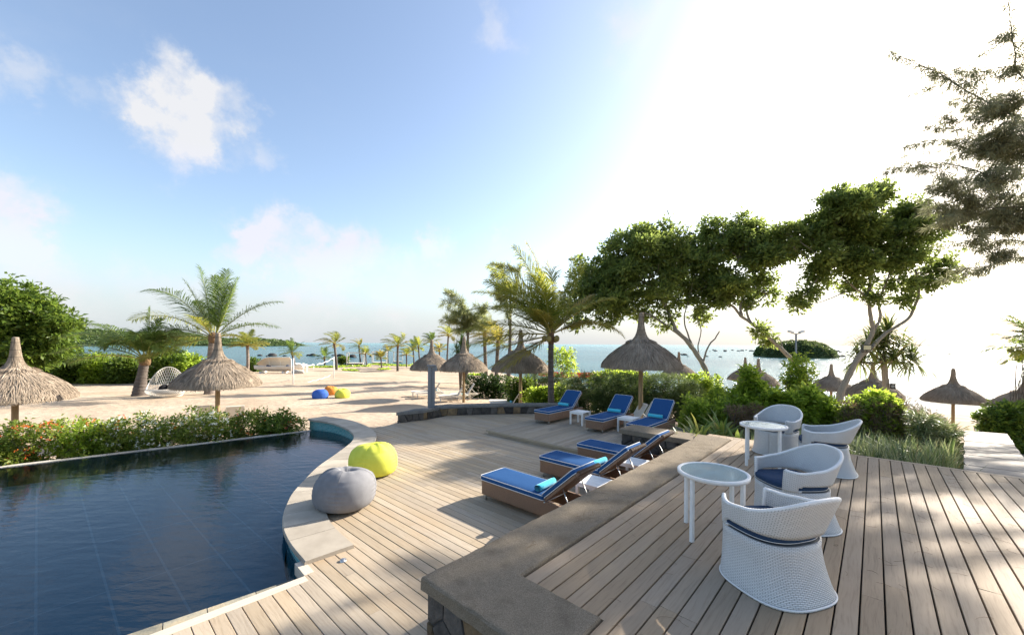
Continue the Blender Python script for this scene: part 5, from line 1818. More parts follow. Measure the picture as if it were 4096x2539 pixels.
tree('shore_tree', 'slender shore tree with S-curved trunk, middle of the three', 21.5,
     [([(802.7, 382.1), (795.2, 364.3), (780.4, 347.9), (764, 333), (750.6, 322.6), (741.7, 316.7), (732.7, 306.2), (722.3, 301.8), (718, 285)], .15, .05),
      ([(750.6, 322.6), (746.5, 312.2), (750, 304.8), (759.5, 300.3), (768.4, 291.4)], .07, .025),
      ([(741.7, 316.7), (740, 305), (743, 295), (735, 275), (738, 258)], .07, .03),
      ([(785, 352), (782, 345), (779, 338)], .03, .012)],
     [(722, 243.5, 30), (751.4, 251.9, 30), (730.4, 274, 28), (705.3, 260.3, 24), (755.6, 286, 14), (768, 283, 10), (739, 231, 18), (778, 251.9, 20), (722, 290, 15), (768, 240, 16), (748, 228, 12),
      (765, 297, 9), (735, 296, 9), (712, 300, 8), (760, 332, 5), (770, 340, 4), (746, 305, 6)],
     'tree_leaf', 1250, 17, .235, .118, 32, .32, layered=True)
t3 = tree('shore_tree', 'forked shore tree with dense crown and floodlight, rightmost of three', 20.3,
     [([(839.9, 398.5), (845.8, 382.1), (854.8, 364.3), (863.7, 349.4), (872.6, 331.5), (871.1, 319.6), (868.1, 297.3), (869.6, 282.4), (866, 262)], .17, .05),
      ([(858, 358), (870, 349), (884.5, 334.5), (897, 326), (908.3, 318.2), (915, 305), (918.7, 291.4), (915, 270)], .10, .045),
      ([(872.6, 331.5), (880, 318), (878.6, 301.8), (886, 282), (893, 262)], .075, .03),
      ([(868.1, 297.3), (852, 286), (838, 272), (826, 262)], .055, .02),
      ([(869, 305), (858, 296), (846, 292)], .03, .012)],
     [(835.4, 214, 31), (810, 235, 28), (873, 218, 35), (860.6, 250, 36), (906.8, 239, 36), (934, 260, 22), (894, 272, 27), (822.8, 257, 22), (814.4, 281, 12), (856.4, 283, 17), (944.5, 268.7, 17), (793.4, 233, 15),
      (919, 286, 15), (806, 290, 9), (797, 306, 7), (836, 200, 17), (880, 197, 16), (905, 209, 20), (850, 268, 20), (800, 300, 7), (788, 245, 9), (930, 278, 11), (870, 300, 8), (905, 300, 8), (820, 268, 9), (848, 232, 26), (850, 228, 20), (846, 224, 18), (885, 250, 24), (838, 240, 20), (783, 232, 12), (772, 262, 9)],
     'tree_leaf', 2350, 17, .225, .112, 33, .31, layered=True)

# pale new growth at the feet of the trees
bush('young_shoots', 'pale leafy shoots around the foot of the middle shore tree', 15.2, [(797, 366, 7), (802, 357, 5), (790, 372, 6), (806, 374, 6), (796, 379, 6)], 'bush_bright', 90, 10, .15, .075, 41, .16, 'shrub')
tree('sapling', 'thin bright sapling right of the coconut palm', 24.0, [([(562, 379), (563, 370), (561, 362), (559, 352)], .03, .012), ([(563, 372), (568, 364), (571, 356)], .018, .008)],
     [(558, 353, 6), (567, 360, 7), (563, 366, 5), (572, 370, 5), (556, 362, 5), (571, 354, 4)], 'bush_bright', 130, 10, .17, .08, 42, .2, 'bark', cat='tree')

# left-hand tree above the beach
tree('beach_tree', 'round leafy tree filling the left edge behind the parasol', 33,
     [([(30, 380), (30, 365), (27, 350), (22, 335)], .22, .1), ([(29, 360), (42, 345), (50, 330)], .12, .05)],
     [(16.8, 308, 27), (46, 324, 22), (25, 336, 27), (63, 330, 10), (-2, 315, 30), (54, 346, 17), (8, 358, 22), (36, 308, 10), (62, 318, 8), (33, 352, 20), (-8, 345, 28)],
     'bush_mid', 1500, 13, .42, .2, 34, .5, 'bark_dark')
g_ = 'round green bushes along the left beach'
for k, (sx, sy, r, lab) in enumerate(((12, 371, 16, 'round green bush below the large left tree'), (44, 369, 15, 'round green bush between the left tree and the broken palm'), (74, 366, 15, 'tallest round green bush left of the broken palm'),
                                      (101, 367, 14, 'round green bush touching the drooping palm fronds'), (126, 369, 12, 'small round green bush just left of the broken palm trunk'), (166, 362, 15, 'round green bush behind the white nest lounger'), (189, 366, 12, 'low round green bush left of the straw parasol'))):
    bush('beach_bush', lab, 38, [(sx, sy, r), (sx - r * .5, sy + r * .35, r * .7), (sx + r * .55, sy + r * .4, r * .65), (sx + r * .1, sy - r * .35, r * .6)], 'bush_mid' if k % 3 else 'bush_bright', 330, 10, .3, .16, 50 + k, .35, group=g_)
bush('beach_bush', 'small green bush at the stern of the boat daybed', 63, [(255, 364, 4.5), (252, 367, 3.5), (258, 368, 3.5)], 'bush_mid', 90, 10, .4, .22, 61, .4)


# ---------------------------------------------------------------- palms
def frond(base, az, el, Ln, droop, wind, rng, ll=.62, nl=46, lw=.045, hang=.55, twist=0.0):
    """one feather leaf -> leaflets V, F and the rachis path"""
    st = 22; ds = Ln / st
    d_ = np.array((math.cos(az) * math.cos(el), math.sin(az) * math.cos(el), math.sin(el)))
    P = [np.array(base, float)]; T = [d_]
    for i in range(st):
        t = i / st
        d_ = d_ + (np.array((0, 0, -droop)) * (.35 + 1.3 * t) + np.array(wind) * (.2 + t)) * ds / 1.0
        d_ = d_ / np.linalg.norm(d_)
        P.append(P[-1] + d_ * ds); T.append(d_)
    P = np.array(P); T = np.array(T)
    ts = np.linspace(.13, .995, nl); ts = np.concatenate([ts, ts])
    sg = np.concatenate([np.ones(nl), -np.ones(nl)])
    ii = ts * st; i0 = np.minimum(ii.astype(int), st - 1); fr_ = (ii - i0)[:, None]
    q = P[i0] * (1 - fr_) + P[i0 + 1] * fr_; tt = unit(T[i0] * (1 - fr_) + T[i0 + 1] * fr_)
    upv = np.array((0, 0, 1.0)) + np.array((math.cos(az + 1.57), math.sin(az + 1.57), 0)) * twist
    s_ = np.cross(tt, upv); bad = np.linalg.norm(s_, axis=1) < .15
    s_[bad] = np.cross(tt[bad], np.array((math.cos(az), math.sin(az), 0.3)))
    s_ = unit(s_)
    nn_ = unit(np.cross(s_, tt))
    n = len(ts)
    lp_ = np.sin(np.pi * (.16 + .80 * ts)) ** .7
    L_ = ll * lp_ * rng.uniform(.85, 1.1, n)
    dd = unit(s_ * sg[:, None] * .85 + tt * (.55 + .5 * ts[:, None]) + nn_ * rng.uniform(.0, .35, (n, 1)) + np.array(wind) * .25 + rng.normal(0, .07, (n, 3)))
    d2 = unit(dd + np.array((0, 0, -1.0)) * hang * rng.uniform(.6, 1.5, (n, 1)) + np.array(wind) * .35)
    w = unit(np.cross(dd, nn_)) * (lw * rng.uniform(.7, 1.2, n))[:, None] / 2
    m_ = q + dd * (L_ * .5)[:, None]; e = m_ + d2 * (L_ * .5)[:, None]
    V_ = np.stack([q - w * .6, q + w * .6, m_ - w, m_ + w, e - w * .12, e + w * .12], 1).reshape(-1, 3)
    b = np.arange(n)[:, None] * 6
    F_ = np.concatenate([b + np.array([[0, 1, 3, 2]]), b + np.array([[2, 3, 5, 4]])])
    return V_, F_, P


def strip_tube(P, r0, r1):
    """thin triangular tube as quads (numpy)"""
    n = len(P); T = unit(np.gradient(P, axis=0)); s_ = unit(np.cross(T, np.array((0.12, .07, 1.0)))); u_ = unit(np.cross(s_, T))
    rr = np.linspace(r0, r1, n)[:, None]
    V_ = np.stack([P + s_ * rr, P + u_ * rr, P - s_ * rr, P - u_ * rr], 1).reshape(-1, 3)
    F_ = []
    for i in range(n - 1):
        for k in range(4):
            F_.append((i * 4 + k, i * 4 + (k + 1) % 4, i * 4 + 4 + (k + 1) % 4, i * 4 + 4 + k))
    return V_, np.array(F_)


def palm(label, base, top, r0, r1, n, Ln, wind, seed, mats=('palm_green', 'palm_mix', 'palm_yellow'), specs=None, elr=(85, -25), droop=.42, ll=.62, nl=46, near=False, bark='palm_bark', lean=.12, coco=0, lw=.045, group=None, name='coconut_palm', twist=.4):
    rng = np.random.default_rng(seed); pr = random.Random(seed)
    root = empty(name, base, 0, label, 'palm', group)
    B = Vector(base); Tp = Vector(top)
    side_ = Vector((pr.uniform(-1, 1), pr.uniform(-1, 1), 0)) * lean
    P = resample([B - Vector((0, 0, .15)), B.lerp(Tp, .33) + side_, B.lerp(Tp, .7) + side_ * .6, Tp], .07)
    m_ = len(P)
    rr = [(r0 + (r1 - r0) * min(1, (i / (m_ - 1)) * 1.6) ** .7) * (1 + (.05 if i % 3 == 0 else -.02)) for i in range(m_)]
    mb_ = MB(); mb_.tube(P, rr, 12); mb_child('trunk', mb_, M[bark], root)
    # crown shaft wrapped in fibre
    mb_ = MB(); mb_.tube([Tp - Vector((0, 0, .35)), Tp - Vector((0, 0, .1)), Tp + Vector((0, 0, .2)), Tp + Vector((0, 0, .42))], [r1 * 1.02, r1 * 1.2, r1 * 1.05, r1 * .4], 10)
    mb_child('crown_shaft', mb_, M['palm_fibre'], root)
    sp = []
    for i in range(n):
        t = i / max(n - 1, 1)
        sp.append((R(137.5 * i + pr.uniform(-18, 18)), R(elr[0] + (elr[1] - elr[0]) * t ** .85 + pr.uniform(-8, 8)), Ln * pr.uniform(.82, 1.08) * (.75 + .25 * math.sin(math.pi * min(1, t + .25))), droop * pr.uniform(.75, 1.25), t))
    for s in (specs or []):
        sp.append((R(s[0]), R(s[1]), s[2], s[3], s[4]))
    for az, el, l_, dr, t in sp:
        b = Tp + Vector((math.cos(az) * r1 * .7, math.sin(az) * r1 * .7, .18 * math.sin(el) + .05))
        V_, F_, path = frond(b, az, el, l_, dr, wind, rng, ll * (l_ / Ln) ** .5, nl, lw, twist=pr.uniform(-twist, twist))
        mk = mats[min(int(t * len(mats) + pr.uniform(-.25, .25)), len(mats) - 1)] if t < 1.5 else 'palm_dry'
        mk = mk if t >= 0 else mats[0]
        Vr, Fr = strip_tube(path, .028 * Ln / 3 + .004, .004)
        if near:
            o = np_child('frond', V_, F_, M[mk], root)
            Vr = Vr - np.array(root.location)
            link('rachis', np_mesh('rachis', Vr, Fr, True), o, M['rachis_yellow' if t > .6 else 'rachis'])
        else:
            V2, F2 = join_np([(V_, F_), (Vr, Fr)])
            np_child('frond', V2, F2, M[mk], root)
    for k in range(coco):
        a_ = R(25 + 360 * k / coco + 20 * pr.random())
        mb_ = MB(); c = Tp + Vector((math.cos(a_) * (r1 + .16), math.sin(a_) * (r1 + .16), -.08 - .08 * pr.random()))
        mb_.lathe([(.001, -.15), (.06, -.135), (.105, -.08), (.12, 0), (.1, .08), (.05, .13), (.001, .14)], 12, c)
        mb_child('coconut', mb_, M['coconut'], root)
    return root


def palm_at(label, sx, d, sy_crown, n, Ln, wind, seed, dz=0.0, r=.13, tx=None, **kw):
    b = on_ground(sx, d); t = Q(tx if tx is not None else sx, sy_crown, d)
    return palm(label, (b.x, b.y, b.z), t, r * 1.25, r, n, Ln, wind, seed, **kw)


# big coconut palm before the curved wall
b = on_ground(553, 17.2); t = Q(551, 336, 17.2)
palm('large coconut palm with coconuts behind the curved wall', tuple(b), t, .17, .12, 9, 3.3, (-.14, .0, .0), 71, near=True, coco=5, elr=(80, 25), droop=.24, ll=.95, nl=80, lw=.034, mats=('palm_mix', 'palm_mix', 'palm_yellow'),
     specs=[(178, 64, 4.0, .20, .2), (172, 48, 3.9, .22, .3), (186, 34, 3.8, .22, .3), (190, 18, 3.7, .20, .6), (198, 4, 3.6, .16, .8), (180, -12, 3.3, .1, .95), (165, 78, 4.1, .10, .1), (120, 82, 4.2, .08, .98),
            (6, 24, 3.4, .36, .98), (12, 62, 3.6, .12, .5), (355, 70, 3.3, .14, .4), (20, 46, 2.6, .2, .8), (205, -32, 2.6, .06, .95), (225, 36, 3.2, .26, .3), (255, 58, 3.0, .26, .2), (150, 56, 3.7, .2, .1), (205, 54, 3.6, .24, .2), (300, 40, 2.4, .4, .6), (176, -28, 2.9, .05, .98)])
# tall palm on the left sand
b = on_ground(211, 28.0); t = Q(213, 338, 28.0)
palm('tall coconut palm with upright feathery fronds behind the straw parasol on the left', tuple(b), t, .42, .24, 3, 4.2, (-.06, 0, 0), 72, near=True, elr=(78, 40), droop=.2, ll=1.25, nl=70, lw=.042, bark='palm_bark_pale', mats=('palm_green', 'palm_mix'),
     specs=[(160, 82, 5.0, .03, .05), (30, 80, 4.7, .04, .1), (60, 84, 4.2, .05, .05), (110, 80, 4.4, .05, .1), (20, 71, 4.3, .06, .2), (190, 72, 4.2, .07, .2),
            (178, 58, 6.3, .215, .2), (184, 36, 5.6, .2, .4), (2, 44, 5.3, .185, .2), (-6, 24, 4.9, .16, .4), (190, 20, 5.2, .17, .5), (196, 4, 4.8, .12, .6), (205, -14, 4.2, .1, .6), (345, 8, 3.6, .16, .8)])
# short palm with broken, hanging fronds
b = on_ground(140, 27.0); t = Q(145, 360, 27.0)
palm('short stout palm with broken hanging fronds on the left sand', tuple(b), t, .50, .27, 0, 4.0, (-.05, 0, 0), 73, near=True, ll=1.25, nl=70, lw=.045, bark='palm_bark', mats=('palm_green', 'palm_green', 'palm_mix'),
     specs=[(178, 36, 6.0, .17, .6), (183, 24, 5.8, .16, .5), (172, 46, 5.2, .18, .4), (186, 12, 4.6, .16, .7), (95, 84, 3.4, .05, .6), (60, 82, 2.8, .6, .1), (20, 74, 3.0, .9, .2), (-10, 70, 3.2, 1.0, .1), (300, 72, 3.0, 1.0, .2),
            (250, 70, 3.0, 1.05, .4), (330, 60, 2.8, 1.0, .3), (35, 55, 3.0, .6, .5), (200, 66, 2.8, 1.1, .3), (140, 60, 3.0, .5, .7), (0, 30, 2.4, .4, .6)])
WB = (-.95, .05, 0.05)
gB = 'small palms along the far beach'
palm_at('yellowish palm between the tall palm and the boat daybed', 247.5, 60, 345.5, 13, 2.9, (-.15, 0, 0), 74, r=.2, mats=('palm_mix', 'palm_yellow'), elr=(78, 0), nl=30, ll=.9, lw=.08, group=gB, bark='palm_bark_pale',
        specs=[(180, 20, 3.2, .3, .7), (0, 22, 3.2, .3, .7), (195, 2, 3.0, .2, .9), (-10, 4, 3.0, .2, .9)])
far = [  # label, base sx, depth, crown sy, n, length, seed, radius, crown sx, mats
    ('bushy green palm directly behind the boat daybed', 295.5, 92, 353, 14, 3.6, 75, .22, 292, ('palm_green', 'palm_mix')),
    ('small green palm with few spreading fronds by the water, left of the tall beach palm', 325, 86, 358, 9, 2.6, 76, .16, 324.5, ('palm_green', 'palm_green')),
    ('tall windswept palm beside the volleyball net post', 336.8, 73, 344, 15, 3.5, 77, .2, 334.4, ('palm_mix', 'palm_yellow')),
    ('yellow windswept palm behind the first wooden cabana', 360.7, 112, 346.5, 12, 3.5, 78, .22, 359, ('palm_yellow', 'palm_mix')),
    ('small young palm just right of the first cabana', 367.3, 96, 354, 10, 2.1, 79, .14, 365.6, ('palm_mix', 'palm_yellow')),
    ('tall windswept palm left of the parasols over the beach', 398, 72, 346, 16, 3.4, 80, .2, 397.8, ('palm_mix', 'palm_yellow')),
    ('low young yellow palm in front of the second cabana', 381.9, 81, 358, 10, 1.7, 81, .13, 381, ('palm_yellow', 'palm_mix')),
    ('yellow palm behind the second cabana', 388.4, 116, 351, 10, 2.2, 82, .16, 388, ('palm_yellow', 'palm_mix')),
    ('young palm right of the tall windswept palm', 406.7, 88, 355, 10, 2.0, 83, .14, 406.5, ('palm_mix', 'palm_yellow')),
    ('green palm, left of two beside the third cabana', 414, 104, 349, 13, 3.0, 84, .18, 413, ('palm_green', 'palm_mix')),
    ('green palm, right of two beside the third cabana', 420.5, 98, 347, 13, 3.0, 85, .18, 418.5, ('palm_mix', 'palm_mix')),
    ('darker green palm rising above the parasol behind the post', 430, 84, 341.5, 13, 2.7, 86, .18, 431.7, ('palm_green', 'palm_mix')),
    ('tall thin trunked palm left of the spiky shrub', 447.6, 80, 335.5, 14, 3.1, 87, .17, 448.3, ('palm_mix', 'palm_yellow')),
    ('yellow palm low between the two parasols', 440, 86, 350, 12, 2.6, 88, .16, 439.5, ('palm_yellow', 'palm_yellow')),
    ('golden green palm left behind the large coconut palm', 488, 46, 334, 17, 3.2, 89, .2, 484.5, ('palm_mix', 'palm_yellow')),
    ('yellow green palm crowded behind the palm shaded parasol', 497, 40, 344, 14, 2.8, 90, .18, 498, ('palm_yellow', 'palm_mix'))]
for k, (lab, sx, d_, syc, n_, ln_, sd, r_, tx, mt) in enumerate(far):
    palm_at(lab, sx, d_, syc, n_, ln_, WB if k not in (0, 1, 9, 10) else (-.15, 0, 0), sd, r=r_, tx=tx, mats=mt, elr=(82, -12), nl=26 if d_ > 60 else 40, ll=.95, lw=.085 if d_ > 60 else .055, group=gB, droop=.30)
# palm at the right edge
palm_at('palm cut off by the right edge, fronds reaching in', 1046, 16, 350, 13, 1.9, (-.1, 0, 0), 95, r=.13, near=True, elr=(78, -5), nl=48, ll=.55, lw=.035, mats=('palm_green', 'palm_mix'),
        specs=[(178, 48, 2.0, .35, .4), (190, 28, 2.1, .4, .3), (170, 12, 2.2, .35, .5), (185, -4, 2.1, .3, .6), (200, 60, 1.8, .3, .2)])
bush('shore_bush', 'bright leafy bush under the right edge palm fronds', 17, [(1018, 347, 6), (1026, 342, 7), (1024, 356, 6), (1032, 352, 8)], 'bush_bright', 90, 10, .17, .09, 97, .2, fill=False)


# ---------------------------------------------------------------- sword-leaved plants
def swords(rng, c, n, Ln, w, elr, droop, seg=5, az=None):
    """arching strap leaves from a point -> V, F"""
    Vs, Fs = [], []; off = 0
    for i in range(n):
        a_ = rng.uniform(0, 6.283) if az is None else az[i]
        el = R(rng.uniform(*elr)); l_ = Ln * rng.uniform(.7, 1.15); ww = w * rng.uniform(.75, 1.2)
        d_ = np.array((math.cos(a_) * math.cos(el), math.sin(a_) * math.cos(el), math.sin(el)))
        s_ = np.array((-math.sin(a_), math.cos(a_), 0)) + rng.normal(0, .12, 3)
        p = np.array(c, float) + rng.normal(0, .02, 3) * np.array((1, 1, .3)); pts = []
        for k in range(seg + 1):
            t = k / seg
            prof = (.55 + 1.6 * t - 2.1 * t * t) if t < 1 else 0.03
            pts.append((p - s_ * ww * max(prof, .04) / 2, p + s_ * ww * max(prof, .04) / 2))
            d_ = d_ + np.array((0, 0, -droop * rng.uniform(.7, 1.3))) * (l_ / seg) * (.4 + 1.5 * t); d_ /= np.linalg.norm(d_)
            p = p + d_ * l_ / seg
        Vs.append(np.array([q for pr_ in pts for q in pr_]))
        Fs.append(np.array([(off + 2 * k, off + 2 * k + 1, off + 2 * k + 3, off + 2 * k + 2) for k in range(seg)]))
        off += 2 * (seg + 1)
    return np.concatenate(Vs), np.concatenate(Fs)


rng = np.random.default_rng(5)
# crinum clumps by the wall corner
cr = [(700, 428, 10.2, .95, 'large strap leaved lily clump behind the wall corner'), (722, 421, 10.9, .9, 'strap leaved lily clump left of the far armchair'), (686, 436, 9.2, .75, 'small strap leaved clump sprouting behind the concrete cap'),
      (668, 430, 9.55, .7, 'ragged strap leaved plant leaning over the wall stub'), (737, 431, 9.9, .65, 'strap leaved clump beside the far armchair'), (651, 428, 9.8, .55, 'small ragged strap leaved plant at the end of the wall stub'), (712, 414, 12.0, .8, 'strap leaved lily clump before the bright shrubs')]
for k, (sx, sy, d_, ln_, lab) in enumerate(cr):
    x = (sx - 512) / FPX * d_; z = max(gz(x, d_), .05)
    root = empty('crinum_lily', (x, d_, z), 0, lab, 'plant', 'strap leaved lilies by the wall')
    n_ = 40 if ln_ > .7 else 24
    V_, F_ = swords(rng, (x, d_, z), n_, ln_ * 1.1, .115, (32, 82), 1.2)
    np_child('leaves', V_, F_, M['strap'], root)
    mb_ = MB(); mb_.lathe([(.07, 0), (.09, .06), (.06, .16), (.02, .2)], 10, (x, d_, z)); mb_child('bulb', mb_, M['strap'], root)

# lilyturf bed beside the upper deck: one mass of blades
def in_poly(x, y, poly):
    c = False; j = len(poly) - 1
    for i in range(len(poly)):
        if ((poly[i][1] > y) != (poly[j][1] > y)) and (x < (poly[j][0] - poly[i][0]) * (y - poly[i][1]) / (poly[j][1] - poly[i][1]) + poly[i][0]): c = not c
        j = i
    return c
parts = []
bedp = [(0.7, 8.25), (4.0, 8.45), (4.35, 12.2), (1.2, 12.0), (.5, 9.5)]
n = 0
while n < 430:
    a_, v_ = rng.uniform(.5, 4.4), rng.uniform(8.2, 12.2)
    if not in_poly(a_, v_, bedp): continue
    q = AV(a_, v_); z = gz(q.x, q.y)
    parts.append(swords(rng, (q.x, q.y, z), 22, .85 if v_ < 9.5 else 1.0, .030, (42, 86), 1.05, seg=4)); n += 1
V_, F_ = join_np(parts)
lil = link('lilyturf_bed', np_mesh('lilyturf_bed', V_, F_), None, M['lily'])
tag(lil, 'mass of variegated grassy lilyturf filling the bed along the upper deck', 'ground cover', kind='stuff')
# soil under it and lawn by the path
def patch(name, poly, dz, step, mat, wob=.12, seed=1, kind='structure'):
    pr = random.Random(seed)
    xs_ = [p[0] for p in poly]; ys_ = [p[1] for p in poly]
    bm = bmesh.new(); vs = {}
    nx_ = int((max(xs_) - min(xs_)) / step) + 1; ny_ = int((max(ys_) - min(ys_)) / step) + 1
    for i in range(nx_ + 1):
        for j in range(ny_ + 1):
            a_, v_ = min(xs_) + i * step, min(ys_) + j * step
            if in_poly(a_ + pr.uniform(-wob, wob), v_ + pr.uniform(-wob, wob), poly):
                q = AV(a_, v_); vs[i, j] = bm.verts.new((q.x, q.y, gz(q.x, q.y) + dz))
    for (i, j) in list(vs):
        ks = [(i, j), (i + 1, j), (i + 1, j + 1), (i, j + 1)]
        if all(k in vs for k in ks): bm.faces.new([vs[k] for k in ks])
    me = bpy.data.meshes.new(name); bm.to_mesh(me); bm.free()
    o = link(name, me, None, mat); tag(o, kind=kind)
    return o
surf('soil', (0.05, 0.032, 0.022), (0.13, 0.085, 0.055), 9, 0.95, 0.9, 40, dist=0.03)
surf('turf_base', (0.06, 0.09, 0.02), (0.10, 0.13, 0.03), 6, 0.95, 0.6, 60, dist=0.02)
patch('planting_bed', [(-1.6, 8.4), (.1, 7.7), (6.8, 8.0), (6.8, 10.2), (4.3, 11), (4.6, 13), (1, 16), (-3.2, 17.5), (-2.2, 13), (-1.2, 10.8)], .012, .2, M['soil'], .1, 3)
patch('lawn', [(5.0, 9.0), (9.5, 9.2), (9.5, 14.5), (5.6, 14.6)], .02, .2, M['turf_base'], .1, 4)
patch('lawn', [(3.9, 11.6), (4.5, 11.6), (4.8, 14.6), (3.6, 14.6)], .02, .2, M['turf_base'], .1, 5)
parts = []
n_ = 9000
a_ = rng.uniform(4.9, 9.2, n_); v_ = rng.uniform(9.6, 14.6, n_)
keep = (v_ > 10.1 - .9 * np.sin(a_ * 2)) & (a_ > 5.0 + .1 * (v_ - 8.4))
a2 = rng.uniform(3.7, 4.75, 1200); v2 = rng.uniform(11.7, 14.6, 1200); k2 = a2 < 4.15 + .11 * (v2 - 8.4)
aa = np.concatenate([a_[keep], a2[k2]]); vv = np.concatenate([v_[keep], v2[k2]])
px = A0.x + AX.x * aa + AV_.x * vv; py = A0.y + AX.y * aa + AV_.y * vv; pz = ground_np(px, py) + .02
D = rng.normal(0, .5, (len(px), 3)); D[:, 2] = 1
V_, F_ = leaves(np.stack([px, py, pz], 1), D, rng.uniform(.04, .11, len(px)), .014, rng)
tag(link('lawn_grass', np_mesh('lawn_grass', V_, F_), None, M['grass']), 'short grass on both sides of the plank path', 'grass', kind='stuff')

# bright glossy shrubs
gS = 'bright glossy shrubs on the bank'
bush('glossy_shrub', 'bright glossy shrub left on the bank, by the rosemary hedge', 13.8, [(704, 408, 10), (722, 402, 12), (712, 416, 8), (731, 412, 10), (696, 418, 6)], 'bush_bright', 420, 10, .15, .085, 101, .17, group=gS)
bush('glossy_shrub', 'tall bright glossy shrub reaching up before the pair of parasols', 12.8, [(742, 402, 12), (757, 393, 10), (752, 377, 5), (768, 400, 12), (755, 410, 11), (778, 408, 10), (748, 370, 3)], 'bush_bright', 520, 10, .15, .085, 102, .16, group=gS)
bush('glossy_shrub', 'bright glossy shrub just left of the forked tree trunk', 12.3, [(793, 404, 10), (808, 400, 9), (822, 408, 10), (800, 414, 10), (832, 414, 6), (812, 392, 4)], 'bush_bright', 430, 10, .15, .085, 103, .16, group=gS)
bush('glossy_shrub', 'bright glossy shrub right of the forked tree trunk', 11.6, [(848, 412, 7), (862, 408, 9), (877, 403, 9), (888, 410, 8), (870, 416, 8), (900, 418, 5)], 'bush_bright', 420, 10, .15, .085, 104, .16, group=gS)
bush('glossy_shrub', 'low bright shrub spilling over the boulders', 12.6, [(700, 409, 8), (716, 411, 8), (732, 409, 9), (748, 408, 9), (690, 404, 6)], 'bush_bright', 280, 10, .13, .075, 105, .13, group=gS)
bush('glossy_shrub', 'glossy dark green shrub at the right edge beside the path', 14.5, [(993, 421, 9), (1008, 416, 11), (1024, 417, 12), (1015, 425, 10), (1000, 426, 8)], 'bush_mid', 380, 10, .17, .1, 106, .18, group=gS)
bush('twiggy_shrub', 'brown twiggy shrub above the lilyturf, right of the armchairs', 11.4, [(880, 408, 9), (897, 407, 9), (912, 412, 8), (926, 418, 7), (868, 410, 8), (850, 411, 8)], 'dry_twig', 520, 9, .13, .014, 107, .14, up=.9)
bush('twiggy_shrub', 'low brown dry shrub behind the lilies', 11.7, [(735, 413, 6), (746, 414, 6), (757, 412, 6)], 'dry_twig', 200, 9, .11, .016, 108, .11, up=.9)
bush('grass_shrub', 'yellow green tufted shrub at the right end of the lilyturf bed', 10.6, [(935, 428, 7), (948, 434, 7), (922, 420, 6)], 'lily', 220, 9, .22, .02, 109, .14, up=.9)

# rosemary hedge
gR = 'fine leaved grey green hedge mounds'
for k, (bl, lab) in enumerate((([(572, 391, 13), (588, 388, 15), (578, 397, 11)], 'fine leaved hedge mound right of the coconut palm trunk'), ([(608, 388, 15), (624, 388, 15), (615, 396, 13)], 'fine leaved hedge mound behind the middle platform lounger'),
                               ([(644, 387, 15), (660, 388, 15), (652, 396, 13)], 'fine leaved hedge mound behind the largest parasol pole'), ([(676, 389, 15), (690, 393, 12), (682, 398, 11)], 'fine leaved hedge mound at the right end by the shore tree'))):
    bush('rosemary_hedge', lab, 19, bl, 'rosemary', 1500, 9, .12, .022, 120 + k, .1, group=gR, inner=.75, up=.7)
bush('glossy_shrub', 'bright shrub peeping over the grey green hedge', 21.5, [(597, 380, 7), (612, 377, 8), (628, 378, 8), (642, 380, 6)], 'bush_bright', 300, 10, .17, .09, 110, .18, group=gS)
bush('glossy_shrub', 'bright shrub between the hedge and the low right parasol', 20.5, [(690, 380, 5), (702, 380, 6), (714, 383, 6)], 'bush_bright', 160, 10, .16, .08, 111, .16, group=gS)
bush('hibiscus_bush', 'dark green hibiscus bush left of the palm shaded parasol pole', 28.5, [(472, 384, 8), (487, 382, 9), (501, 384, 9), (480, 390, 8), (495, 390, 8)], 'bush_dark', 480, 10, .16, .09, 112, .18)
bush('hibiscus_bush', 'green bush between the parasol pole and the boulder', 21.8, [(515, 386, 7), (526, 385, 7), (520, 392, 7)], 'bush_mid', 260, 10, .16, .09, 113, .17)
bush('hibiscus_bush', 'low bright green bush at the foot of the coconut palm', 19.6, [(533, 395, 6), (545, 393, 7), (556, 392, 7), (540, 398, 6)], 'bush_bright', 300, 10, .14, .08, 114, .15)
bush('groundcover', 'pale green ground cover mass behind the palm trunk', 25, [(540, 378, 6), (552, 377, 6), (565, 379, 7), (530, 378, 5)], 'rosemary', 420, 9, .16, .04, 115, .2)

# ---------------------------------------------------------------- flowering hedge along the pool
def blossoms(rng, C_, R_, n, mat, root, size=.03, name='blossoms', zmin=-.2):
    k = rng.integers(0, len(C_), n)
    nv = unit(rng.normal(size=(n, 3)) + np.array((.25, -.55, .45)))
    q = C_[k] + nv * R_[k] * rng.uniform(.95, 1.12, (n, 1))
    parts = []
    for j in range(7):
        off = rng.normal(0, size * .55, (n, 3))
        D = unit(nv + rng.normal(0, .9, (n, 3)))
        parts.append(leaves(q + off, D, size * 1.1, size * 1.0, rng))
    V_, F_ = join_np(parts)
    o = np_child(name, V_, F_, M[mat], root); o['kind'] = 'stuff'
    return o


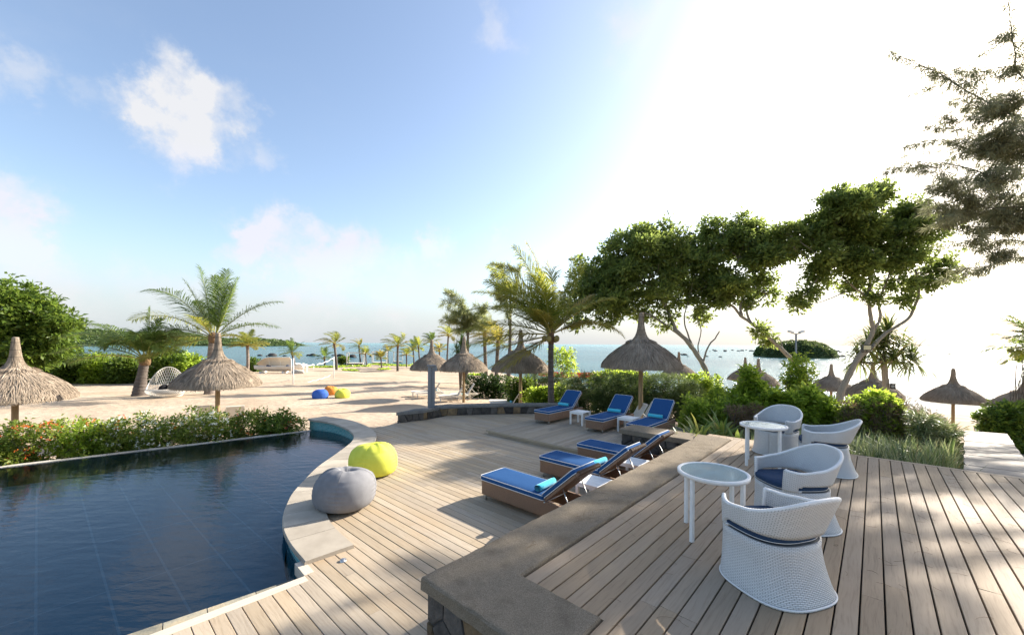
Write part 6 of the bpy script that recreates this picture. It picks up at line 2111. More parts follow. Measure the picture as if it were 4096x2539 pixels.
hedge = [  # distance along the edge from F1 (m), top z, flower kinds, leaf
    (.75, .30, [('petal_red', 45)], 'bush_mid', 'lantana bush with red buds at the pool corner end of the hedge'),
    (1.75, .40, [('petal_orange', 50), ('petal_white', 14)], 'lantana', 'lantana bush with orange blossoms next to the pool corner'),
    (2.75, .46, [('petal_white', 170)], 'lantana', 'white flowering lantana bush beside the parasol pole'),
    (3.75, .52, [('petal_white', 150), ('petal_orange', 14)], 'lantana', 'white flowering lantana bush in the middle of the hedge'),
    (4.65, .50, [('petal_white', 110), ('petal_orange', 20)], 'lantana', 'sparsely white flowering lantana bush left of the middle'),
    (5.45, .56, [('petal_orange', 60), ('petal_white', 20)], 'bush_bright', 'bright yellow green lantana bush'),
    (6.35, .60, [('petal_orange', 150)], 'lantana', 'lantana bush covered in orange blossoms'),
    (7.3, .40, [('petal_white', 45), ('petal_orange', 12)], 'bush_mid', 'darker lantana bush with few white blossoms'),
    (8.2, .34, [('petal_white', 40)], 'lantana', 'low lantana bush near the left edge'),
    (9.15, .42, [('petal_pink', 70), ('petal_white', 20)], 'bush_mid', 'bush with magenta blossoms at the left edge')]
for k, (s_, zt, fl, lf, lab) in enumerate(hedge):
    c2 = POOL_F1 - pd * s_ - pn * .88
    rg = np.random.default_rng(200 + k)
    C_ = []; R_ = []
    for j in range(6):
        zz = [-.62, -.55, -.15, -.1, zt - .42, zt - .38][j]
        C_.append((c2[0] + rg.normal(0, .2), c2[1] + rg.normal(0, .16), zz)); R_.append((.55, .5, .42))
    for j in range(3):
        C_.append((c2[0] + rg.normal(0, .32), c2[1] + rg.normal(0, .22), zt - rg.uniform(.0, .16))); R_.append((.16, .16, .2))
    C_ = np.array(C_); R_ = np.array(R_)
    root = empty('flowering_shrub', (c2[0], c2[1], -1.0), 0, lab, 'shrub', 'flowering hedge beyond the pool')
    V_, F_ = sprays(rg, C_, R_, 560, 10, .12, .085, .05, inner=.6, up=.6)
    np_child('foliage', V_, F_, M[lf], root)
    mb_ = MB()
    for j in range(14):
        mb_.tube([(c2[0] + rg.normal(0, .1), c2[1] + rg.normal(0, .1), -1.05), (c2[0] + rg.normal(0, .2), c2[1] + rg.normal(0, .2), -.4), (c2[0] + rg.normal(0, .35), c2[1] + rg.normal(0, .3), zt - rg.uniform(0, .3))], [.012, .009, .004], 5)
    o = mb_child('stems', mb_, M['bark_dark'], root); o['kind'] = 'stuff'
    for mt, nn_ in fl:
        blossoms(rg, C_, R_, int(nn_ * .85), mt, root, .034 if mt == 'petal_white' else .028)

# ---------------------------------------------------------------- pandanus, yucca
x, y = (887 - 512) / FPX * 21.4, 21.4
zb = gz(x, y); root = empty('pandanus', (x, y, zb), 0, 'pandanus with drooping sword leaves before the right parasols', 'tree')
top = Q(884, 362, 21.4)
mb_ = MB(); limb(mb_, [(x, y, zb), (x, y, (zb + top.z) / 2), top], .16, .135, 10, .01, random.Random(2)); mb_child('trunk', mb_, M['bark'], root)
heads = [(884, 345, .2), (868, 350, -.3), (901, 352, .2), (912, 362, -.2), (860, 362, .3), (888, 334, 0), (893, 360, -.6), (874, 340, .5)]
rg = np.random.default_rng(77); parts = []; mb_ = MB()
for sx, sy, dd in heads:
    h = Q(sx, sy, 21.4 + dd)
    limb(mb_, [top, top.lerp(h, .5) + Vector((0, 0, -.05)), h], .08, .06, 7)
    parts.append(swords(rg, tuple(h), 105, 1.42, .088, (-25, 85), 1.0, seg=5))
mb_child('limbs', mb_, M['bark'], root)
V_, F_ = join_np(parts); np_child('leaves', V_, F_, M['pandanus'], root)
h = Q(460.7, 346, 36); root = empty('yucca', (h.x, h.y, gz(h.x, h.y)), 0, 'spiky dark green sword leaved shrub behind the white lounger parasol', 'shrub')
mb_ = MB(); parts = []
for dx, dz, dy in ((0, .1, 0), (-.4, -.3, .2), (.45, -.25, -.2), (.1, .55, .1), (-.2, -.8, -.3), (.35, -.9, 0)):
    c = h + Vector((dx, dy, dz)); parts.append(swords(rg, tuple(c), 60, 1.0, .06, (-25, 88), .6, seg=4))
    mb_.tube([(h.x, h.y, gz(h.x, h.y)), (h.x + dx * .5, h.y, h.z - .8), c], [.09, .07, .06], 7)
mb_child('trunk', mb_, M['bark_dark'], root)
V_, F_ = join_np(parts); np_child('leaves', V_, F_, M['yucca'], root)


# ---------------------------------------------------------------- casuarinas
def needles(rng, P, D, per, ln_, w, fall):
    n = len(P)
    PP = np.repeat(P, per, 0) + rng.normal(0, .03, (n * per, 3)); DD = unit(np.repeat(D, per, 0) * .6 + rng.normal(0, .55, (n * per, 3)) + np.array((0, 0, -fall)))
    return leaves(PP, DD, ln_ * rng.uniform(.6, 1.2, n * per), w, rng, fold=.05, curl=.1)


def casuarina(label, d, base, limbs, blobs, ntuft, seed, ln_=.2, w=.013, mat='needle', fall=.7, twig=.9):
    rng = np.random.default_rng(seed); pr = random.Random(seed)
    b = Vector(base); root = empty('casuarina', b, 0, label, 'tree')
    mb_ = MB(); top = Vector((b.x + .2, b.y, limbs[0][1])); limb(mb_, [b, b.lerp(top, .5) + Vector((.1, 0, 0)), top], .24, .08, 12, .01, pr); mb_child('trunk', mb_, M['bark_dark'], root)
    P, D = [], []
    for pts, zt in limbs:
        W = [Q(p[0], p[1], d + p[2]) for p in pts]
        root_pt = Vector((b.x + .1, b.y, max(W[0].z - .6, b.z + 1)))
        mb_ = MB(); path = limb(mb_, [root_pt] + W, .05, .006, 7, .01, pr); mb_child('limb', mb_, M['bark_dark'], root)
        for i, p in enumerate(path):
            if i < 4: continue
            tdir = (path[min(i + 1, len(path) - 1)] - path[i - 1]).normalized()
            for _ in range(3):
                P.append(tuple(p)); D.append(tuple(tdir * .5 + Vector((pr.uniform(-1, 1), pr.uniform(-1, 1), pr.uniform(-.4, .6)))))
    Cb = []; Rb = []
    for sx, sy, r, dd in blobs:
        c = Q(sx, sy, d + dd); rr = r * (d + dd) / FPX; Cb.append(np.array(c)); Rb.append((rr / (1 + ((sx - 512) / FPX) ** 2) ** .5, rr, rr * .9))
    tot = np.array([r[0] * r[2] for r in Rb]); cnt = (ntuft * tot / tot.sum()).astype(int)
    tw = MB()
    for c, r, k in zip(Cb, Rb, cnt):
        nb = max(3, k // 16)
        for _ in range(nb):      # twigs with tufts strung along them
            s_ = c + unit(rng.normal(size=3)) * np.array(r) * rng.uniform(.1, .8)
            dr = unit(np.array((-.8, rng.normal(0, .5), rng.normal(.12, .3)))); l_ = twig * rng.uniform(.5, 1.1)
            e = s_ + dr * l_
            tw.tube([s_, (s_ + e) / 2 + np.array((0, 0, .04)), e], [.010, .007, .003], 4)
            for t in np.linspace(.05, 1, 16):
                P.append(tuple(s_ + (e - s_) * t + rng.normal(0, .05, 3))); D.append(tuple(dr + rng.normal(0, .5, 3)))
    o = mb_child('twigs', tw, M['bark_dark'], root); o['kind'] = 'stuff'
    V_, F_ = needles(rng, np.array(P), np.array(D), 10, ln_, w, fall)
    np_child('needles', V_, F_, M[mat], root)
    return root


bx = (1105 - 512) / FPX * 14.5
casuarina('feathery casuarina hanging into the picture at the upper right', 14.5, (bx, 14.5, gz(bx, 14.5)), [
    ([(1022, 119, 0), (969, 93.2, -.3), (939, 74.4, -.4), (911.5, 62.5, -.4), (887.7, 52.6, -.5)], 9.5), ([(1022, 136, .3), (997, 140, .3), (973, 151, .2), (940, 140, 0), (905, 146, -.2)], 8),
    ([(1024, 174.6, 0), (997, 178.6, 0), (969, 168.6, .1), (935, 162.7, .1), (903.6, 167.6, .2), (884, 170.2, .2)], 8), ([(1024, 208, -.3), (989, 208, -.2), (961, 196, -.2), (933, 190, 0)], 7),
    ([(1024, 228, .2), (989, 228, .2), (961, 226, .3), (940, 224, .3)], 7), ([(1024, 258, 0), (997, 262, -.2), (977, 272, -.3)], 6), ([(1024, 79, 0), (1012.7, 51.6, -.2), (1008.7, 23.8, -.2), (1005.7, 0, -.2)], 10),
    ([(1024, 68, .2), (997, 68, .2), (973, 73, .3), (951, 69.5, .3)], 9), ([(1024, 242, .4), (1000, 240, .4), (975, 250, .3)], 6)],
    [(1005, 150, 32, 0), (985, 200, 26, 0), (1012, 208, 32, .3), (958, 186, 18, 0), (1012, 106, 28, 0), (985, 112, 18, -.2), (958, 122, 12, 0), (1016, 66, 13, 0), (1012, 250, 17, 0), (985, 238, 15, .2), (948, 208, 13, .2),
     (1010, 36, 8, 0), (975, 84, 8, 0), (945, 84, 6, 0), (1000, 178, 20, 0), (985, 268, 7, 0), (1035, 150, 36, 0), (1035, 220, 32, 0), (1070, 120, 30, 0), (1090, 200, 30, 0), (970, 145, 12, 0), (930, 172, 6, 0), (965, 215, 14, 0)], 4300, 131, ln_=.34, w=.022, fall=.55, twig=1.2)
q = on_ground(466, 44)
casuarina('pale feathery casuarina behind the beach palms', 44, q, [([(466, 330, 0), (464, 312, 0), (460, 298, 0)], 6.5), ([(470, 330, 0), (478, 315, 0), (486, 305, 0)], 6.5)],
          [(461, 304, 9, 0), (468, 314, 11, 0), (456, 322, 9, 0), (478, 320, 10, 0), (487, 311, 7, 0), (470, 327, 11, 0), (458, 296, 4, 0), (483, 326, 9, 0), (490, 322, 8, 0)], 800, 132, ln_=.7, w=.045, mat='needle_far', fall=.1, twig=2.0)
q = on_ground(508, 38)
casuarina('slim feathery casuarina tops left above the coconut palm', 38, q, [([(508, 320, 0), (506, 290, 0), (502, 268, 0)], 8), ([(512, 310, 0), (516, 285, 0), (519, 266, 0)], 8)],
          [(503, 276, 5, 0), (505, 290, 7, 0), (517, 272, 5, 0), (514, 286, 7, 0), (508, 300, 8, 0), (502, 266, 3, 0)], 380, 133, ln_=.6, w=.04, mat='needle_far', fall=-.1, twig=1.4)


# ================================================================== far land, island, rocks
def clumpy(rng, n, pts, size, flat=.5):
    D = rng.normal(size=(n, 3)); D[:, 2] = np.abs(D[:, 2]) * .5 + .2
    return leaves(pts, D, size * rng.uniform(.6, 1.4, n), size * .8 * rng.uniform(.6, 1.3, n), rng)


rg = np.random.default_rng(9)
HD = 560.0
crest = [(40, 329), (69.4, 329), (81, 327.9), (92.6, 330.2), (104, 330), (110, 333), (120.3, 332), (133, 333.7), (150, 334.5), (162, 333), (171, 330.8), (179, 332), (195, 336), (215, 338.6), (240, 339.5), (265, 339.6), (275, 340.6), (287, 344.6)]
cx = np.array([c[0] for c in crest]); cy = np.array([c[1] for c in crest])
rows = []
sxs = np.linspace(40, 288, 160)
hz = np.interp(sxs, cx, cy)
H_ = np.array([max(Q(s_, y_ + .6, HD).z - SEA, .3) for s_, y_ in zip(sxs, hz)])
Xs = (sxs - 512) / FPX * HD
prof = [(-75, 0.0), (-68, .10), (-50, .35), (-25, .75), (0, 1.0), (30, .8), (70, .3), (100, -.1)]
mb_ = MB(); mb_.grid([[Vector((x_, HD + o_, SEA - .3 + h_ * f_ + (rg.normal(0, .35) if 0 < f_ < 1 else 0))) for x_, h_ in zip(Xs, H_)] for o_, f_ in prof])
surf('hill_ground', (0.05, 0.075, 0.025), (0.09, 0.12, 0.04), .05, 0.95)
hl = mb_.build('headland', M['hill_ground'], None, True); tag(hl, kind='structure')
n = 26000
t = rg.uniform(0, 1, n); u = rg.uniform(-66, 45, n)
xi = np.interp(t, np.linspace(0, 1, 160), Xs); hi = np.interp(t, np.linspace(0, 1, 160), H_)
fi = np.interp(u, [p[0] for p in prof], [p[1] for p in prof])
bl = np.abs(np.sin(xi * .11 + 2 * np.sin(u * .07))) * np.abs(np.sin(u * .13 + xi * .05)) * 2.0
pts = np.stack([xi, HD + u, SEA + hi * fi + bl * np.minimum(1, hi * .15) + rg.uniform(-.4, .6, n)], 1)
V_, F_ = clumpy(rg, n, pts, 2.3)
tag(link('headland_forest', np_mesh('headland_forest', V_, F_), None, M['hill_leaf']), 'low green forest covering the far headland on the left', 'forest', kind='stuff')
# beach line of the headland
# wooded islet
ID = 192.0
def islet(name, lab, sx0, sx1, d, h, seed, n=9000, leaf='island_leaf', size=.75):
    rg = np.random.default_rng(seed)
    x0, x1 = (sx0 - 512) / FPX * d, (sx1 - 512) / FPX * d
    cx_, rx = (x0 + x1) / 2, (x1 - x0) / 2; ry = rx * .8
    root = empty(name, (cx_, d, SEA), 0, lab, 'island')
    mb_ = MB(); rows = []
    for j in range(9):
        f = j / 8
        rows.append([Vector((cx_ + rx * (1 - f * .9) * 1.04 * math.cos(a_) * (1 + .05 * math.sin(5 * a_)), d + ry * (1 - f * .9) * 1.04 * math.sin(a_), SEA - .4 + (h * .85) * (1 - (1 - f) ** 2.2))) for a_ in np.linspace(0, 2 * math.pi, 49)[:-1]])
    mb_.grid(rows, True); mb_child('ground', mb_, M['hill_ground'], root)
    a_ = rg.uniform(0, 6.283, n); f = rg.uniform(0, 1, n) ** .5
    zz = SEA + h * np.maximum(0, 1 - f ** 2.6) ** .6 * (1 + .09 * np.sin(a_ * 3 + 1) * f)
    bl = np.abs(np.sin(np.cos(a_) * f * 9)) * np.abs(np.sin(np.sin(a_) * f * 7 + 1)) * .9
    pts = np.stack([cx_ + rx * f * np.cos(a_), d + ry * f * np.sin(a_), zz + bl * .8 - rg.uniform(0, 1.0, n)], 1)
    V_, F_ = clumpy(rg, n, pts, size); np_child('scrub', V_, F_, M[leaf], root)
    return root
islet('islet', 'wooded green islet in the sea between the trees', 766, 832, ID, 7.6, 3, 12000)
islet('islet', 'lower green islet behind the left end of the wooded one', 755, 776, 210, 5.2, 4, 3500, 'hill_leaf')


def rock_mesh(seed, sub=3):
    rg = random.Random(seed)
    bm = bmesh.new(); bmesh.ops.create_icosphere(bm, subdivisions=sub, radius=1)
    ks = [Vector((rg.uniform(-1, 1), rg.uniform(-1, 1), rg.uniform(-1, 1))).normalized() for _ in range(9)]
    am = [rg.uniform(.72, 1.0) for _ in ks]
    for v in bm.verts:
        n_ = v.co.normalized(); r = 1.0
        for k_, a_ in zip(ks, am):
            dt = n_.dot(k_)
            if dt > 0: r = min(r, a_ / max(dt, .2) if dt > .55 else r)
        v.co = n_ * r * (1 + rg.uniform(-.02, .02))
    me = bpy.data.meshes.new('rock'); bm.to_mesh(me); bm.free()
    me.polygons.foreach_set('use_smooth', [True] * len(me.polygons))
    return me


RM = [rock_mesh(k) for k in range(5)]
for me in RM: me.materials.append(M['sea_rock'])
BM_ = [rock_mesh(k + 20) for k in range(4)]
for me in BM_: me.materials.append(M['boulder'])
def rock(p, s, k, meshes, name, lab, grp, cat='rock'):
    pr = random.Random(k * 7 + 3)
    o = link(name, meshes[k % len(meshes)]); o.location = p
    o.scale = (s * pr.uniform(.85, 1.3), s * pr.uniform(.8, 1.1), s * pr.uniform(.5, .75)); o.rotation_euler = (pr.uniform(-.2, .2), pr.uniform(-.2, .2), pr.uniform(0, 6.28))
    return tag(o, lab, cat, grp)


left_r = [(260, 355.8, 1.1), (272.5, 356.1, 2.0), (267, 356.4, .6), (285, 356, .8), (308.6, 355.7, 1.2), (312.5, 355.9, 1.6), (318, 356.2, .8), (340.3, 356.3, 1.7), (352.5, 357.3, 1.6), (345, 359.2, 1.6), (333, 355.6, .7), (354, 355.5, .8), (371, 356.6, .9)]
for k, (sx, sy, s_) in enumerate(left_r):
    p_ = G(sx, sy, SEA); rock(p_, s_, k, RM, 'sea_rock', 'small black rock awash off the left beach', 'black rocks off the left beach')
pr = random.Random(15)
k = 0
for i in range(46):   # reef running out from the islet
    sx = pr.choice([pr.uniform(712, 768), pr.uniform(755, 792), pr.uniform(826, 850)]); sy = 350.6 + pr.uniform(-.7, .8) + (1.6 if 760 < sx < 800 else 0) + (5 * (sx - 826) / 24 * .4 if sx > 826 else 0)
    p_ = G(sx, sy, SEA); rock(p_, pr.uniform(.7, 2.0), 40 + i, RM, 'sea_rock', 'black rock in the reef beside the wooded islet', 'black reef rocks by the islet')
for i, sx in enumerate(np.linspace(763, 842, 26)):
    sy = 356.4 + 1.3 * math.sin(math.pi * (sx - 763) / 79); p_ = G(sx + pr.uniform(-1, 1), sy + pr.uniform(-.5, .5), SEA)
    rock(p_, pr.uniform(.7, 1.7), 100 + i, RM, 'sea_rock', 'black shore rock at the foot of the wooded islet', 'black shore rocks of the islet')
for k, (sx, sy, s_) in enumerate([(684.5, 355, 1.6), (681, 354.4, .9), (688, 356.6, .7), (707, 356.6, .8), (720.3, 357, .9), (716, 374.4, .35), (710, 351.4, .8), (949.5, 354, 1.2), (963, 356, .5)]):
    rock(G(sx, sy, SEA), s_, 140 + k, RM, 'sea_rock', 'lone black rock in the open water off the right shore', 'lone black rocks off the right shore')
bo = [((537, 383), 20.3, .34, 'big round brown boulder left of the coconut palm'), ((501, 393.2), 21.0, .26, 'small boulder before the hibiscus bush'), ((506.5, 392), 21.2, .22, 'small boulder right of the one before the hibiscus'),
      ((536, 400), 18.7, .32, 'flat boulder left of the palm foot'), ((562, 402), 18.0, .3, 'boulder right of the palm foot'), ((590, 404), 17.6, .3, 'boulder below the grey green hedge, left one'), ((602, 405.5), 17.4, .34, 'boulder below the grey green hedge, right one'),
      ((577, 404), 17.7, .24, 'small boulder behind the left platform lounger'), ((688, 409), 15.2, .42, 'large brown boulder under the bright shrubs'), ((699, 403.5), 15.0, .5, 'largest brown boulder by the shrubs'), ((676, 406), 16.2, .3, 'brown boulder left of the large ones'),
      ((702, 417), 13.6, .34, 'low boulder at the sand edge by the lilies'), ((520, 396), 19.8, .24, 'low stone in the bed left of the palm')]
for k, ((sx, sy), d_, s_, lab) in enumerate(bo):
    x = (sx - 512) / FPX * d_; rock((x, d_, gz(x, d_) + s_ * .28), s_, 170 + k, BM_, 'boulder', lab, 'brown boulders edging the bed', 'boulder')

# creeping green ground cover on the far beach
parts = []
for sx, sy, rx, n_ in ((322, 366.2, 11, 500), (333, 366.6, 7, 400), (352, 364.8, 11, 600), (340, 365.6, 7, 350), (350, 369.8, 7, 260), (362, 365, 8, 420), (392, 362.6, 12, 700), (405, 363.5, 9, 500), (378, 361.6, 9, 420), (384, 368.6, 5, 160), (424, 361, 12, 500), (478, 373.5, 8, 300)):
    p_ = on_ground(sx, FPX * 5.0 / (sy - hor(sx))); d_ = p_.y; r = rx * d_ / FPX
    th = rg.uniform(0, 6.283, n_); f = rg.uniform(0, 1, n_) ** .6
    x = p_.x + r * f * np.cos(th); y = p_.y + r * 1.3 * f * np.sin(th) * .8
    pts = np.stack([x, y, ground_np(x, y) + .02], 1)
    D = rg.normal(0, 1, (n_, 3)); D[:, 2] = rg.uniform(.1, .6, n_)
    parts.append(leaves(pts, D, rg.uniform(.3, .65, n_), .3, rg))
V_, F_ = join_np(parts)
tag(link('beach_creeper', np_mesh('beach_creeper', V_, F_), None, M['bush_bright']), 'green creeping ground cover in patches on the far sand', 'ground cover', kind='stuff')


# ================================================================== smaller things
# grey timber post with lamp box behind the pier
p_ = Vector((-3.06, 15.15, gz(-3.06, 15.15) - .2))
root = empty('lamp_post', p_, R(14), 'square weathered grey timber post with lamp box behind the wall pier', 'post')
mb = MB(); h = 1.86 - p_.z
for x in (-.075, .075): 
    mb = MB(); mb.box((x, 0, h / 2), (.11, .2, h), bev=.008); mb.build('beam', M['grey_post'], root)
mb = MB(); mb.box((0, 0, h / 2 - .02), (.05, .14, h - .04)); mb.build('core', M['grey_post'], root)
mb = MB(); mb.box((0, 0, h + .025), (.34, .26, .05), bev=.006); mb.build('cap', M['grey_post'], root)
mb = MB(); mb.box((.17, -.02, h - .09), (.07, .14, .18), bev=.01); mb.build('lamp', M['grey_metal'], root)

# twin camera mast by the shore
b_ = on_ground(796, 17.5); t_ = Q(796, 334, 17.5)
root = empty('light_mast', b_, 0, 'thin grey mast with two floodlights by the shore', 'lamp post')
H = t_.z - b_.z
mb = MB(); mb.tube([(0, 0, 0), (0, 0, H)], [.05, .035], 10); mb.build('mast', M['grey_metal'], root, True)
mb = MB(); mb.tube([(-.2, 0, H + .05), (0, 0, H), (.2, 0, H + .05)], .02, 8); mb.build('arm', M['grey_metal'], root, True)
for s_ in (-1, 1):
    mb = MB(); mb.box((s_ * .24, 0, H + .1), (.2, .16, .08), Matrix.Rotation(R(18 * -s_), 3, 'Y'), bev=.02); mb.build('lamp', M['white_paint'], root)

# floodlight strapped to the forked tree
p_ = Q(867, 347.5, 19.95)
root = empty('floodlight', p_, R(-25), 'small black floodlight fixed to the forked shore tree', 'floodlight'); root.scale = (1.35, 1.35, 1.35)
mb = MB(); mb.box((0, 0, 0), (.27, .08, .22), bev=.012); mb.build('housing', M['black_plastic'], root)
mb = MB(); mb.box((0, -.043, .0), (.22, .008, .16)); mb.build('lens', M['lamp_lens'], root)
mb = MB(); mb.tube([(-.15, 0, 0), (-.15, .05, -.16), (.15, .05, -.16), (.15, 0, 0)], .012, 6); mb.build('bracket', M['black_plastic'], root)
# loudspeaker on the pandanus trunk
p_ = Q(893, 386, 21.1)
root = empty('loudspeaker', p_, R(-40), 'small black loudspeaker on the pandanus trunk', 'loudspeaker'); root.scale = (1.3, 1.3, 1.3)
mb = MB(); mb.box((0, 0, 0), (.17, .15, .22), bev=.015); mb.build('housing', M['black_plastic'], root)
mb = MB(); mb.lathe([(.001, 0), (.055, 0), (.06, .008), (.055, .012)], 16); mb.v = [(p[0], -.078 - p[2], p[1]) for p in mb.v]; mb.build('cone', M['grey_metal'], root)

# deck fitting near the pool
p_ = G(344.5, 560.5, .001)
root = empty('deck_fitting', (p_.x, p_.y, .002), 0, 'small round metal fitting on the deck boards near the pool', 'deck fitting')
MB().lathe([(.001, .028), (.02, .027), (.035, .018), (.042, .0)], 18).build('cap', M['steel'], root, True)
mb = MB(); mb.box((.02, 0, .022), (.05, .016, .01), bev=.003); mb.build('lever', M['steel'], root)

# ---------------------------------------------------------------- woven nest lounger
b_ = on_ground(168, 26.3)
root = empty('nest_lounger', b_, R(-20), 'white woven nest lounger with black cushion on the left sand', 'daybed')
Rn = 1.05
def nest_z(th, f):     # f 0 base .. 1 rim
    rim = .55 + 1.35 * max(0, math.cos((th - 2.6) / 1.0)) ** 1.6 * (abs(math.atan2(math.sin(th - 2.6), math.cos(th - 2.6))) < 1.5) + 1.05 * max(0, math.cos((math.atan2(math.sin(th - 1.0), math.cos(th - 1.0))) * 1.6)) ** 2 * (abs(math.atan2(math.sin(th - 1.0), math.cos(th - 1.0))) < .95)
    return .06 + (rim - .06) * f
def nest_p(th, f):
    r = Rn * (.72 + .42 * math.sin(min(f, 1) * 1.9) - .12 * f * f)
    z = nest_z(th, f)
    return Vector((r * math.cos(th), r * math.sin(th), z))
N = 60
mb = MB()
for k in range(N):          # slanted canes, both ways
    for sg in (1, -1):
        th = 2 * math.pi * k / N
        mb.tube([nest_p(th + sg * .5 * f, f) for f in np.linspace(0, 1, 9)], .012, 4, cap=False)
cane = mb.build('canes', M['white_frame'], root); cane['kind'] = 'stuff'
for f, r_ in ((0, .03), (.35, .016), (1.0, .022)):
    MB().tube([nest_p(t, f) for t in np.linspace(0, 2 * math.pi, 73)[:-1]], r_, 6, closed=True).build('hoop', M['white_frame'], root, True)
MB().lathe([(.001, .22), (.6, .22), (.78, .25), (.84, .31), (.8, .37), (.5, .40), (.001, .41)], 40).build('cushion', M['black_fabric'], root, True)
for a_ in (2.2, 3.1):
    mb = MB(); mb.lathe([(.001, -.08), (.2, -.06), (.27, 0), (.2, .06), (.001, .08)], 20); rm = Matrix.Translation((.5 * math.cos(a_), .5 * math.sin(a_), .55)) @ Matrix.Rotation(a_, 4, 'Z') @ Matrix.Rotation(R(65), 4, 'Y')
    mb.v = [tuple(rm @ Vector(p)) for p in mb.v]; mb.build('pillow', M['black_fabric'], root, True)

# ---------------------------------------------------------------- boat turned into a daybed
b_ = on_ground(279, 58)
root = empty('boat_daybed', b_, R(4), 'old white wooden boat turned into a daybed with canvas hood on the beach', 'daybed')
Lh = 3.45
def hull(u, v):   # u -1..1 along, v -1..1 around
    w = .95 * (1 - abs(u) ** 3.2 * .92); ke = .25 + .35 * abs(u) ** 3
    gun = .95 + .45 * max(u, 0) ** 3 + .12 * max(-u, 0) ** 3
    a_ = v * math.pi / 2
    return Vector((u * Lh * (1.0 + .05 * (gun - .9) * (1 if u > .9 else 0)), w * math.sin(a_) , ke + (gun - ke) * (1 - math.cos(a_)) ** .8))
mb = MB(); mb.grid([[hull(u, v) for v in np.linspace(-1, 1, 17)] for u in np.linspace(-1, 1, 41)])
o = mb.build('hull', M['boat_wood'], root, True); so = o.modifiers.new('t', 'SOLIDIFY'); so.thickness = .05
for v in (-1, 1):
    MB().tube([hull(u, v) + Vector((0, v * .03, .01)) for u in np.linspace(-1, 1, 33)], .04, 6).build('gunwale', M['boat_wood'], root, True)
mb = MB(); mb.box((-.2, 0, .78), (3.9, 1.35, .14), bev=.05); mb.build('mattress', M['white_paint'], root)
for x in (-1.6, 1.2):
    mb = MB(); mb.box((x, .3, .98), (.55, .4, .26), Matrix.Rotation(R(20), 3, 'Y'), bev=.1); mb.build('pillow', M['navy_dark'], root)
for x in (-2.2, 0.9):
    mb = MB(); mb.box((x, 0, .14), (.22, 1.7, .28), bev=.02); mb.build('cradle', M['white_paint'], root)
# hood: quarter cylinder of canvas from the far gunwale
rows = []
for u in np.linspace(-1, 1, 25):
    x = -1.0 + u * 2.35; hh = 1.35 * (1 - max(0, -u - .1) ** 2.2 * .95)
    rows.append([Vector((x, .95 - 1.05 * (1 - math.cos(a_)) * .9, 1.0 + hh * math.sin(a_))) for a_ in np.linspace(0, 1.25, 12)])
mb = MB(); mb.grid(rows); o = mb.build('hood', M['canvas'], root, True); so = o.modifiers.new('t', 'SOLIDIFY'); so.thickness = .012
for k in (8, 16, 24):
    MB().tube(rows[k], .03, 6).build('hood_rib', M['white_frame'], root, True)
MB().tube([rows[k][-1] for k in range(25)], .025, 6).build('hood_rail', M['white_frame'], root, True)

# volleyball posts and net
pa = on_ground(293.5, 37.5); pb = on_ground(333.9, 46.8)
Ha = Q(293.5, 358.3, 37.5).z - pa.z; Hb = Q(333.9, 356.9, 46.8).z - pb.z
for p_, H, lab in ((pa, Ha, 'white volleyball net post, near left one'), (pb, Hb, 'white volleyball net post, far right one')):
    root = empty('net_post', p_, 0, lab, 'post', 'white volleyball net posts')
    mb = MB(); mb.tube([(0, 0, -.2), (0, 0, H)], [.055, .05], 12); mb.build('shaft', M['white_paint'], root, True)
    MB().tube([(0, 0, H - .02), (0, 0, H + .03)], .065, 10).build('cap', M['white_paint'], root, True)
ta, tb_ = pa + Vector((0, 0, Ha - .35)), pb + Vector((0, 0, Hb - .05))
root = empty('volleyball_net', (pa + pb) / 2, 0, 'torn white volleyball net sagging between two posts', 'net')
def netp(t, dz=0): 
    q = ta.lerp(tb_, t); return q + Vector((0, 0, -.55 * math.sin(math.pi * t) ** .8 - .05 * math.sin(t * 40) + dz)) - root.location
for t0, t1, nm in ((.03, .46, 'top_band'), (.52, .99, 'top_band')):
    MB().tube([netp(t) for t in np.linspace(t0, t1, 24)], .035, 6).build(nm, M['net'], root, True)
MB().tube([netp(.46), netp(.445, -.3), netp(.43, -.62)], .025, 5).build('torn_end', M['net'], root, True)
MB().tube([netp(t, -1.9 + .25 * math.sin(3 * t)) for t in np.linspace(.3, .9, 20)], .018, 5).build('bottom_rope', M['net'], root, True)
# white mast pole behind
p_ = on_ground(291.4, 52); root = empty('boat_mast', p_, 0, 'slim white pole before the boat hood', 'pole')
MB().tube([(0, 0, -.1), (0, 0, 2.2)], .045, 10).build('shaft', M['white_paint'], root, True); MB().lathe([(.001, .05), (.05, .04), (.05, 0)], 10, (0, 0, 2.2)).build('cap', M['white_paint'], root)
# white stool by the boat
p_ = on_ground(305, 60); root = empty('stool', p_, R(10), 'small white stool right of the boat daybed', 'stool')
mb = MB(); mb.box((0, 0, .95), (.75, .6, .06)); mb.build('seat', M['white_paint'], root)
for x in (-.3, .3):
    for y in (-.22, .22):
        mb = MB(); mb.box((x, y, .46), (.07, .07, .92)); mb.build('leg', M['white_paint'], root)
# white-draped dinghy / gear beside the boat
p_ = on_ground(298, 57); root = empty('boulder', p_, 0, 'pale rounded stone lying right of the boat hull', 'boulder')
me = rock_mesh(77); me.materials.append(M['edge_stone']); o = link('stone', me, root); o.scale = (.9, .5, .45); o.location = (0, 0, .2)

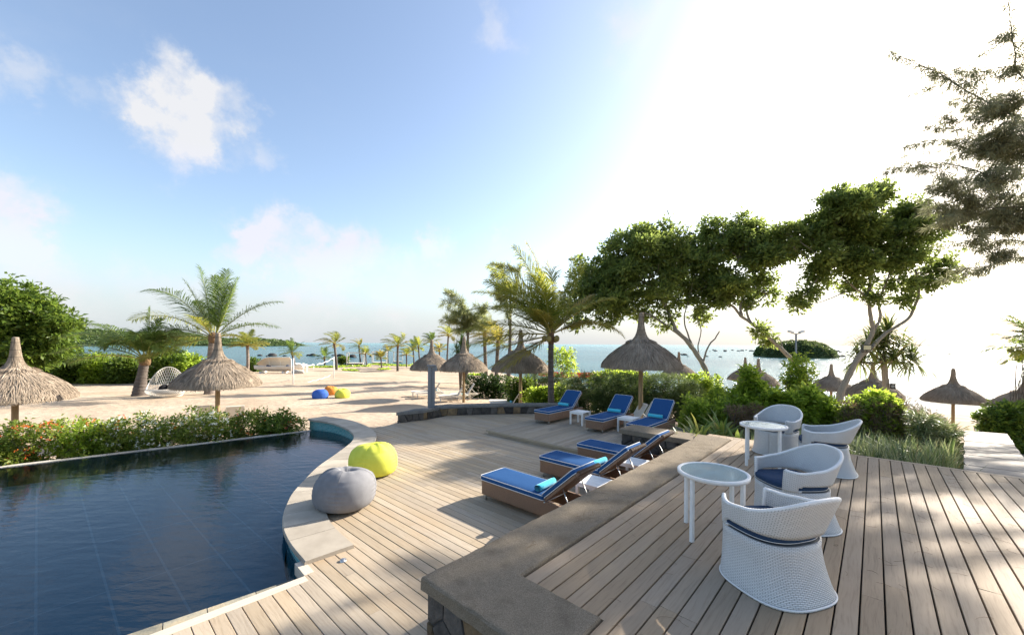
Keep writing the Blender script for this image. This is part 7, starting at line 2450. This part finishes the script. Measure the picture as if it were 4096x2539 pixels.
# wooden cabanas
def cabana(lab, sx0, sx1, sy0, sy1, d):
    w = (sx1 - sx0) * d / FPX; b_ = on_ground((sx0 + sx1) / 2, d); top = Q(sx0, sy0, d).z - b_.z
    root = empty('cabana', b_, R(12), lab, 'cabana', 'timber cabana frames on the far beach')
    for x in (-w / 2, w / 2):
        for y in (-w * .36, w * .36):
            mb = MB(); mb.box((x, y, top / 2), (.16, .16, top)); mb.build('post', M['boat_wood'], root)
    for y in (-w * .36, w * .36):
        mb = MB(); mb.box((0, y, top + .08), (w + .3, .14, .16)); mb.build('beam', M['boat_wood'], root)
    for x in (-w / 2, w / 2):
        mb = MB(); mb.box((x, 0, top + .085), (.14, w * .72 - .15, .14)); mb.build('beam', M['boat_wood'], root)
    for k in range(6):
        mb = MB(); mb.box((0, -w * .33 + k * w * .132, .58), (w - .2, w * .125, .06)); mb.build('slat', M['boat_wood'], root)
    mb = MB(); mb.box((0, 0, .32), (w - .25, w * .66, .44)); mb.build('base', M['grey_post'], root)
cabana('timber cabana frame on the far beach, leftmost', 348.5, 363.5, 353, 364, 97)
cabana('timber cabana frame on the far beach, middle one', 373, 386.5, 352, 362, 108)
cabana('timber cabana frame on the far beach, rightmost and half hidden by palms', 394, 402.5, 352, 360, 118)

# small umbrella-shaped bush and a red canoe beyond the hedge
bush('beach_bush', 'small flat topped bush left of the first cabana', 96, [(343.5, 359.2, 2.6), (341, 359.4, 2.0), (346, 359.6, 2.0)], 'bush_mid', 70, 10, .4, .22, 301, .35)
p_ = Q(573, 374.5, 30)
root = empty('canoe', p_, R(-4), 'red edge of a canoe showing over the hedge', 'canoe')
mb = MB(); mb.grid([[Vector((u * 2.6, .34 * (1 - u ** 4) * math.sin(v * 1.57), .14 * u * u + (-.25 + .35 * abs(v) ** 1.5))) for v in np.linspace(-1, 1, 9)] for u in np.linspace(-1, 1, 25)])
mb.build('hull', M['red_paint'], root, True)
for v in (-1, 1): MB().tube([Vector((u * 2.6, v * .345 * (1 - u ** 4), .14 * u * u + .11)) for u in np.linspace(-1, 1, 21)], .025, 5).build('gunwale', M['red_paint'], root, True)
o = copy_tree(bl0); q = Q(597, 374, 27); o.location = (q.x, q.y, q.z - .95); o.rotation_euler.z = R(195); tag(o, 'white chair back showing over the hedge beside the canoe', 'beach lounger', 'white beach loungers on the sand')


# dry casuarina needles fallen on the upper deck and the wall cap: too many and too thin to count
rg = np.random.default_rng(404)
parts = []
for i in range(260):
    if rg.random() < .86:
        a_, v_ = rg.uniform(.7, 4.2), rg.uniform(-.6, 7.6); z = ZU + .004
        if a_ < 1.5 and v_ < .7: continue
    else:
        a_, v_ = rg.uniform(.06, .58), rg.uniform(.1, 6.8); z = ZU + .034
    q = AV(a_, v_); th = rg.uniform(0, 6.283); bend = rg.normal(0, 1.4); ln_ = rg.uniform(.06, .2)
    P = []
    p = np.array((q.x, q.y, z)); 
    for k in range(6):
        P.append(p.copy()); p = p + np.array((math.cos(th), math.sin(th), 0)) * ln_ / 5; th += bend / 5
    P = np.array(P); P[:, 2] += .003 * np.sin(np.linspace(0, 3, 6))
    V_, F_ = strip_tube(P, .0011, .0008); parts.append((V_, F_))
V_, F_ = join_np(parts)
tag(link('fallen_needles', np_mesh('fallen_needles', V_, F_), None, M['palm_fibre']), 'thin dry needles scattered over the upper deck boards', 'leaf litter', kind='stuff')
